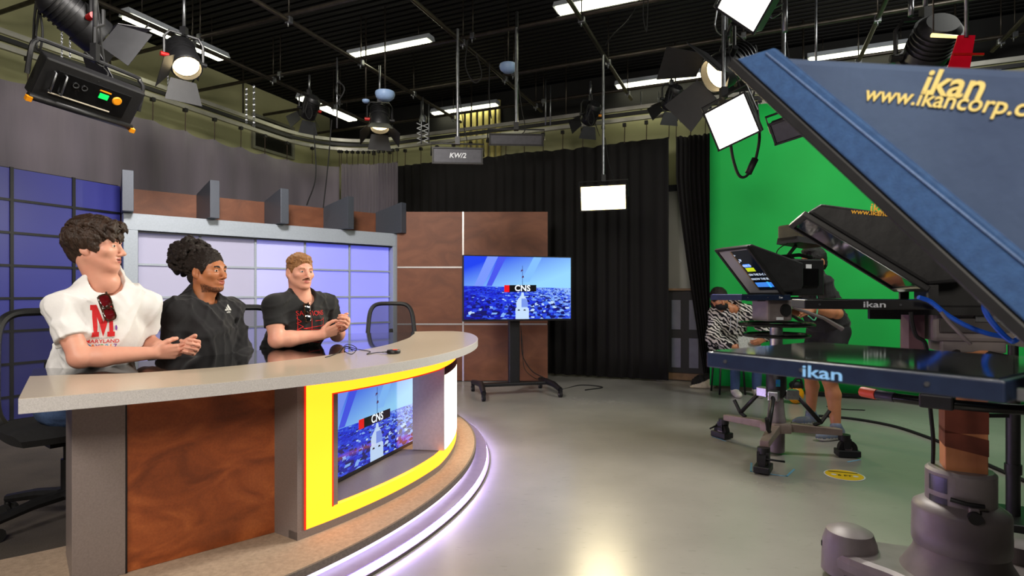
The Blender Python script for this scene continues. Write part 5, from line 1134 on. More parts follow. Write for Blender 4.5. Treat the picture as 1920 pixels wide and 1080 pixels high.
# ================================================================== PEOPLE (implicit surfaces -> surface nets)
class Field:
    def __init__(s, lo, hi, res):
        s.lo = np.array(lo, float); s.res = res
        n = np.ceil((np.array(hi, float)-s.lo)/res).astype(int)+2; s.n = n
        s.ax = [(s.lo[i]+res*np.arange(n[i])).astype(np.float32) for i in range(3)]
        s.d = np.full(n, .5, np.float32)
    def sub(s, lo, hi):
        i0 = np.clip(np.floor((np.array(lo)-s.lo)/s.res).astype(int), 0, s.n); i1 = np.clip(np.ceil((np.array(hi)-s.lo)/s.res).astype(int)+1, 0, s.n)
        sl = tuple(slice(a, b) for a, b in zip(i0, i1))
        return sl, s.ax[0][sl[0]][:, None, None], s.ax[1][sl[1]][None, :, None], s.ax[2][sl[2]][None, None, :]
    def comb(s, sl, e, k, op):
        d = s.d[sl]
        if op == 'add':
            h = np.maximum(k-np.abs(d-e), 0)/k if k > 0 else 0
            s.d[sl] = np.minimum(d, e)-h*h*k*.25
        else:
            e = -e; h = np.maximum(k-np.abs(d-e), 0)/k if k > 0 else 0
            s.d[sl] = np.maximum(d, e)+h*h*k*.25
    def cone(s, a, b, r1, r2=None, k=.02, op='add'):
        r2 = r1 if r2 is None else r2; a, b = np.array(a, float), np.array(b, float); m = max(r1, r2)+k+3*s.res
        sl, X, Y, Z_ = s.sub(np.minimum(a, b)-m, np.maximum(a, b)+m)
        if s.d[sl].size == 0: return s
        ba = b-a; L = float(ba @ ba)+1e-12; px, py, pz = X-a[0], Y-a[1], Z_-a[2]
        t = np.clip((px*ba[0]+py*ba[1]+pz*ba[2])/L, 0, 1)
        e = np.sqrt((px-t*ba[0])**2+(py-t*ba[1])**2+(pz-t*ba[2])**2)-(r1+(r2-r1)*t)
        s.comb(sl, e.astype(np.float32), k, op); return s
    def ball(s, c, r, k=.02, op='add'): return s.cone(c, c, r, r, k, op)
    def ell(s, c, r, R=None, k=.02, op='add'):
        c, r = np.array(c, float), np.array(r, float); m = r.max()+k+3*s.res
        sl, X, Y, Z_ = s.sub(c-m, c+m)
        if s.d[sl].size == 0: return s
        p = [X-c[0], Y-c[1], Z_-c[2]]
        if R is not None:
            R = np.array(R); p = [p[0]*R[0, i]+p[1]*R[1, i]+p[2]*R[2, i] for i in range(3)]
        k0 = np.sqrt((p[0]/r[0])**2+(p[1]/r[1])**2+(p[2]/r[2])**2)+1e-6
        k1 = np.sqrt((p[0]/r[0]**2)**2+(p[1]/r[1]**2)**2+(p[2]/r[2]**2)**2)+1e-6
        s.comb(sl, (k0*(k0-1)/k1).astype(np.float32), k, op); return s
    def plane(s, p, n, k=.004):      # keep the side n points away from
        p, n = np.array(p, float), np.array(n, float); n = n/np.linalg.norm(n)
        e = ((s.ax[0]-p[0])*n[0])[:, None, None]+((s.ax[1]-p[1])*n[1])[None, :, None]+((s.ax[2]-p[2])*n[2])[None, None, :]
        s.d = np.maximum(s.d, e.astype(np.float32)); return s
    def clip_local(s, p, n, c, rad):   # plane cut only within a ball
        p, n, c = np.array(p, float), np.array(n, float), np.array(c, float); n = n/np.linalg.norm(n)
        sl, X, Y, Z_ = s.sub(c-rad, c+rad)
        e = (X-p[0])*n[0]+(Y-p[1])*n[1]+(Z_-p[2])*n[2]; q = np.sqrt((X-c[0])**2+(Y-c[1])**2+(Z_-c[2])**2)
        s.d[sl] = np.where(q < rad, np.maximum(s.d[sl], e), s.d[sl]); return s
    def ripple(s, amp, freq, seed, n=7, stretch=(1, 1, 1), ridged=True):
        rnd = np.random.RandomState(seed); X, Y, Z_ = s.ax[0][:, None, None], s.ax[1][None, :, None], s.ax[2][None, None, :]
        tot = np.zeros(s.n, np.float32)
        for i in range(n):
            v = rnd.normal(size=3)*np.array(stretch); v = v/np.linalg.norm(v)*freq*rnd.uniform(.6, 1.5); w_ = rnd.normal(size=3); w_ = w_/np.linalg.norm(w_)*freq*.35
            ph = rnd.uniform(0, 6.28, 2)
            g = np.sin(X*v[0]+Y*v[1]+Z_*v[2]+ph[0]+.9*np.sin(X*w_[0]+Y*w_[1]+Z_*w_[2]+ph[1]))
            tot += (1-2*np.abs(g)) if ridged else g
        s.d += (tot*(amp/n**.5)).astype(np.float32); return s
    def folds(s, amp, freq, seed, n=5, stretch=(1, 1, .35)):
        rnd = np.random.RandomState(seed); X, Y, Z_ = s.ax[0][:, None, None], s.ax[1][None, :, None], s.ax[2][None, None, :]
        for i in range(n):
            v = rnd.normal(size=3)*np.array(stretch); v = v/np.linalg.norm(v)*freq*rnd.uniform(.7, 1.3); w_ = rnd.normal(size=3); w_ = w_/np.linalg.norm(w_)*freq*.3; u_ = rnd.normal(size=3); u_ = u_/np.linalg.norm(u_)*rnd.uniform(7, 13); ph = rnd.uniform(0, 6.28, 3)
            g = np.sin(X*v[0]+Y*v[1]+Z_*v[2]+ph[0]+1.1*np.sin(X*w_[0]+Y*w_[1]+Z_*w_[2]+ph[1]))
            m = np.clip(np.sin(X*u_[0]+Y*u_[1]+Z_*u_[2]+ph[2])*1.6-.1, 0, 1)
            s.d -= (amp*np.clip(1-np.abs(g)*1.7, 0, 1)**1.3*m).astype(np.float32)
        return s
    def mesh(s):
        d = s.d; n = s.n; ins = d < 0
        c = np.zeros(n-1, np.int8)
        for i in (0, 1):
            for j in (0, 1):
                for k in (0, 1): c += ins[i:n[0]-1+i, j:n[1]-1+j, k:n[2]-1+k]
        act = np.argwhere((c > 0) & (c < 8)); idx = -np.ones(n-1, np.int64); idx[tuple(act.T)] = np.arange(len(act))
        acc = np.zeros((len(act), 3)); cnt = np.zeros(len(act))
        cor = [(0, 0, 0), (1, 0, 0), (0, 1, 0), (1, 1, 0), (0, 0, 1), (1, 0, 1), (0, 1, 1), (1, 1, 1)]
        val = np.stack([d[act[:, 0]+o[0], act[:, 1]+o[1], act[:, 2]+o[2]] for o in cor], 1)
        for a, b in ((0, 1), (2, 3), (4, 5), (6, 7), (0, 2), (1, 3), (4, 6), (5, 7), (0, 4), (1, 5), (2, 6), (3, 7)):
            va, vb = val[:, a], val[:, b]; m = (va < 0) != (vb < 0); t = np.zeros(len(act)); t[m] = va[m]/(va[m]-vb[m])
            pa, pb = np.array(cor[a]), np.array(cor[b]); acc[m] += pa+(pb-pa)*t[m][:, None]; cnt[m] += 1
        V_ = s.lo+(act+acc/cnt[:, None])*s.res
        F_ = []
        for ax in range(3):
            o1, o2 = (ax+1) % 3, (ax+2) % 3
            sl0 = [slice(1, n[i]-1) for i in range(3)]; sl1 = [slice(1, n[i]-1) for i in range(3)]
            sl0[ax] = slice(0, n[ax]-1); sl1[ax] = slice(1, n[ax])
            A, B = ins[tuple(sl0)], ins[tuple(sl1)]
            e = np.argwhere(A != B); inv = A[tuple(e.T)]
            e = e+np.array([0 if i == ax else 1 for i in range(3)])
            def cell(a, b):
                q = e.copy(); q[:, o1] -= a; q[:, o2] -= b; return idx[tuple(q.T)]
            f = np.stack([cell(1, 1), cell(0, 1), cell(0, 0), cell(1, 0)], 1)
            f[~inv] = f[~inv][:, ::-1]; F_.append(f)
        F_ = np.concatenate(F_); F_ = F_[(F_ >= 0).all(1)]
        return V_, F_
def mesh_obj(name, parts, mats, parent=None, loc=(0, 0, 0), smooth_iter=0):
    """parts: list of (verts, quads, material index array or int) joined into one mesh object"""
    vs, fs, ms, o = [], [], [], 0
    for v, f, m in parts:
        vs.append(v); fs.append(f+o); ms.append(np.full(len(f), m) if np.isscalar(m) else m); o += len(v)
    v, f, m = np.concatenate(vs), np.concatenate(fs), np.concatenate(ms)
    if smooth_iter:
        for _ in range(smooth_iter):
            acc = np.zeros_like(v); cn = np.zeros(len(v))
            for a in range(4):
                b = (a+1) % 4; np.add.at(acc, f[:, a], v[f[:, b]]); np.add.at(cn, f[:, a], 1); np.add.at(acc, f[:, b], v[f[:, a]]); np.add.at(cn, f[:, b], 1)
            v = v*.5+.5*acc/np.maximum(cn, 1)[:, None]
    me = bpy.data.meshes.new(name); off = np.array(LOC[parent.name] if parent is not None else loc, float)
    me.vertices.add(len(v)); me.vertices.foreach_set('co', (v-off).astype(np.float32).ravel())
    me.loops.add(f.size); me.loops.foreach_set('vertex_index', f.ravel().astype(np.int32))
    me.polygons.add(len(f)); me.polygons.foreach_set('loop_start', np.arange(0, f.size, 4, dtype=np.int32)); me.polygons.foreach_set('loop_total', np.full(len(f), 4, np.int32))
    me.polygons.foreach_set('material_index', m.astype(np.int32)); me.polygons.foreach_set('use_smooth', np.ones(len(f), bool))
    for q in mats: me.materials.append(q)
    me.update(calc_edges=True); me.validate()
    ob = bpy.data.objects.new(name, me); COL.objects.link(ob)
    if parent is not None: ob.parent = parent
    else: ob.location = loc
    LOC[ob.name] = Vector(off)
    return ob
def npv(v): return np.array(v, float)
def rotm(yaw, pitch=0, roll=0):
    """head frame: columns = person's right (x), forward (y), up (z); yaw = heading angle of forward in plan"""
    f = Vector((math.cos(yaw), math.sin(yaw), 0)); x = Vector((f.y, -f.x, 0)); R = frame(x, f, Z)
    return R @ Matrix.Rotation(pitch, 3, 'X') @ Matrix.Rotation(roll, 3, 'Y')
def head(c, R, neck, o, res=.0026):
    """returns world mesh; local: x right, y forward, z up, origin at eye level on the skull axis"""
    Rn = np.array(R); c = npv(c); nb = Rn.T @ (npv(neck)-c); S = o.get('s', 1.0); nb = nb/S; w_ = o.get('w', 1.0)
    F = Field((-.12, -.14, min(-.22, nb[2]-.02)), (.12, .15, .145), res)
    F.ell((0, -.014, .030), (.0745*w_, .096, .086), k=.01)
    F.ell((0, .030, -.030), (.0585*w_, .062, .088), k=.035)
    for q in (-1, 1):
        F.cone((.054*q*w_, -.002, -.052), (.020*q, .062, -.098), .020, .016, k=.03)
        F.ell((.044*q*w_, .058, -.024), (.022, .020, .016), k=.028)
    F.ell((0, .073, -.101), (.021, .015, .015), k=.022)
    F.cone((-.034, .078, .020), (.034, .078, .020), .0115, .0115, k=.022)
    # eye sockets, lids
    for q in (-1, 1):
        F.ell((.0315*q, .099, .001), (.0175, .0135, .0105), k=.014, op='sub')
        F.ball((.0315*q, .0745, -.0005), .0135, k=.003)
        F.cone((.0215*q, .0865, .0055), (.0425*q, .0815, .0040), .0032, .0030, k=.004)
        F.cone((.0215*q, .0855, -.0065), (.0420*q, .0805, -.0050), .0026, .0026, k=.005)
        F.cone((.016*q, .0905, .0185), (.047*q, .0785, .0205), .0042, .0032, k=.006)       # brow hair relief
    # nose
    nl_ = o.get('nose', 1.0)
    F.cone((0, .086, .012), (0, .1005+.010*nl_, -.030), .0075, .0088, k=.014)
    F.ell((0, .102+.011*nl_, -.036), (.0105, .0105, .0092), k=.008)
    for q in (-1, 1):
        F.ell((.0115*q, .097+.003*nl_, -.041), (.0068, .0095, .0065), k=.007)
        F.ell((.0065*q, .103, -.0475), (.0032, .0045, .0028), k=.003, op='sub')
    # mouth
    F.ell((0, .076, -.066), (.028, .019, .020), k=.016)
    F.cone((-.019, .0865, -.0615), (0, .0945, -.0595), .0042, .0052, k=.006); F.cone((.019, .0865, -.0615), (0, .0945, -.0595), .0042, .0052, k=.006)
    F.cone((-.016, .0865, -.0715), (.016, .0865, -.0715), .0052, .0052, k=.007); F.ell((0, .0925, -.072), (.012, .0045, .0055), k=.006)
    op_ = o.get('open', 0.0); sm = o.get('smile', .003)
    F.cone((-.022, .0905, -.0655+sm), (0, .0985, -.0660), .0012+.3*op_, .0016+op_, k=.002, op='sub'); F.cone((.022, .0905, -.0655+sm), (0, .0985, -.0660), .0012+.3*op_, .0016+op_, k=.002, op='sub')
    # ears
    for q in (-1, 1):
        Re = np.array(Matrix.Rotation(.28*q, 3, 'Z') @ Matrix.Rotation(-.18, 3, 'X'))
        F.ell((.079*q*w_, -.014, -.010), (.0085, .019, .032), Re, k=.008); F.ell((.0765*q*w_, -.006, -.034), (.007, .010, .012), k=.008)
        F.ell((.0875*q*w_, -.011, -.006), (.0055, .0105, .0195), Re, k=.004, op='sub')
    # neck
    nr = o.get('neck_r', .056)
    F.cone((0, -.028, -.055), nb, nr, nr*1.12, k=.03); F.ell((0, .030, -.135), (.012, .012, .016), k=.03)
    v, f = F.mesh()
    cen = v[f].mean(1); x, y, z = cen.T; ax_ = np.abs(x); m = np.zeros(len(f), int)
    front = y > .05
    lip = front & (((x/.0225)**2+((z+.0602-sm*.35*(ax_/.02)**2)/.0058)**2 < 1) | ((x/.020)**2+((z+.0715-sm*.35*(ax_/.02)**2)/.0068)**2 < 1)) & (y > .078)
    m[lip] = 1
    if op_ > 0: m[front & ((x/.017)**2+((z+.0655)/(.0022+op_*.6))**2 < 1) & (y > .068) & (y < .0935)] = 6
    ed = np.sqrt((ax_-.0315)**2+(y-.0745)**2+(z+.0005)**2)
    eye = (ed < .0150) & (((ax_-.0318)/.0125)**2+((z+.0008)/.0058)**2 < 1) & (y > .078)
    m[eye] = 2
    gx, gz = o.get('gaze', (0, 0))
    ir = eye & ((x-np.sign(x)*.0315-gx)**2+(z+.0004-gz)**2 < .0054**2); m[ir] = 3
    ua = (ax_-.016)/.032; brow = front & (ua > -.02) & (ua < 1.0) & (np.abs(z-(.0195+.006*np.sin(np.clip(ua, 0, 1)*2.4)-.003*ua)) < (.0046-.0022*ua)*o.get('brow', 1.0)) & (y > .06)
    m[brow] = 4
    if o.get('stache'): m[(((x/.031)**2+((z+.0525+.22*(ax_-.008)*(ax_ > .008))/.0078)**2) < 1) & (y > .076) & ((z > -.0585) | (ax_ > .02))] = 5
    if o.get('stubble'):
        jaw = (z < -.074-.02*np.clip((y-.03)/.04, 0, 1)) & (y > .005) & (z > -.122) & ~lip; jaw |= (z > -.0555) & (z < -.0475) & (ax_ < .026) & (y > .082)
        m[jaw & (m == 0) & (np.random.RandomState(3).rand(len(m)) < np.clip((-.070-z)/.016, .25, .9))] = 5
    return (c+(v*S) @ Rn.T), f, m
def local_mesh(F, c, R, S=1.0): v, f = F.mesh(); return npv(c)+(v*S) @ np.array(R).T, f
def hand(F, w_, d, l, n, curl=(.9, 1.9, 2.6), spread=.0, thumb=None, s=1.0):
    """w wrist, d towards knuckles, l thumb side, n palm normal (palm faces n)"""
    w_, d, l, n = [npv(q) for q in (w_, d, l, n)]; d /= np.linalg.norm(d); l = l-d*(l @ d); l /= np.linalg.norm(l); n = n-d*(n @ d)-l*(n @ l); n /= np.linalg.norm(n)
    ks = [(.027, .088, .0), (.009, .092, -.003), (-.009, .088, -.001), (-.026, .080, .002)]; lens = [(.043, .025, .020), (.047, .029, .021), (.043, .027, .020), (.034, .020, .018)]; rr = [.0088, .0090, .0086, .0076]
    for i in range(4):
        kp_ = w_+(d*ks[i][1]+l*ks[i][0]+n*ks[i][2])*s
        F.cone(w_+(d*.012+l*ks[i][0]*.62)*s, kp_, .0135*s, .0108*s, k=.010)
        cu = curl[i] if isinstance(curl[0], (list, tuple)) else curl
        p = kp_; a0 = spread*(1.5-i)
        for j in range(3):
            a = cu[j]; q = p+(d*math.cos(a)+n*math.sin(a)+l*math.sin(a0)*.3)*lens[i][j]*s
            F.cone(p, q, rr[i]*(1-.06*j)*s, rr[i]*(1-.06*(j+1))*s, k=.0035); p = q
    F.ell(w_+(d*.045+n*.006)*s, (npv((.04, .03, .013)))*s, np.stack([d, l, n], 1), k=.012)
    t = thumb or [(.025, .030, .010), (.058, .046, .018), (.088, .050, .022), (.108, .050, .020)]
    tp_ = [w_+(d*a+l*b+n*c)*s for a, b, c in t]; tr_ = (.0145, .0115, .0102, .0085)
    F.cone(w_+(d*.005+l*.012)*s, tp_[0], .0145*s, tr_[0]*s, k=.012)
    for j in range(3): F.cone(tp_[j], tp_[j+1], tr_[j]*s, tr_[j+1]*s, k=.004)
def arm(F, sh, el, wr, s=1.0, up=.046, hide_to=None):
    sh, el, wr = npv(sh), npv(el), npv(wr)
    F.cone(sh, sh+(el-sh)*.5, up*1.08*s, up*s, k=.02); F.cone(sh+(el-sh)*.45, el, up*s, .039*s, k=.02)
    m = el+(wr-el)*.28; F.cone(el, m, .040*s, .0425*s, k=.02); F.cone(m, wr, .0425*s, .0275*s, k=.02); F.ball(el, .038*s, k=.015)
def bounds(pts, pad): p = np.array([npv(q) for q in pts]); return p.min(0)-pad, p.max(0)+pad
def torso(F, fr, S_R, S_L, neck, pelvis, o, inflate=0.0):
    """fr: chest frame columns right, forward, up"""
    Rn = np.array(fr); x, y, z = Rn[:, 0], Rn[:, 1], Rn[:, 2]; SR, SL, nk, pv = npv(S_R), npv(S_L), npv(neck), npv(pelvis); g = inflate; b = o.get('build', 1.0)
    ms = (SR+SL)/2
    F.ell(ms-z*.125+y*.006, npv((.150*b+g, .104*b+g, .165+g)), Rn, k=.04)
    F.cone(SR+(ms-SR)*.18, SL+(ms-SL)*.18, .046*b+g, .046*b+g, k=.06)
    F.ball(SR, .046*b+g, k=.05); F.ball(SL, .046*b+g, k=.05)
    F.cone(nk-y*.012+z*.015, SR+(ms-SR)*.15-z*.004, .044+g, .036+g, k=.05); F.cone(nk-y*.012+z*.015, SL+(ms-SL)*.15-z*.004, .044+g, .036+g, k=.05)
    md = ms*.42+pv*.58
    F.ell(md+y*.015*b, npv((.155*b+g, .116*b+g, .18+g)), Rn, k=.08)
    F.ell(pv+npv((0, 0, .06)), npv((.172*b+g, .128*b+g, .13+g)), Rn, k=.06)
    return F
m_skinA = mat('fair_skin', (226, 170, 146), .45, var=(9, (214, 152, 130)), bump=(160, .06, .001), sss=.12)
def skin_mats(tag_, skin, skin2, lip, hair, iris, stub):
    return [mat('skin_'+tag_, skin, .46, var=(11, skin2), bump=(220, .05, .001), sss=.1), mat('lips_'+tag_, lip, .4, var=(60, tuple(int(c*.94) for c in lip))), mat('eye_white', (206, 196, 188), .25, var=(40, (196, 184, 176))),
            mat('iris_'+tag_, iris, .15, var=(200, tuple(int(c*.6) for c in iris))), mat('brow_'+tag_, hair, .8, var=(150, tuple(int(c*.7) for c in hair))), mat('facial_hair_'+tag_, stub, .7, var=(240, tuple(int(c*.8) for c in stub))), mat('mouth_dark', (70, 26, 24), .5, var=(30, (56, 20, 20)))]
def hair_mat(nm, c1, c2, sc_=(1, 1, 1), scale=260): return mat(nm, c1, .5, var=(scale*.35, c2, 6), bump=(scale, .9, .006), stretch=sc_)
def locks(F, n, seed, c, r, region, flow, L=.036, w0=.0085, w1=.003, k=.005, jit=.35):
    rnd = random.Random(seed); made = 0
    while made < n:
        u_ = Vector((rnd.gauss(0, 1), rnd.gauss(0, 1), rnd.gauss(0, 1))).normalized(); p = Vector((c[0]+u_.x*r[0], c[1]+u_.y*r[1], c[2]+u_.z*r[2]))
        if not region(p): continue
        nn = Vector((u_.x/r[0], u_.y/r[1], u_.z/r[2])).normalized(); fl = flow(p)+Vector((rnd.gauss(0, jit), rnd.gauss(0, jit), rnd.gauss(0, jit))); t = (fl-nn*fl.dot(nn)).normalized()
        l = L*rnd.uniform(.7, 1.3); m_ = p+t*l*.55+nn*.003; e = p+t*l+nn*rnd.uniform(-.004, .005)
        F.cone(p-nn*.004, m_, w0*.8, w0, k=k); F.cone(m_, e, w0, w1, k=k); made += 1
def seated_legs(F, pv, f, knee_z, foot_z, spread=.13, k=.05, fwd=.44):
    f = npv(f); r = npv((f[1], -f[0], 0)); pv = npv(pv)
    kn, an = [], []
    for q in (-1, 1):
        hp = pv+r*.085*q+npv((0, 0, .03)); kk = pv+r*spread*q+f*fwd; kk[2] = knee_z; aa = kk+f*.03; aa[2] = foot_z+.09
        F.cone(hp, kk, .086, .062, k=k); F.cone(kk, aa, .06, .046, k=.03); kn.append(kk); an.append(aa)
    return kn, an
def shoes(name, an, f, foot_z, m, sole_m, parent):
    f = npv(f); r = npv((f[1], -f[0], 0))
    for a in an:
        a = a.copy(); a[2] = foot_z; lo, hi = bounds([a-f*.1, a+f*.24], .09); lo[2] = foot_z-.01
        F = Field(lo, hi+npv((0, 0, .08)), .006); R = np.stack([r, f, npv((0, 0, 1))], 1)
        F.ell(a-f*.02+npv((0, 0, .055)), (.040, .06, .06), R, k=.02); F.ell(a+f*.09+npv((0, 0, .035)), (.046, .11, .042), R, k=.03); F.cone(a+npv((0, 0, .06)), a+npv((0, 0, .105)), .042, .045, k=.02)
        F.plane(a+npv((0, 0, .0)), (0, 0, -1)); v, fc = F.mesh(); mi = (v[fc].mean(1)[:, 2] < foot_z+.026).astype(int)
        mesh_obj(name, [(v, fc, mi)], [m, sole_m], parent)
# ---- printing flat artwork on a cloth surface
def bvh_of(ob): 
    me = ob.data; off = LOC[ob.name]; return BVHTree.FromPolygons([v.co+off for v in me.vertices], [p.vertices[:] for p in me.polygons])
def project(name, me, M, bvh, ray, m, parent, cuts=.012, lift=.0016, label=None):
    bm = bmesh.new(); bm.from_mesh(me); bm.transform(M)
    for _ in range(4):
        es = [e for e in bm.edges if e.calc_length() > cuts]
        if not es: break
        bmesh.ops.subdivide_edges(bm, edges=es, cuts=1, use_grid_fill=False); bmesh.ops.triangulate(bm, faces=[f for f in bm.faces if len(f.verts) > 3])
    bmesh.ops.triangulate(bm, faces=bm.faces[:])
    ray = Vector(ray).normalized(); bad = []
    for v in bm.verts:
        h, n, i, ds = bvh.ray_cast(v.co-ray*.35, ray)
        if h is None: bad.append(v)
        else: v.co = h-ray*lift*1.0+n*lift*.6
    if bad: bmesh.ops.delete(bm, geom=bad, context='VERTS')
    off = LOC[parent.name]; bm.transform(Matrix.Translation(-off))
    me2 = bpy.data.meshes.new(name); bm.to_mesh(me2); bm.free(); me2.materials.append(m)
    o = bpy.data.objects.new(name, me2); COL.objects.link(o); o.parent = parent; LOC[o.name] = off
    if label: o['label'] = label
    return o
def poly_mesh(polys):
    me = bpy.data.meshes.new('art'); vs, fs = [], []
    for p in polys: fs.append(tuple(range(len(vs), len(vs)+len(p)))); vs += [(x, y, 0) for x, y in p]
    me.from_pydata(vs, [], fs); return me
# ---------------------------------------------------------------- presenter in the white shirt
def unit(a): return Vector((math.cos(math.radians(a)), math.sin(math.radians(a)), 0))
def chest_frame(deg, lean=0.0):
    f = unit(deg); x = Vector((f.y, -f.x, 0)); z = (Z*math.cos(lean)+f*math.sin(lean)).normalized(); y = z.cross(x); return frame(x, y, z)
m_white_shirt = mat('white_cotton', (232, 230, 228), .85, var=(6, (222, 220, 220)), bump=(14, .35, .012), sheen=.1)
m_black_shirt = mat('black_cotton', (17, 17, 18), .85, var=(6, (24, 24, 25)), bump=(16, .3, .01), sheen=.08)
m_sweat = mat('charcoal_sweatshirt', (26, 25, 28), .9, var=(6, (34, 33, 36)), bump=(12, .35, .012), sheen=.12)
m_jeans = mat('blue_denim', (52, 72, 108), .85, var=(120, (66, 88, 126)), bump=(300, .3, .002))
m_darkjean = mat('dark_trousers', (24, 26, 34), .85, var=(80, (32, 34, 42)))
m_shoe = mat('white_trainer', (216, 210, 200), .6, var=(30, (200, 194, 184))); m_sole = mat('pale_sole', (230, 228, 222), .6, var=(20, (216, 214, 208)))
def person(label, skin, headspec, parts): pass
def shirt_field(fr, SR, SL, nk, pv, o, sleeves, res=.005, inflate=.010, zcut=None, neck_cut=None, vneck=False, ripple=(.0035, 42, 1)):
    pts = [SR, SL, nk, pv]+[p for s in sleeves for p in s[:2]]
    lo, hi = bounds(pts, .26); lo[2] = npv(pv)[2]-.12; hi[2] = npv(nk)[2]+.10
    F = Field(lo, hi, res); torso(F, fr, SR, SL, nk, pv, o, inflate)
    for a, b, r0, r1, cut in sleeves:
        a, b = npv(a), npv(b)
        if not cut: F.cone(a, b, r0, r1, k=.03); continue
        G = Field(lo, hi, res); G.cone(a, b+(b-a)*.2, r0, r1, k=.0); G.plane(b, b-a)
        h = np.maximum(.03-np.abs(F.d-G.d), 0)/.03; F.d = np.minimum(F.d, G.d)-h*h*.0075; del G
    F.ripple(ripple[0]*.4, ripple[1]*.5, ripple[2], 6, (1, 1, .5), False)
    F.folds(ripple[0]*1.9, ripple[1]*.8, ripple[2]+50, 4, (1, 1, .55)); F.folds(ripple[0]*1.1, ripple[1]*1.0, ripple[2]+90, 2, (.6, .6, 1))
    x, y, z = [npv(c) for c in (fr.col[0], fr.col[1], fr.col[2])]; n = npv(nk)
    n = n+z*o.get('nkz', 0)
    F.cone(n+y*.026-z*.012, n+z*.14-y*.0+y*.05, o.get('collar', .066), o.get('collar', .066)+.01, k=.006, op='sub')
    if vneck:
        F.cone(n+y*.06-z*.0, n+y*.12-z*.095, .05, .004, k=.008, op='sub')
    return F
# ---- man 1
f1 = -38.5; fr1 = chest_frame(f1, .16)
SR1, SL1 = Vector((-1.915, 2.41, 1.118)), Vector((-1.71, 2.655, 1.122)); nk1 = (SR1+SL1)/2+Z*.135-unit(f1)*.005; pv1 = Vector((-2.04, 2.69, .64))
hd1 = at(176, 457, 2.50)
hd1 = Vector((-1.825, 2.50, 1.385))
R1 = rotm(math.radians(12), .0, .04)
ER1, EL1 = Vector((-1.80, 2.37, .908)), Vector((-1.765, 2.735, .925)); HC1 = Vector((-1.515, 2.60, .913))
mats1 = skin_mats('fair', (224, 166, 142), (212, 148, 126), (188, 104, 96), (58, 40, 28), (70, 60, 46), (196, 140, 120))
hv, hf, hm = head(hd1, R1, nk1-Z*.03, dict(nose=.9, open=.0035, smile=.002, gaze=(.001, 0), s=.95, neck_r=.058))
WR1 = ER1+(HC1-ER1).normalized()*.262; WL1 = EL1+(HC1-EL1).normalized()*.215+Z*.0
lo, hi = bounds([SR1, SL1, ER1, EL1, HC1], .11); F = Field(lo, hi, .003)
arm(F, SR1, ER1, WR1, 1.0); arm(F, SL1, EL1, WL1, 1.0)
dR = (HC1-ER1).normalized(); nR = (Vector((dR.y, -dR.x, 0))*-1); 
if nR.y < 0: nR = -nR
hand(F, WR1, dR, Z*.95-nR*.3, nR, ((.55, 1.5, 2.2), (.6, 1.55, 2.3), (.65, 1.6, 2.3), (.7, 1.7, 2.4)), thumb=[(.028, .034, .006), (.054, .048, .010), (.076, .053, .020), (.092, .052, .030)])
dL = (HC1-EL1).normalized(); dL = (dL+Vector((.25, .05, 0))).normalized(); nL = Vector((dL.y, -dL.x, 0))
if nL.y > 0: nL = -nL
hand(F, WL1+Vector((.045, .012, .012)), dL, Z*.9-nL*.3, nL, ((.7, 1.8, 2.6), (.75, 1.85, 2.7), (.8, 1.9, 2.7), (.85, 1.9, 2.7)), thumb=[(.028, .032, .004), (.050, .047, .006), (.070, .053, .014), (.084, .054, .024)])
av, af = F.mesh()
# body core (hidden under the clothes)
lo, hi = bounds([SR1, SL1, pv1, nk1], .2); F = Field(lo, hi, .012); torso(F, fr1, SR1, SL1, nk1-Z*.02, pv1, {}, -.012); bv, bf_ = F.mesh()
man1 = mesh_obj('person', [(hv, hf, hm), (av, af, 0), (bv, bf_, 0)], mats1, loc=pv1)
tag(man1, 'person in a white printed shirt leaning on the desk, hands clasped', 'person', 'presenters at the desk')
SE1 = SR1+(ER1-SR1)*.62; SEL1 = SL1+(EL1-SL1)*.58
F = shirt_field(fr1, SR1, SL1, nk1-Z*.015, pv1, {}, [(SR1, SE1, .051, .063, True), (SL1, SEL1, .050, .061, True)], inflate=.008, ripple=(.0048, 46, 11))
sv, sf = F.mesh(); shirt1 = mesh_obj('shirt', [(sv, sf, 0)], [m_white_shirt], man1, smooth_iter=3)
lo, hi = bounds([pv1, pv1+Vector(unit(2))*.55], .25); lo[2] = HR; F = Field(lo, hi, .009)
F.ell(npv(pv1)+npv((0, 0, .02)), (.175, .15, .12), np.array(fr1), k=.03); kn, an = seated_legs(F, pv1, unit(2), .60, HR, spread=.11); F.ripple(.004, 40, 5); tv_, tf_ = F.mesh(); mesh_obj('trousers', [(tv_, tf_, 0)], [m_jeans], man1)
shoes('shoe', an, unit(2), HR, m_shoe, m_sole, man1)
# hair
F = Field((-.13, -.15, -.12), (.13, .14, .17), .0032)
F.ell((0, -.018, .040), (.083, .104, .092), k=.01); F.ell((0, .050, .088), (.062, .050, .028), k=.02); F.ell((.01, .084, .066), (.045, .014, .014), k=.015); F.ell((0, -.075, -.020), (.068, .04, .062), k=.03)
for q in (-1, 1): F.ell((.070*q, .015, .012), (.014, .03, .035), k=.02)
F.ell((0, .135, -.018), (.085, .085, .078), k=.006, op='sub')
for q in (-1, 1): F.ell((.088*q, -.008, -.022), (.030, .030, .036), k=.006, op='sub'); F.ell((.06*q, .075, -.03), (.05, .055, .05), k=.006, op='sub')
locks(F, 480, 5, (0, -.018, .040), (.084, .104, .090), lambda p: not (p.y > .03 and p.z < .062) and not (p.z < -.03) and not (abs(p.x) > .06 and p.y > -.04 and p.z < .012), lambda p: Vector((.25-2*p.x*0, .9 if p.z > .06 else .25, -.1 if p.z > .09 else -1.0)), L=.046, w0=.0052, k=.012, jit=.22)
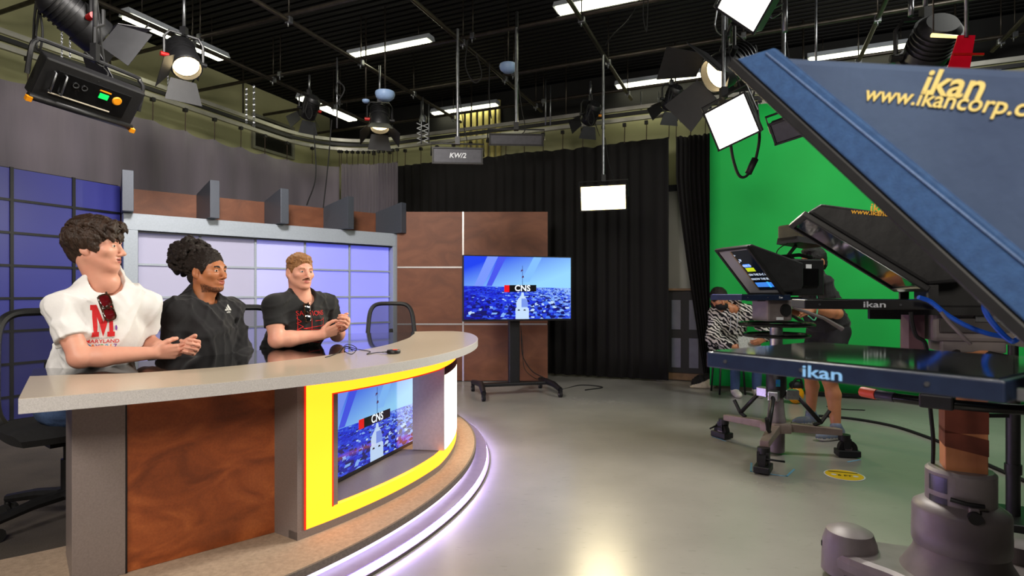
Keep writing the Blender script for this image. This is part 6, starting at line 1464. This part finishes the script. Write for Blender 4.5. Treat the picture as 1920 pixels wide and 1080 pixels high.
locks(F, 30, 6, (0, .060, .086), (.062, .046, .028), lambda p: p.y > .07, lambda p: Vector((.5, .5, -.5)), L=.03); F.ripple(.0012, 300, 3, 6)
m_hair1 = hair_mat('dark_brown_hair', (60, 40, 27), (34, 22, 15), (1, .3, .3))
mesh_obj('hair', [local_mesh(F, hd1, R1, .95)+(0,)], [m_hair1], man1)
# printed artwork on the chest
bv1 = bvh_of(shirt1); ry = -Vector(fr1.col[1]); cx_ = Vector(fr1.col[0]); cz_ = Vector(fr1.col[2])
# text must read left-to-right for the viewer facing the chest: viewer's right = wearer's left = -x
RT_ = frame(-cx_, cz_); ch = (SR1+SL1)/2+Vector(fr1.col[1])*.2
def art(nm, me, c, m, bv, R, ray, parent, base, **kw): return project(nm, me, M4(R, base+R @ Vector((c[0], c[1], 0))), bv, ray, m, parent, **kw)
m_rprint = mat('red_shirt_print', (206, 34, 38), .8, var=(60, (196, 28, 34)))
mw, mh = .042, .132
slab0 = [(-.075, 0), (-.026, 0), (-.026, .024), (-.038, .024), (-.038, .095), (0, .0), (.038, .095), (.038, .024), (.026, .024), (.026, 0), (.075, 0), (.075, .024), (.064, .024), (.064, .126), (.075, .126), (.075, .15), (.034, .15), (0, .070), (-.034, .15), (-.075, .15), (-.075, .126), (-.064, .126), (-.064, .024), (-.075, .024)]
slab = [[(x*mw/.075, y*mh/.15) for x, y in slab0]]
art('print_emblem', poly_mesh(slab), (-.034, -.112), m_rprint, bv1, RT_, ry, shirt1, ch)
art('print_lettering', text_mesh('MARYLAND', .0225, .012), (-.034, -.133), m_rprint, bv1, RT_, ry, shirt1, ch)
for i_, (chh, col_) in enumerate(zip('DAY2017', ((40, 120, 200), (230, 120, 30), (120, 60, 150), (60, 170, 80), (60, 170, 220), (240, 140, 40), (120, 50, 150)))):
    art('print_lettering', text_mesh(chh, .027, .012), (-.082+.0155*i_, -.156), mat('print_%d' % i_, col_, .8, var=(60, col_)), bv1, RT_, ry, shirt1, ch)
art('print_lettering', text_mesh('COLLEGE OF JOURNALISM', .0068), (-.034, -.1185), mat('print_grey', (90, 70, 80), .8, var=(60, (96, 76, 86))), bv1, RT_, ry, shirt1, ch)
art('print_flourish', poly_mesh([[(.004*math.cos(a)*(1+k), .012*math.sin(a)) for a in np.linspace(0, 6.1, 10)] for k in (0,)]), (.013, -.075), mat('print_2', (120, 60, 150)), bv1, RT_, ry, shirt1, ch)
# sunglasses hanging at the collar
def sunglasses(pos, R, label, lensc, tilt=0.0):
    """R columns: wearer's right, out of chest, up; folded glasses hang by one temple"""
    x, y, z = Vector(R.col[0]), Vector(R.col[1]), Vector(R.col[2]); g = thing('sunglasses', label, 'sunglasses', pos)
    fm = mat('tortoise_frame', (30, 20, 16), .2, var=(120, (70, 40, 24)))
    lm = mat('sunglass_lens_'+label[:6].strip(), lensc, .05, spec=.9, coat=.6, var=(20, tuple(int(c*.6) for c in lensc)))
    for q in (0, 1):
        c_ = pos-z*(.032+.060*q)+x*(.004*q)+y*.004
        lp = [c_+x*(.021*math.copysign(abs(math.cos(a))**.6, math.cos(a)))+z*(.027*math.copysign(abs(math.sin(a))**.6, math.sin(a)))+y*.004*math.cos(a*2) for a in np.linspace(0, 2*PI, 21)[:-1]]
        MB().tube(lp, .0036, 6, closed=True).build('rim', fm, g); MB().add([p for p in lp]+[c_+y*.003], [(i, (i+1) % 20, 20) for i in range(20)], 0, True).build('lens', lm, g, fixn=False)
    MB().tube([pos-z*.055+y*.006, pos-z*.062+x*.006+y*.009, pos-z*.069+y*.006], .0035, 6).build('bridge', fm, g)
    MB().tube([pos+z*.004-x*.016, pos-z*.06-x*.022-y*.006, pos-z*.115-x*.014-y*.004], [.004, .0035, .0045], 6).build('temple', fm, g)
    MB().tube([pos-z*.12+x*.016, pos-z*.06+x*.024+y*.008, pos-z*.01+x*.020+y*.006], [.004, .003, .004], 6).build('temple', fm, g)
    return g
def hang_glasses(bv, pa, pb, fr_, label, lensc, up=.05):
    r0 = Vector((0, 0, H)); hs = []
    for p in (pa, pb):
        h, n_, i_, ds = bv.ray_cast(r0, (at(p[0], p[1], 1.0)-r0).normalized()); hs.append(h)
    up_ = (hs[0]-hs[1]).normalized(); out = Vector(fr_.col[1]); xx = out.cross(up_).normalized(); out = up_.cross(xx).normalized()
    if out.dot(Vector(fr_.col[1])) < 0: out = -out
    sunglasses(hs[0]+out*.013+up_*up, frame(xx, out, up_), label, lensc)
hang_glasses(bv1, (198, 572), (206, 592), fr1, 'dark red sunglasses hooked in the white shirt collar', (110, 20, 26))
# ---------------------------------------------------------------- presenter in the charcoal sweatshirt
f2 = -29; fr2 = chest_frame(f2, .05)
SR2, SL2 = Vector((-1.725, 2.90, 1.085)), Vector((-1.578, 3.195, 1.085)); nk2 = (SR2+SL2)/2+Z*.072-unit(f2)*.01; pv2 = Vector((-1.76, 3.13, .64))
hd2 = Vector((-1.628, 3.05, 1.300)); R2 = rotm(math.radians(-15), -.02, .02)
mats2 = skin_mats('tan', (190, 124, 84), (172, 106, 70), (176, 92, 78), (24, 16, 12), (40, 26, 18), (112, 70, 48))
hv, hf, hm = head(hd2, R2, nk2-Z*.03, dict(nose=1.0, smile=.0045, brow=1.25, stubble=True, gaze=(.001, 0), w=.97, s=.94))
ER2, EL2 = Vector((-1.735, 2.90, .855)), Vector((-1.545, 3.235, .855)); WR2 = ER2+unit(f2)*.20+Vector((.05, .09, -.10)); WL2 = EL2+unit(f2)*.20+Vector((-.06, -.06, -.10))
lo, hi = bounds([WR2, WL2], .14); F = Field(lo, hi, .004)
F.cone(WR2-unit(f2)*.06+Z*.03, WR2, .03, .027); F.cone(WL2-unit(f2)*.06+Z*.03, WL2, .03, .027)
hand(F, WR2, unit(f2)+Vector((.1, .2, -.3)), Vector(fr2.col[0])*-1, -Z, (.3, .7, 1.1)); hand(F, WL2, unit(f2)+Vector((-.1, -.2, -.3)), Vector(fr2.col[0]), -Z, (.3, .7, 1.1)); av, af = F.mesh()
lo, hi = bounds([SR2, SL2, pv2, nk2], .2); F = Field(lo, hi, .012); torso(F, fr2, SR2, SL2, nk2-Z*.02, pv2, {}, -.012); bv, bf_ = F.mesh()
man2 = mesh_obj('person', [(hv, hf, hm), (av, af, 0), (bv, bf_, 0)], mats2, loc=pv2)
tag(man2, 'person with a tall curly puff wearing a dark sweatshirt, seated upright', 'person', 'presenters at the desk')
F = shirt_field(fr2, SR2, SL2, nk2, pv2, dict(collar=.064), [(SR2, ER2, .051, .054, False), (ER2, WR2-(WR2-ER2)*.1, .058, .042, False), (SL2, EL2, .051, .054, False), (EL2, WL2-(WL2-EL2)*.1, .058, .042, False)], inflate=.012, ripple=(.0042, 44, 23))
sv, sf = F.mesh(); shirt2 = mesh_obj('sweatshirt', [(sv, sf, 0)], [m_sweat], man2, smooth_iter=3)
lo, hi = bounds([pv2, pv2+Vector(unit(f2))*.55], .25); lo[2] = HR; F = Field(lo, hi, .009)
F.ell(npv(pv2)+npv((0, 0, .02)), (.175, .15, .12), np.array(fr2), k=.03); kn, an = seated_legs(F, pv2, unit(f2), .60, HR); F.ripple(.004, 40, 6); tv_, tf_ = F.mesh(); mesh_obj('trousers', [(tv_, tf_, 0)], [m_darkjean], man2)
shoes('shoe', an, unit(f2), HR, m_shoe, m_sole, man2)
F = Field((-.16, -.30, -.13), (.16, .13, .26), .0036)
F.ell((0, -.022, .042), (.081, .101, .086), k=.01); F.ell((0, -.08, -.03), (.058, .035, .055), k=.03); F.ell((0, -.115, .068), (.085, .095, .09), k=.02)
for q in (-1, 1): F.ell((.071*q, .012, .012), (.010, .028, .034), k=.015)
F.ell((0, .128, -.012), (.085, .085, .083), k=.006, op='sub')
for q in (-1, 1): F.ell((.088*q, -.006, -.022), (.030, .030, .036), k=.006, op='sub'); F.ell((.06*q, .075, -.03), (.05, .055, .05), k=.006, op='sub')
rnd = random.Random(4)
for i in range(620):
    u_ = Vector((rnd.gauss(0, 1), rnd.gauss(0, 1), rnd.gauss(0, 1))).normalized()
    if u_.z < -.75: continue
    lump = .94+.22*noise.noise(u_*2.3)
    c_ = Vector((0, -.120, .066))+Vector((u_.x*.105, u_.y*.112, u_.z*.112))*lump*rnd.uniform(.92, 1.1)
    if c_.y > .055 and c_.z < .09: continue
    F.ball(c_, rnd.uniform(.008, .0155), k=.005)
for i in range(150):
    u_ = Vector((rnd.gauss(0, 1), rnd.gauss(0, 1), rnd.gauss(0, 1))).normalized(); c_ = Vector((u_.x*.082, -.022+u_.y*.102, .042+u_.z*.087))
    if (c_.y > .02 and c_.z < .085) or c_.z < -.04 or (abs(c_.x) > .05 and c_.y > -.05 and c_.z < .02): continue
    F.ball(c_, rnd.uniform(.005, .009), k=.005)
F.ripple(.0022, 330, 9, 8)
m_hair2 = hair_mat('dark_curly_hair', (40, 26, 18), (20, 13, 10), scale=420)
mesh_obj('hair', [local_mesh(F, hd2, R2, .94)+(0,)], [m_hair2], man2)
bv2 = bvh_of(shirt2); RT2 = frame(-Vector(fr2.col[0]), Vector(fr2.col[2])); ch2 = (SR2+SL2)/2+Vector(fr2.col[1])*.2; ry2 = -Vector(fr2.col[1])
m_wprint = mat('white_shirt_print', (226, 226, 222), .8, var=(60, (216, 216, 212)))
def slant(x0, w_, h0, h1): return [(x0, 0), (x0+w_, 0), (x0+w_-.004, h1), (x0-.004, h0)]
trip = [[(-.026, 0), (-.014, 0), (-.019, .011), (-.028+.001, .004)], [(-.010, 0), (.004, 0), (-.008, .022), (-.016, .014)], [(.008, 0), (.024, 0), (.003, .034), (-.004, .026)]]
art('print_emblem', poly_mesh(trip), (.088, .005), m_wprint, bv2, RT2, ry2, shirt2, ch2, cuts=.008)
art('print_lettering', text_mesh('adidas', .014, .012), (.088, -.003), m_wprint, bv2, RT2, ry2, shirt2, ch2, cuts=.008)
# ---------------------------------------------------------------- presenter with the moustache
f3 = -36; fr3 = chest_frame(f3, .12)
SR3, SL3 = Vector((-1.415, 3.375, 1.105)), Vector((-1.195, 3.68, 1.105)); nk3 = (SR3+SL3)/2+Z*.068-unit(f3)*.005; pv3 = Vector((-1.48, 3.60, .63))
hd3 = Vector((-1.302, 3.50, 1.313)); R3 = rotm(math.radians(-42), -.03, .0)
mats3 = skin_mats('rosy', (232, 172, 146), (220, 152, 130), (196, 112, 102), (150, 104, 66), (72, 84, 96), (120, 70, 42))
hv, hf, hm = head(hd3, R3, nk3-Z*.03, dict(nose=.95, smile=.004, stache=True, brow=.8, w=1.03, neck_r=.066, s=.89))
ER3, EL3 = Vector((-1.375, 3.325, .905)), Vector((-1.15, 3.745, .91)); HC3 = Vector((-1.075, 3.50, .935))
WR3 = ER3+(HC3-ER3).normalized()*.255; WL3 = EL3+(HC3-EL3).normalized()*.185+Z*.02
lo, hi = bounds([SR3, SL3, ER3, EL3, HC3], .12); F = Field(lo, hi, .0034)
arm(F, SR3, ER3, WR3, 1.1); arm(F, SL3, EL3, WL3, 1.1)
dR = (HC3-ER3).normalized(); nR = Vector((-dR.y, dR.x, 0)); nR = nR if nR.y > 0 else -nR
hand(F, WR3, dR+Z*.25, Z*.95-nR*.3, nR, ((.6, 1.5, 2.2), (.65, 1.55, 2.3), (.7, 1.6, 2.3), (.75, 1.7, 2.4)), s=1.02)
dL = ((HC3-EL3).normalized()+Vector((.45, .1, .35))).normalized(); nL = Vector((dL.y, -dL.x, 0)); nL = nL if nL.y < 0 else -nL
hand(F, WL3+Vector((.03, .0, .015)), dL, Z*.9-nL*.3, nL, ((.7, 1.7, 2.5), (.75, 1.75, 2.6), (.8, 1.8, 2.6), (.85, 1.8, 2.6)), s=1.02)
av, af = F.mesh()
lo, hi = bounds([SR3, SL3, pv3, nk3], .22); F = Field(lo, hi, .012); torso(F, fr3, SR3, SL3, nk3-Z*.02, pv3, dict(build=1.08), -.012); bv, bf_ = F.mesh()
man3 = mesh_obj('person', [(hv, hf, hm), (av, af, 0), (bv, bf_, 0)], mats3, loc=pv3)
tag(man3, 'person with short fair hair and moustache in a black printed shirt', 'person', 'presenters at the desk')
SE3 = SR3+(ER3-SR3)*.60; SEL3 = SL3+(EL3-SL3)*.60
F = shirt_field(fr3, SR3, SL3, nk3, pv3, dict(build=1.08, collar=.068), [(SR3, SE3, .060, .066, True), (SL3, SEL3, .060, .066, True)], inflate=.008, ripple=(.004, 46, 31), vneck=True)
sv, sf = F.mesh(); shirt3 = mesh_obj('shirt', [(sv, sf, 0)], [m_black_shirt], man3, smooth_iter=3)
lo, hi = bounds([pv3, pv3+Vector(unit(f3))*.55], .25); lo[2] = HR; F = Field(lo, hi, .009)
F.ell(npv(pv3)+npv((0, 0, .02)), (.185, .15, .12), np.array(fr3), k=.03); kn, an = seated_legs(F, pv3, unit(f3), .60, HR); F.ripple(.004, 40, 7); tv_, tf_ = F.mesh(); mesh_obj('trousers', [(tv_, tf_, 0)], [m_darkjean], man3)
shoes('shoe', an, unit(f3), HR, m_shoe, m_sole, man3)
F = Field((-.13, -.15, -.12), (.13, .14, .16), .0032)
F.ell((0, -.014, .035), (.0805, .1005, .0905), k=.01); F.ell((0, .030, .096), (.058, .05, .022), k=.02); F.ell((0, -.075, -.02), (.062, .034, .05), k=.03)
for q in (-1, 1): F.ell((.074*q, .008, .012), (.008, .022, .03), k=.012)
F.ell((0, .130, -.008), (.088, .085, .083), k=.006, op='sub')
for q in (-1, 1): F.ell((.090*q, -.006, -.022), (.030, .030, .036), k=.006, op='sub'); F.ell((.062*q, .075, -.03), (.05, .055, .06), k=.006, op='sub')
locks(F, 220, 15, (0, -.014, .037), (.078, .098, .088), lambda p: not (p.y > .03 and p.z < .075) and p.z > .06, lambda p: Vector((.2, 1, 0)), L=.022, w0=.0055); F.ripple(.001, 330, 3, 6)
mesh_obj('hair', [local_mesh(F, hd3, R3, .89)+(0,)], [hair_mat('fair_short_hair', (168, 118, 70), (126, 84, 48), (1, .4, .4))], man3)
bv3 = bvh_of(shirt3); RT3 = frame(-Vector(fr3.col[0]), Vector(fr3.col[2])); ch3 = (SR3+SL3)/2+Vector(fr3.col[1])*.22; ry3 = -Vector(fr3.col[1])
m_redp2 = mat('red_line_print', (200, 36, 36), .8, var=(60, (186, 30, 32)))
art('print_lettering', text_mesh('SANTIONS', .040, .0), (.0, -.035), m_redp2, bv3, RT3, ry3, shirt3, ch3)
def stroke(p, w_=.0035):
    out = []
    for a, b in zip(p, p[1:]):
        a, b = Vector(a), Vector(b); n_ = Vector((-(b-a).y, (b-a).x)).normalized()*w_/2; out.append([tuple(a-n_), tuple(b-n_), tuple(b+n_), tuple(a+n_)])
    return out
zz = stroke([(-.095, .0), (-.07, -.02), (-.095, -.03), (-.06, -.05), (-.095, -.07), (.09, -.085), (-.09, -.105), (.09, -.125), (-.09, -.14), (.09, -.155)])+stroke([(.085, -.01), (.02, -.018)])+stroke([(.09, -.045), (-.06, -.06), (.09, -.075)])+stroke([(-.005, 0), (-.005, -.16)])+stroke([(-.09, .01), (-.09, -.155)])+stroke([(.088, .0), (.09, -.16)])
art('print_linework', poly_mesh(zz), (.0, -.062), m_redp2, bv3, RT3, ry3, shirt3, ch3)
hang_glasses(bv3, (573, 584), (575, 600), fr3, 'black sunglasses hooked in the black shirt neckline', (24, 26, 28))
# ================================================================== CREW BY THE GREEN SCREEN
# ---- camera operator
fc = 196; fO = unit(fc); frc = chest_frame(fc, .22); xO = Vector(frc.col[0])     # xO = operator's right
SLc, SRc = Vector((2.53, 4.62, 1.265)), Vector((2.60, 4.98, 1.265)); nkc = (SLc+SRc)/2+Z*.07+fO*.02; pvc = Vector((2.70, 4.86, .86))
hdc = Vector((2.535, 4.79, 1.452)); Rc = rotm(math.radians(200), -.1)
matsc = skin_mats('olive', (196, 134, 96), (180, 118, 82), (170, 96, 82), (20, 16, 14), (40, 28, 20), (90, 60, 44))
hv, hf, hm = head(hdc, Rc, nkc-Z*.03, dict(), res=.0045)
ELc, WLc = Vector((2.60, 4.55, 1.02)), Vector((2.37, 4.47, 1.06)); ERc, WRc = Vector((2.62, 5.06, 1.02)), Vector((2.40, 4.95, 1.02))
fl, frt = Vector((2.62, 4.60, 0)), Vector((2.70, 5.14, 0)); kl_, kr_ = Vector((2.60, 4.66, .47)), Vector((2.66, 5.08, .47)); hl_, hr_ = pvc-xO*.09, pvc+xO*.09
lo, hi = bounds([SLc, SRc, WLc, WRc, ELc, ERc], .12); F = Field(lo, hi, .006); arm(F, SLc, ELc, WLc); arm(F, SRc, ERc, WRc)
hand(F, WLc, fO-Z*.2, Z*.8+xO*.5, xO, (.5, 1.3, 2.0)); hand(F, WRc, fO-Z*.2, Z*.8-xO*.5, -xO, (.5, 1.3, 2.0)); av, af = F.mesh()
lo, hi = bounds([SLc, SRc, pvc, nkc, fl, frt], .2); lo[2] = 0; F = Field(lo, hi, .009); torso(F, frc, SRc, SLc, nkc-Z*.02, pvc, {}, -.012)
for hp, kk, ft in ((hl_, kl_, fl), (hr_, kr_, frt)):
    an_ = ft+Z*.085; cf = kk+(an_-kk)*.3-fO*.02
    F.cone(hp, kk, .085, .054, k=.03); F.cone(kk, cf, .054, .056, k=.02); F.cone(cf, an_, .056, .034, k=.02); F.cone(an_, ft+Z*.03, .034, .03, k=.01)
bv, bf_ = F.mesh()
op = mesh_obj('person', [(hv, hf, hm), (av, af, 0), (bv, bf_, 0)], matsc, loc=Vector((2.66, 4.87, 0)))
tag(op, 'camera operator in black shirt and shorts standing at the far camera', 'person')
F = shirt_field(frc, SRc, SLc, nkc, pvc, {}, [(SLc, SLc+(ELc-SLc)*.6, .060, .068, True), (SRc, SRc+(ERc-SRc)*.6, .060, .068, True)], res=.008, inflate=.012, ripple=(.004, 46, 61))
mesh_obj('shirt', [F.mesh()+(0,)], [m_black_shirt], op, smooth_iter=1)
lo, hi = bounds([pvc, kl_, kr_], .2); F = Field(lo, hi, .009); F.ell(npv(pvc)+npv((0, 0, .0)), (.18, .14, .13), np.array(frc), k=.03)
for hp, kk in ((hl_, kl_), (hr_, kr_)): F.cone(hp, kk+Z*.02, .10, .088, k=.03)
F.ripple(.003, 40, 62, 5, (1, 1, .4), False); F.plane(npv(kl_)+npv((0, 0, .03)), (0, 0, -1))
mesh_obj('shorts', [F.mesh()+(0,)], [mat('black_shorts', (15, 15, 18), .85, var=(30, (22, 22, 26)))], op)
m_gsh = mat('grey_trainer', (122, 122, 126), .6, var=(60, (90, 110, 140)))
shoes('shoe', [npv(fl), npv(frt)], fO, 0.0, m_gsh, m_sole, op)
F = Field((-.13, -.15, -.12), (.13, .14, .16), .005); F.ell((0, -.016, .036), (.082, .104, .092), k=.01); F.ell((0, .04, .092), (.06, .05, .026), k=.02); F.ell((0, -.075, -.03), (.064, .036, .055), k=.03)
F.ell((0, .132, -.01), (.088, .085, .083), k=.006, op='sub')
for q in (-1, 1): F.ell((.088*q, -.006, -.022), (.030, .030, .036), k=.006, op='sub')
F.ripple(.002, 200, 3, 6)
mesh_obj('hair', [local_mesh(F, hdc, Rc)+(0,)], [hair_mat('black_hair', (20, 15, 13), (12, 10, 9))], op)
F = Field((-.1, .0, -.15), (.1, .13, .0), .005); F.ell((0, .045, -.066), (.066, .068, .056), k=.01); F.ell((0, .03, -.07), (.058, .06, .054), k=.002, op='sub')
mesh_obj('face_mask', [local_mesh(F, hdc, Rc)+(0,)], [mat('black_mask', (14, 14, 15), .8, var=(60, (20, 20, 22)))], op)
cable('headset_cable', 'thin green cord hanging beside the camera operator', [at(1520, 535, 4.35), at(1530, 550, 4.3), at(1533, 575, 4.3), at(1528, 600, 4.3), at(1515, 592, 4.3)], .005, mat('mint_cord', (90, 200, 150), .5, var=(20, (80, 190, 140))))
# ---- seated crew member in the zebra hoodie
fz = 262; fZ = unit(fz); frz = chest_frame(fz, .55); xZ = Vector(frz.col[0])
pvz = Vector((2.56, 6.78, .50)); SRz, SLz = Vector((2.33, 6.50, .96)), Vector((2.66, 6.42, .97)); nkz = (SRz+SLz)/2+Z*.06+fZ*.04
hdz = Vector((2.335, 6.40, 1.125)); Rz = rotm(math.radians(272), -.2, .15)
hv, hf, hm = head(hdz, Rz, nkz-Z*.02, dict(), res=.0055)
ERz, ELz = Vector((2.26, 6.40, .70)), Vector((2.82, 6.25, .78)); WRz, WLz = Vector((2.42, 6.22, .60)), Vector((2.72, 6.12, .70))
lo, hi = bounds([ERz, ELz, WRz, WLz], .14); F = Field(lo, hi, .006); F.cone(ERz, WRz, .04, .028); F.cone(ELz, WLz, .04, .028)
hand(F, WRz, Vector((.8, -.3, -.3)), Z, Vector((.2, .9, 0)), (.4, 1.1, 1.8)); hand(F, WLz, Vector((-.8, -.2, -.3)), Z, Vector((-.2, .9, 0)), (.4, 1.1, 1.8)); av, af = F.mesh()
lo, hi = bounds([SRz, SLz, pvz, nkz], .2); F = Field(lo, hi, .014); torso(F, frz, SRz, SLz, nkz-Z*.02, pvz, {}, -.012); bv, bf_ = F.mesh()
crew = mesh_obj('person', [(hv, hf, hm), (av, af, 0), (bv, bf_, 0)], matsc, loc=pvz)
tag(crew, 'seated crew member in a zebra striped hoodie looking at papers', 'person')
def zebra():
    m = mat('zebra_fleece', (220, 214, 206), .85); nt = m.node_tree; L = nt.links.new; b = nt.nodes['Principled BSDF']
    tc = nt.nodes.new('ShaderNodeTexCoord'); wv_ = nt.nodes.new('ShaderNodeTexWave'); wv_.inputs['Scale'].default_value = 9; wv_.inputs['Distortion'].default_value = 7; wv_.inputs['Detail'].default_value = 2; wv_.inputs['Detail Scale'].default_value = 1.6
    mp = nt.nodes.new('ShaderNodeMapping'); mp.inputs['Rotation'].default_value = (.3, .9, .2); L(tc.outputs['Object'], mp.inputs['Vector']); L(mp.outputs[0], wv_.inputs['Vector'])
    r = nt.nodes.new('ShaderNodeValToRGB'); r.color_ramp.elements[0].position = .48; r.color_ramp.elements[1].position = .56; r.color_ramp.elements[0].color = rgb(16, 14, 16); r.color_ramp.elements[1].color = rgb(214, 208, 200); L(wv_.outputs['Fac'], r.inputs[0]); L(r.outputs[0], b.inputs['Base Color'])
    return m
F = shirt_field(frz, SRz, SLz, nkz, pvz, {}, [(SRz, ERz, .07, .07, False), (ERz, ERz+(WRz-ERz)*.8, .068, .05, False), (SLz, ELz, .07, .07, False), (ELz, ELz+(WLz-ELz)*.8, .068, .05, False)], res=.009, inflate=.035, ripple=(.006, 40, 71))
hood_ = mesh_obj('hoodie', [F.mesh()+(0,)], [zebra()], crew, smooth_iter=1)
bz = bvh_of(hood_)
for q in (-.035, .035):
    b_ = nkz+fZ*.03+xZ*q; tr = []
    for i in range(7):
        p = b_+Vector(frz.col[1])*.4-Vector(frz.col[2])*(.02+.035*i); h, n_, i2, ds = bz.ray_cast(p, -Vector(frz.col[1]))
        if h is not None: tr.append(h+n_*.004)
    if len(tr) > 2: MB().tube(tr, .005, 6).build('drawstring', m_white, crew)
lo, hi = bounds([pvz, Vector((2.58, 6.55, .5)), Vector((2.84, 6.66, 0)), Vector((2.58, 6.66, 0))], .2); lo[2] = 0; F = Field(lo, hi, .01)
ftz = [npv((2.585, 6.60, 0)), npv((2.835, 6.60, 0))]
for q, ft in ((1, ftz[0]), (-1, ftz[1])):
    hp = npv(pvz)+npv(xZ)*.08*q; kk = ft+npv((0, -.03, .50)); an_ = ft+npv((0, .0, .09)); F.cone(hp, kk, .085, .065, k=.03); F.cone(kk, an_, .062, .05, k=.03)
F.ell(npv(pvz), (.17, .14, .11), np.array(chest_frame(fz)), k=.03); F.ripple(.003, 40, 72, 5, (1, 1, .5), False); mesh_obj('trousers', [F.mesh()+(0,)], [m_jeans], crew)
shoes('shoe', [ftz[0], ftz[1]], unit(265), 0.0, m_shoe, m_sole, crew)
F = Field((-.14, -.16, -.16), (.14, .14, .17), .006); F.ell((0, -.02, .035), (.092, .112, .098), k=.01); F.ell((0, -.06, -.06), (.085, .06, .08), k=.03); F.ell((0, .135, -.02), (.082, .085, .085), k=.006, op='sub'); F.ripple(.003, 120, 8, 6)
mesh_obj('hair', [local_mesh(F, hdz, Rz)+(0,)], [hair_mat('dark_long_hair', (34, 22, 16), (20, 14, 11))], crew)
F = Field((-.1, .0, -.15), (.1, .13, .0), .005); F.ell((0, .045, -.070), (.068, .070, .052), k=.01); F.ell((0, .03, -.07), (.058, .06, .052), k=.002, op='sub')
mesh_obj('face_mask', [local_mesh(F, hdz, Rz)+(0,)], [mat('black_mask', (14, 14, 15))], crew)
# papers in the hands
pp = Vector((2.56, 6.14, .60)); pf = frame(Vector((.98, -.1, .1)), Vector((.1, .55, .83)))
pa_ = MB()
for k in range(3): pa_.box(pp+pf @ Vector((.01*k, .006*k, .002*k)), (.21, .28, .0012), pf @ Matrix.Rotation(.06*k, 3, 'Z'))
tag(pa_.build('paper_sheaf', mat('printed_paper', (196, 196, 188), .8, var=(90, (150, 156, 150)))), 'sheaf of printed papers held by the zebra hoodie wearer', 'papers')
# stool under the crew member
stl = thing('stool', 'black folding stool under the seated crew member', 'stool', Vector((2.58, 6.80, 0)))
MB().box((2.58, 6.80, .40), (.36, .34, .04)).build('seat', m_blackm, stl, bevel=.012)
for sx in (-1, 1):
    for sy in (-1, 1): MB().cyl((2.58+.15*sx, 6.80+.14*sy, 0), (2.58+.13*sx, 6.80+.12*sy, .38), .012, n=8).build('leg', m_black, stl)
# canvas tote on the floor
tb = onz(1325, 729, 0)+Vector((0, .10, 0)); tote = thing('tote_bag', 'cream canvas tote with black top slumped on the floor by the drape', 'bag', tb)
lo, hi = bounds([tb], .24); lo[2] = 0; F = Field(lo, hi, .008); F.ell(npv(tb)+npv((0, 0, .06)), (.15, .09, .10), k=.03); F.cone(npv(tb)+npv((-.09, 0, .03)), npv(tb)+npv((-.15, -.02, .01)), .04, .02, k=.04); F.cone(npv(tb)+npv((.09, 0, .1)), npv(tb)+npv((.12, 0, .16)), .05, .03, k=.04); F.ripple(.008, 40, 81, 6); F.plane((0, 0, .002), (0, 0, -1)); v, f = F.mesh(); c_ = v[f].mean(1)
mesh_obj('bag_body', [(v, f, ((c_[:, 2] > .10+.4*(c_[:, 0]-tb.x)).astype(int)))], [mat('cream_canvas', (206, 198, 176), .85, var=(30, (190, 180, 158))), mat('black_canvas', (18, 17, 17), .85, var=(30, (26, 25, 25)))], tote)
MB().tube(curve_pts([tb+Vector((-.05, -.05, .10)), tb+Vector((-.02, -.08, .18)), tb+Vector((.05, -.08, .17)), tb+Vector((.07, -.05, .10))], 6), .008, 6).build('handle', m_rubber, tote)
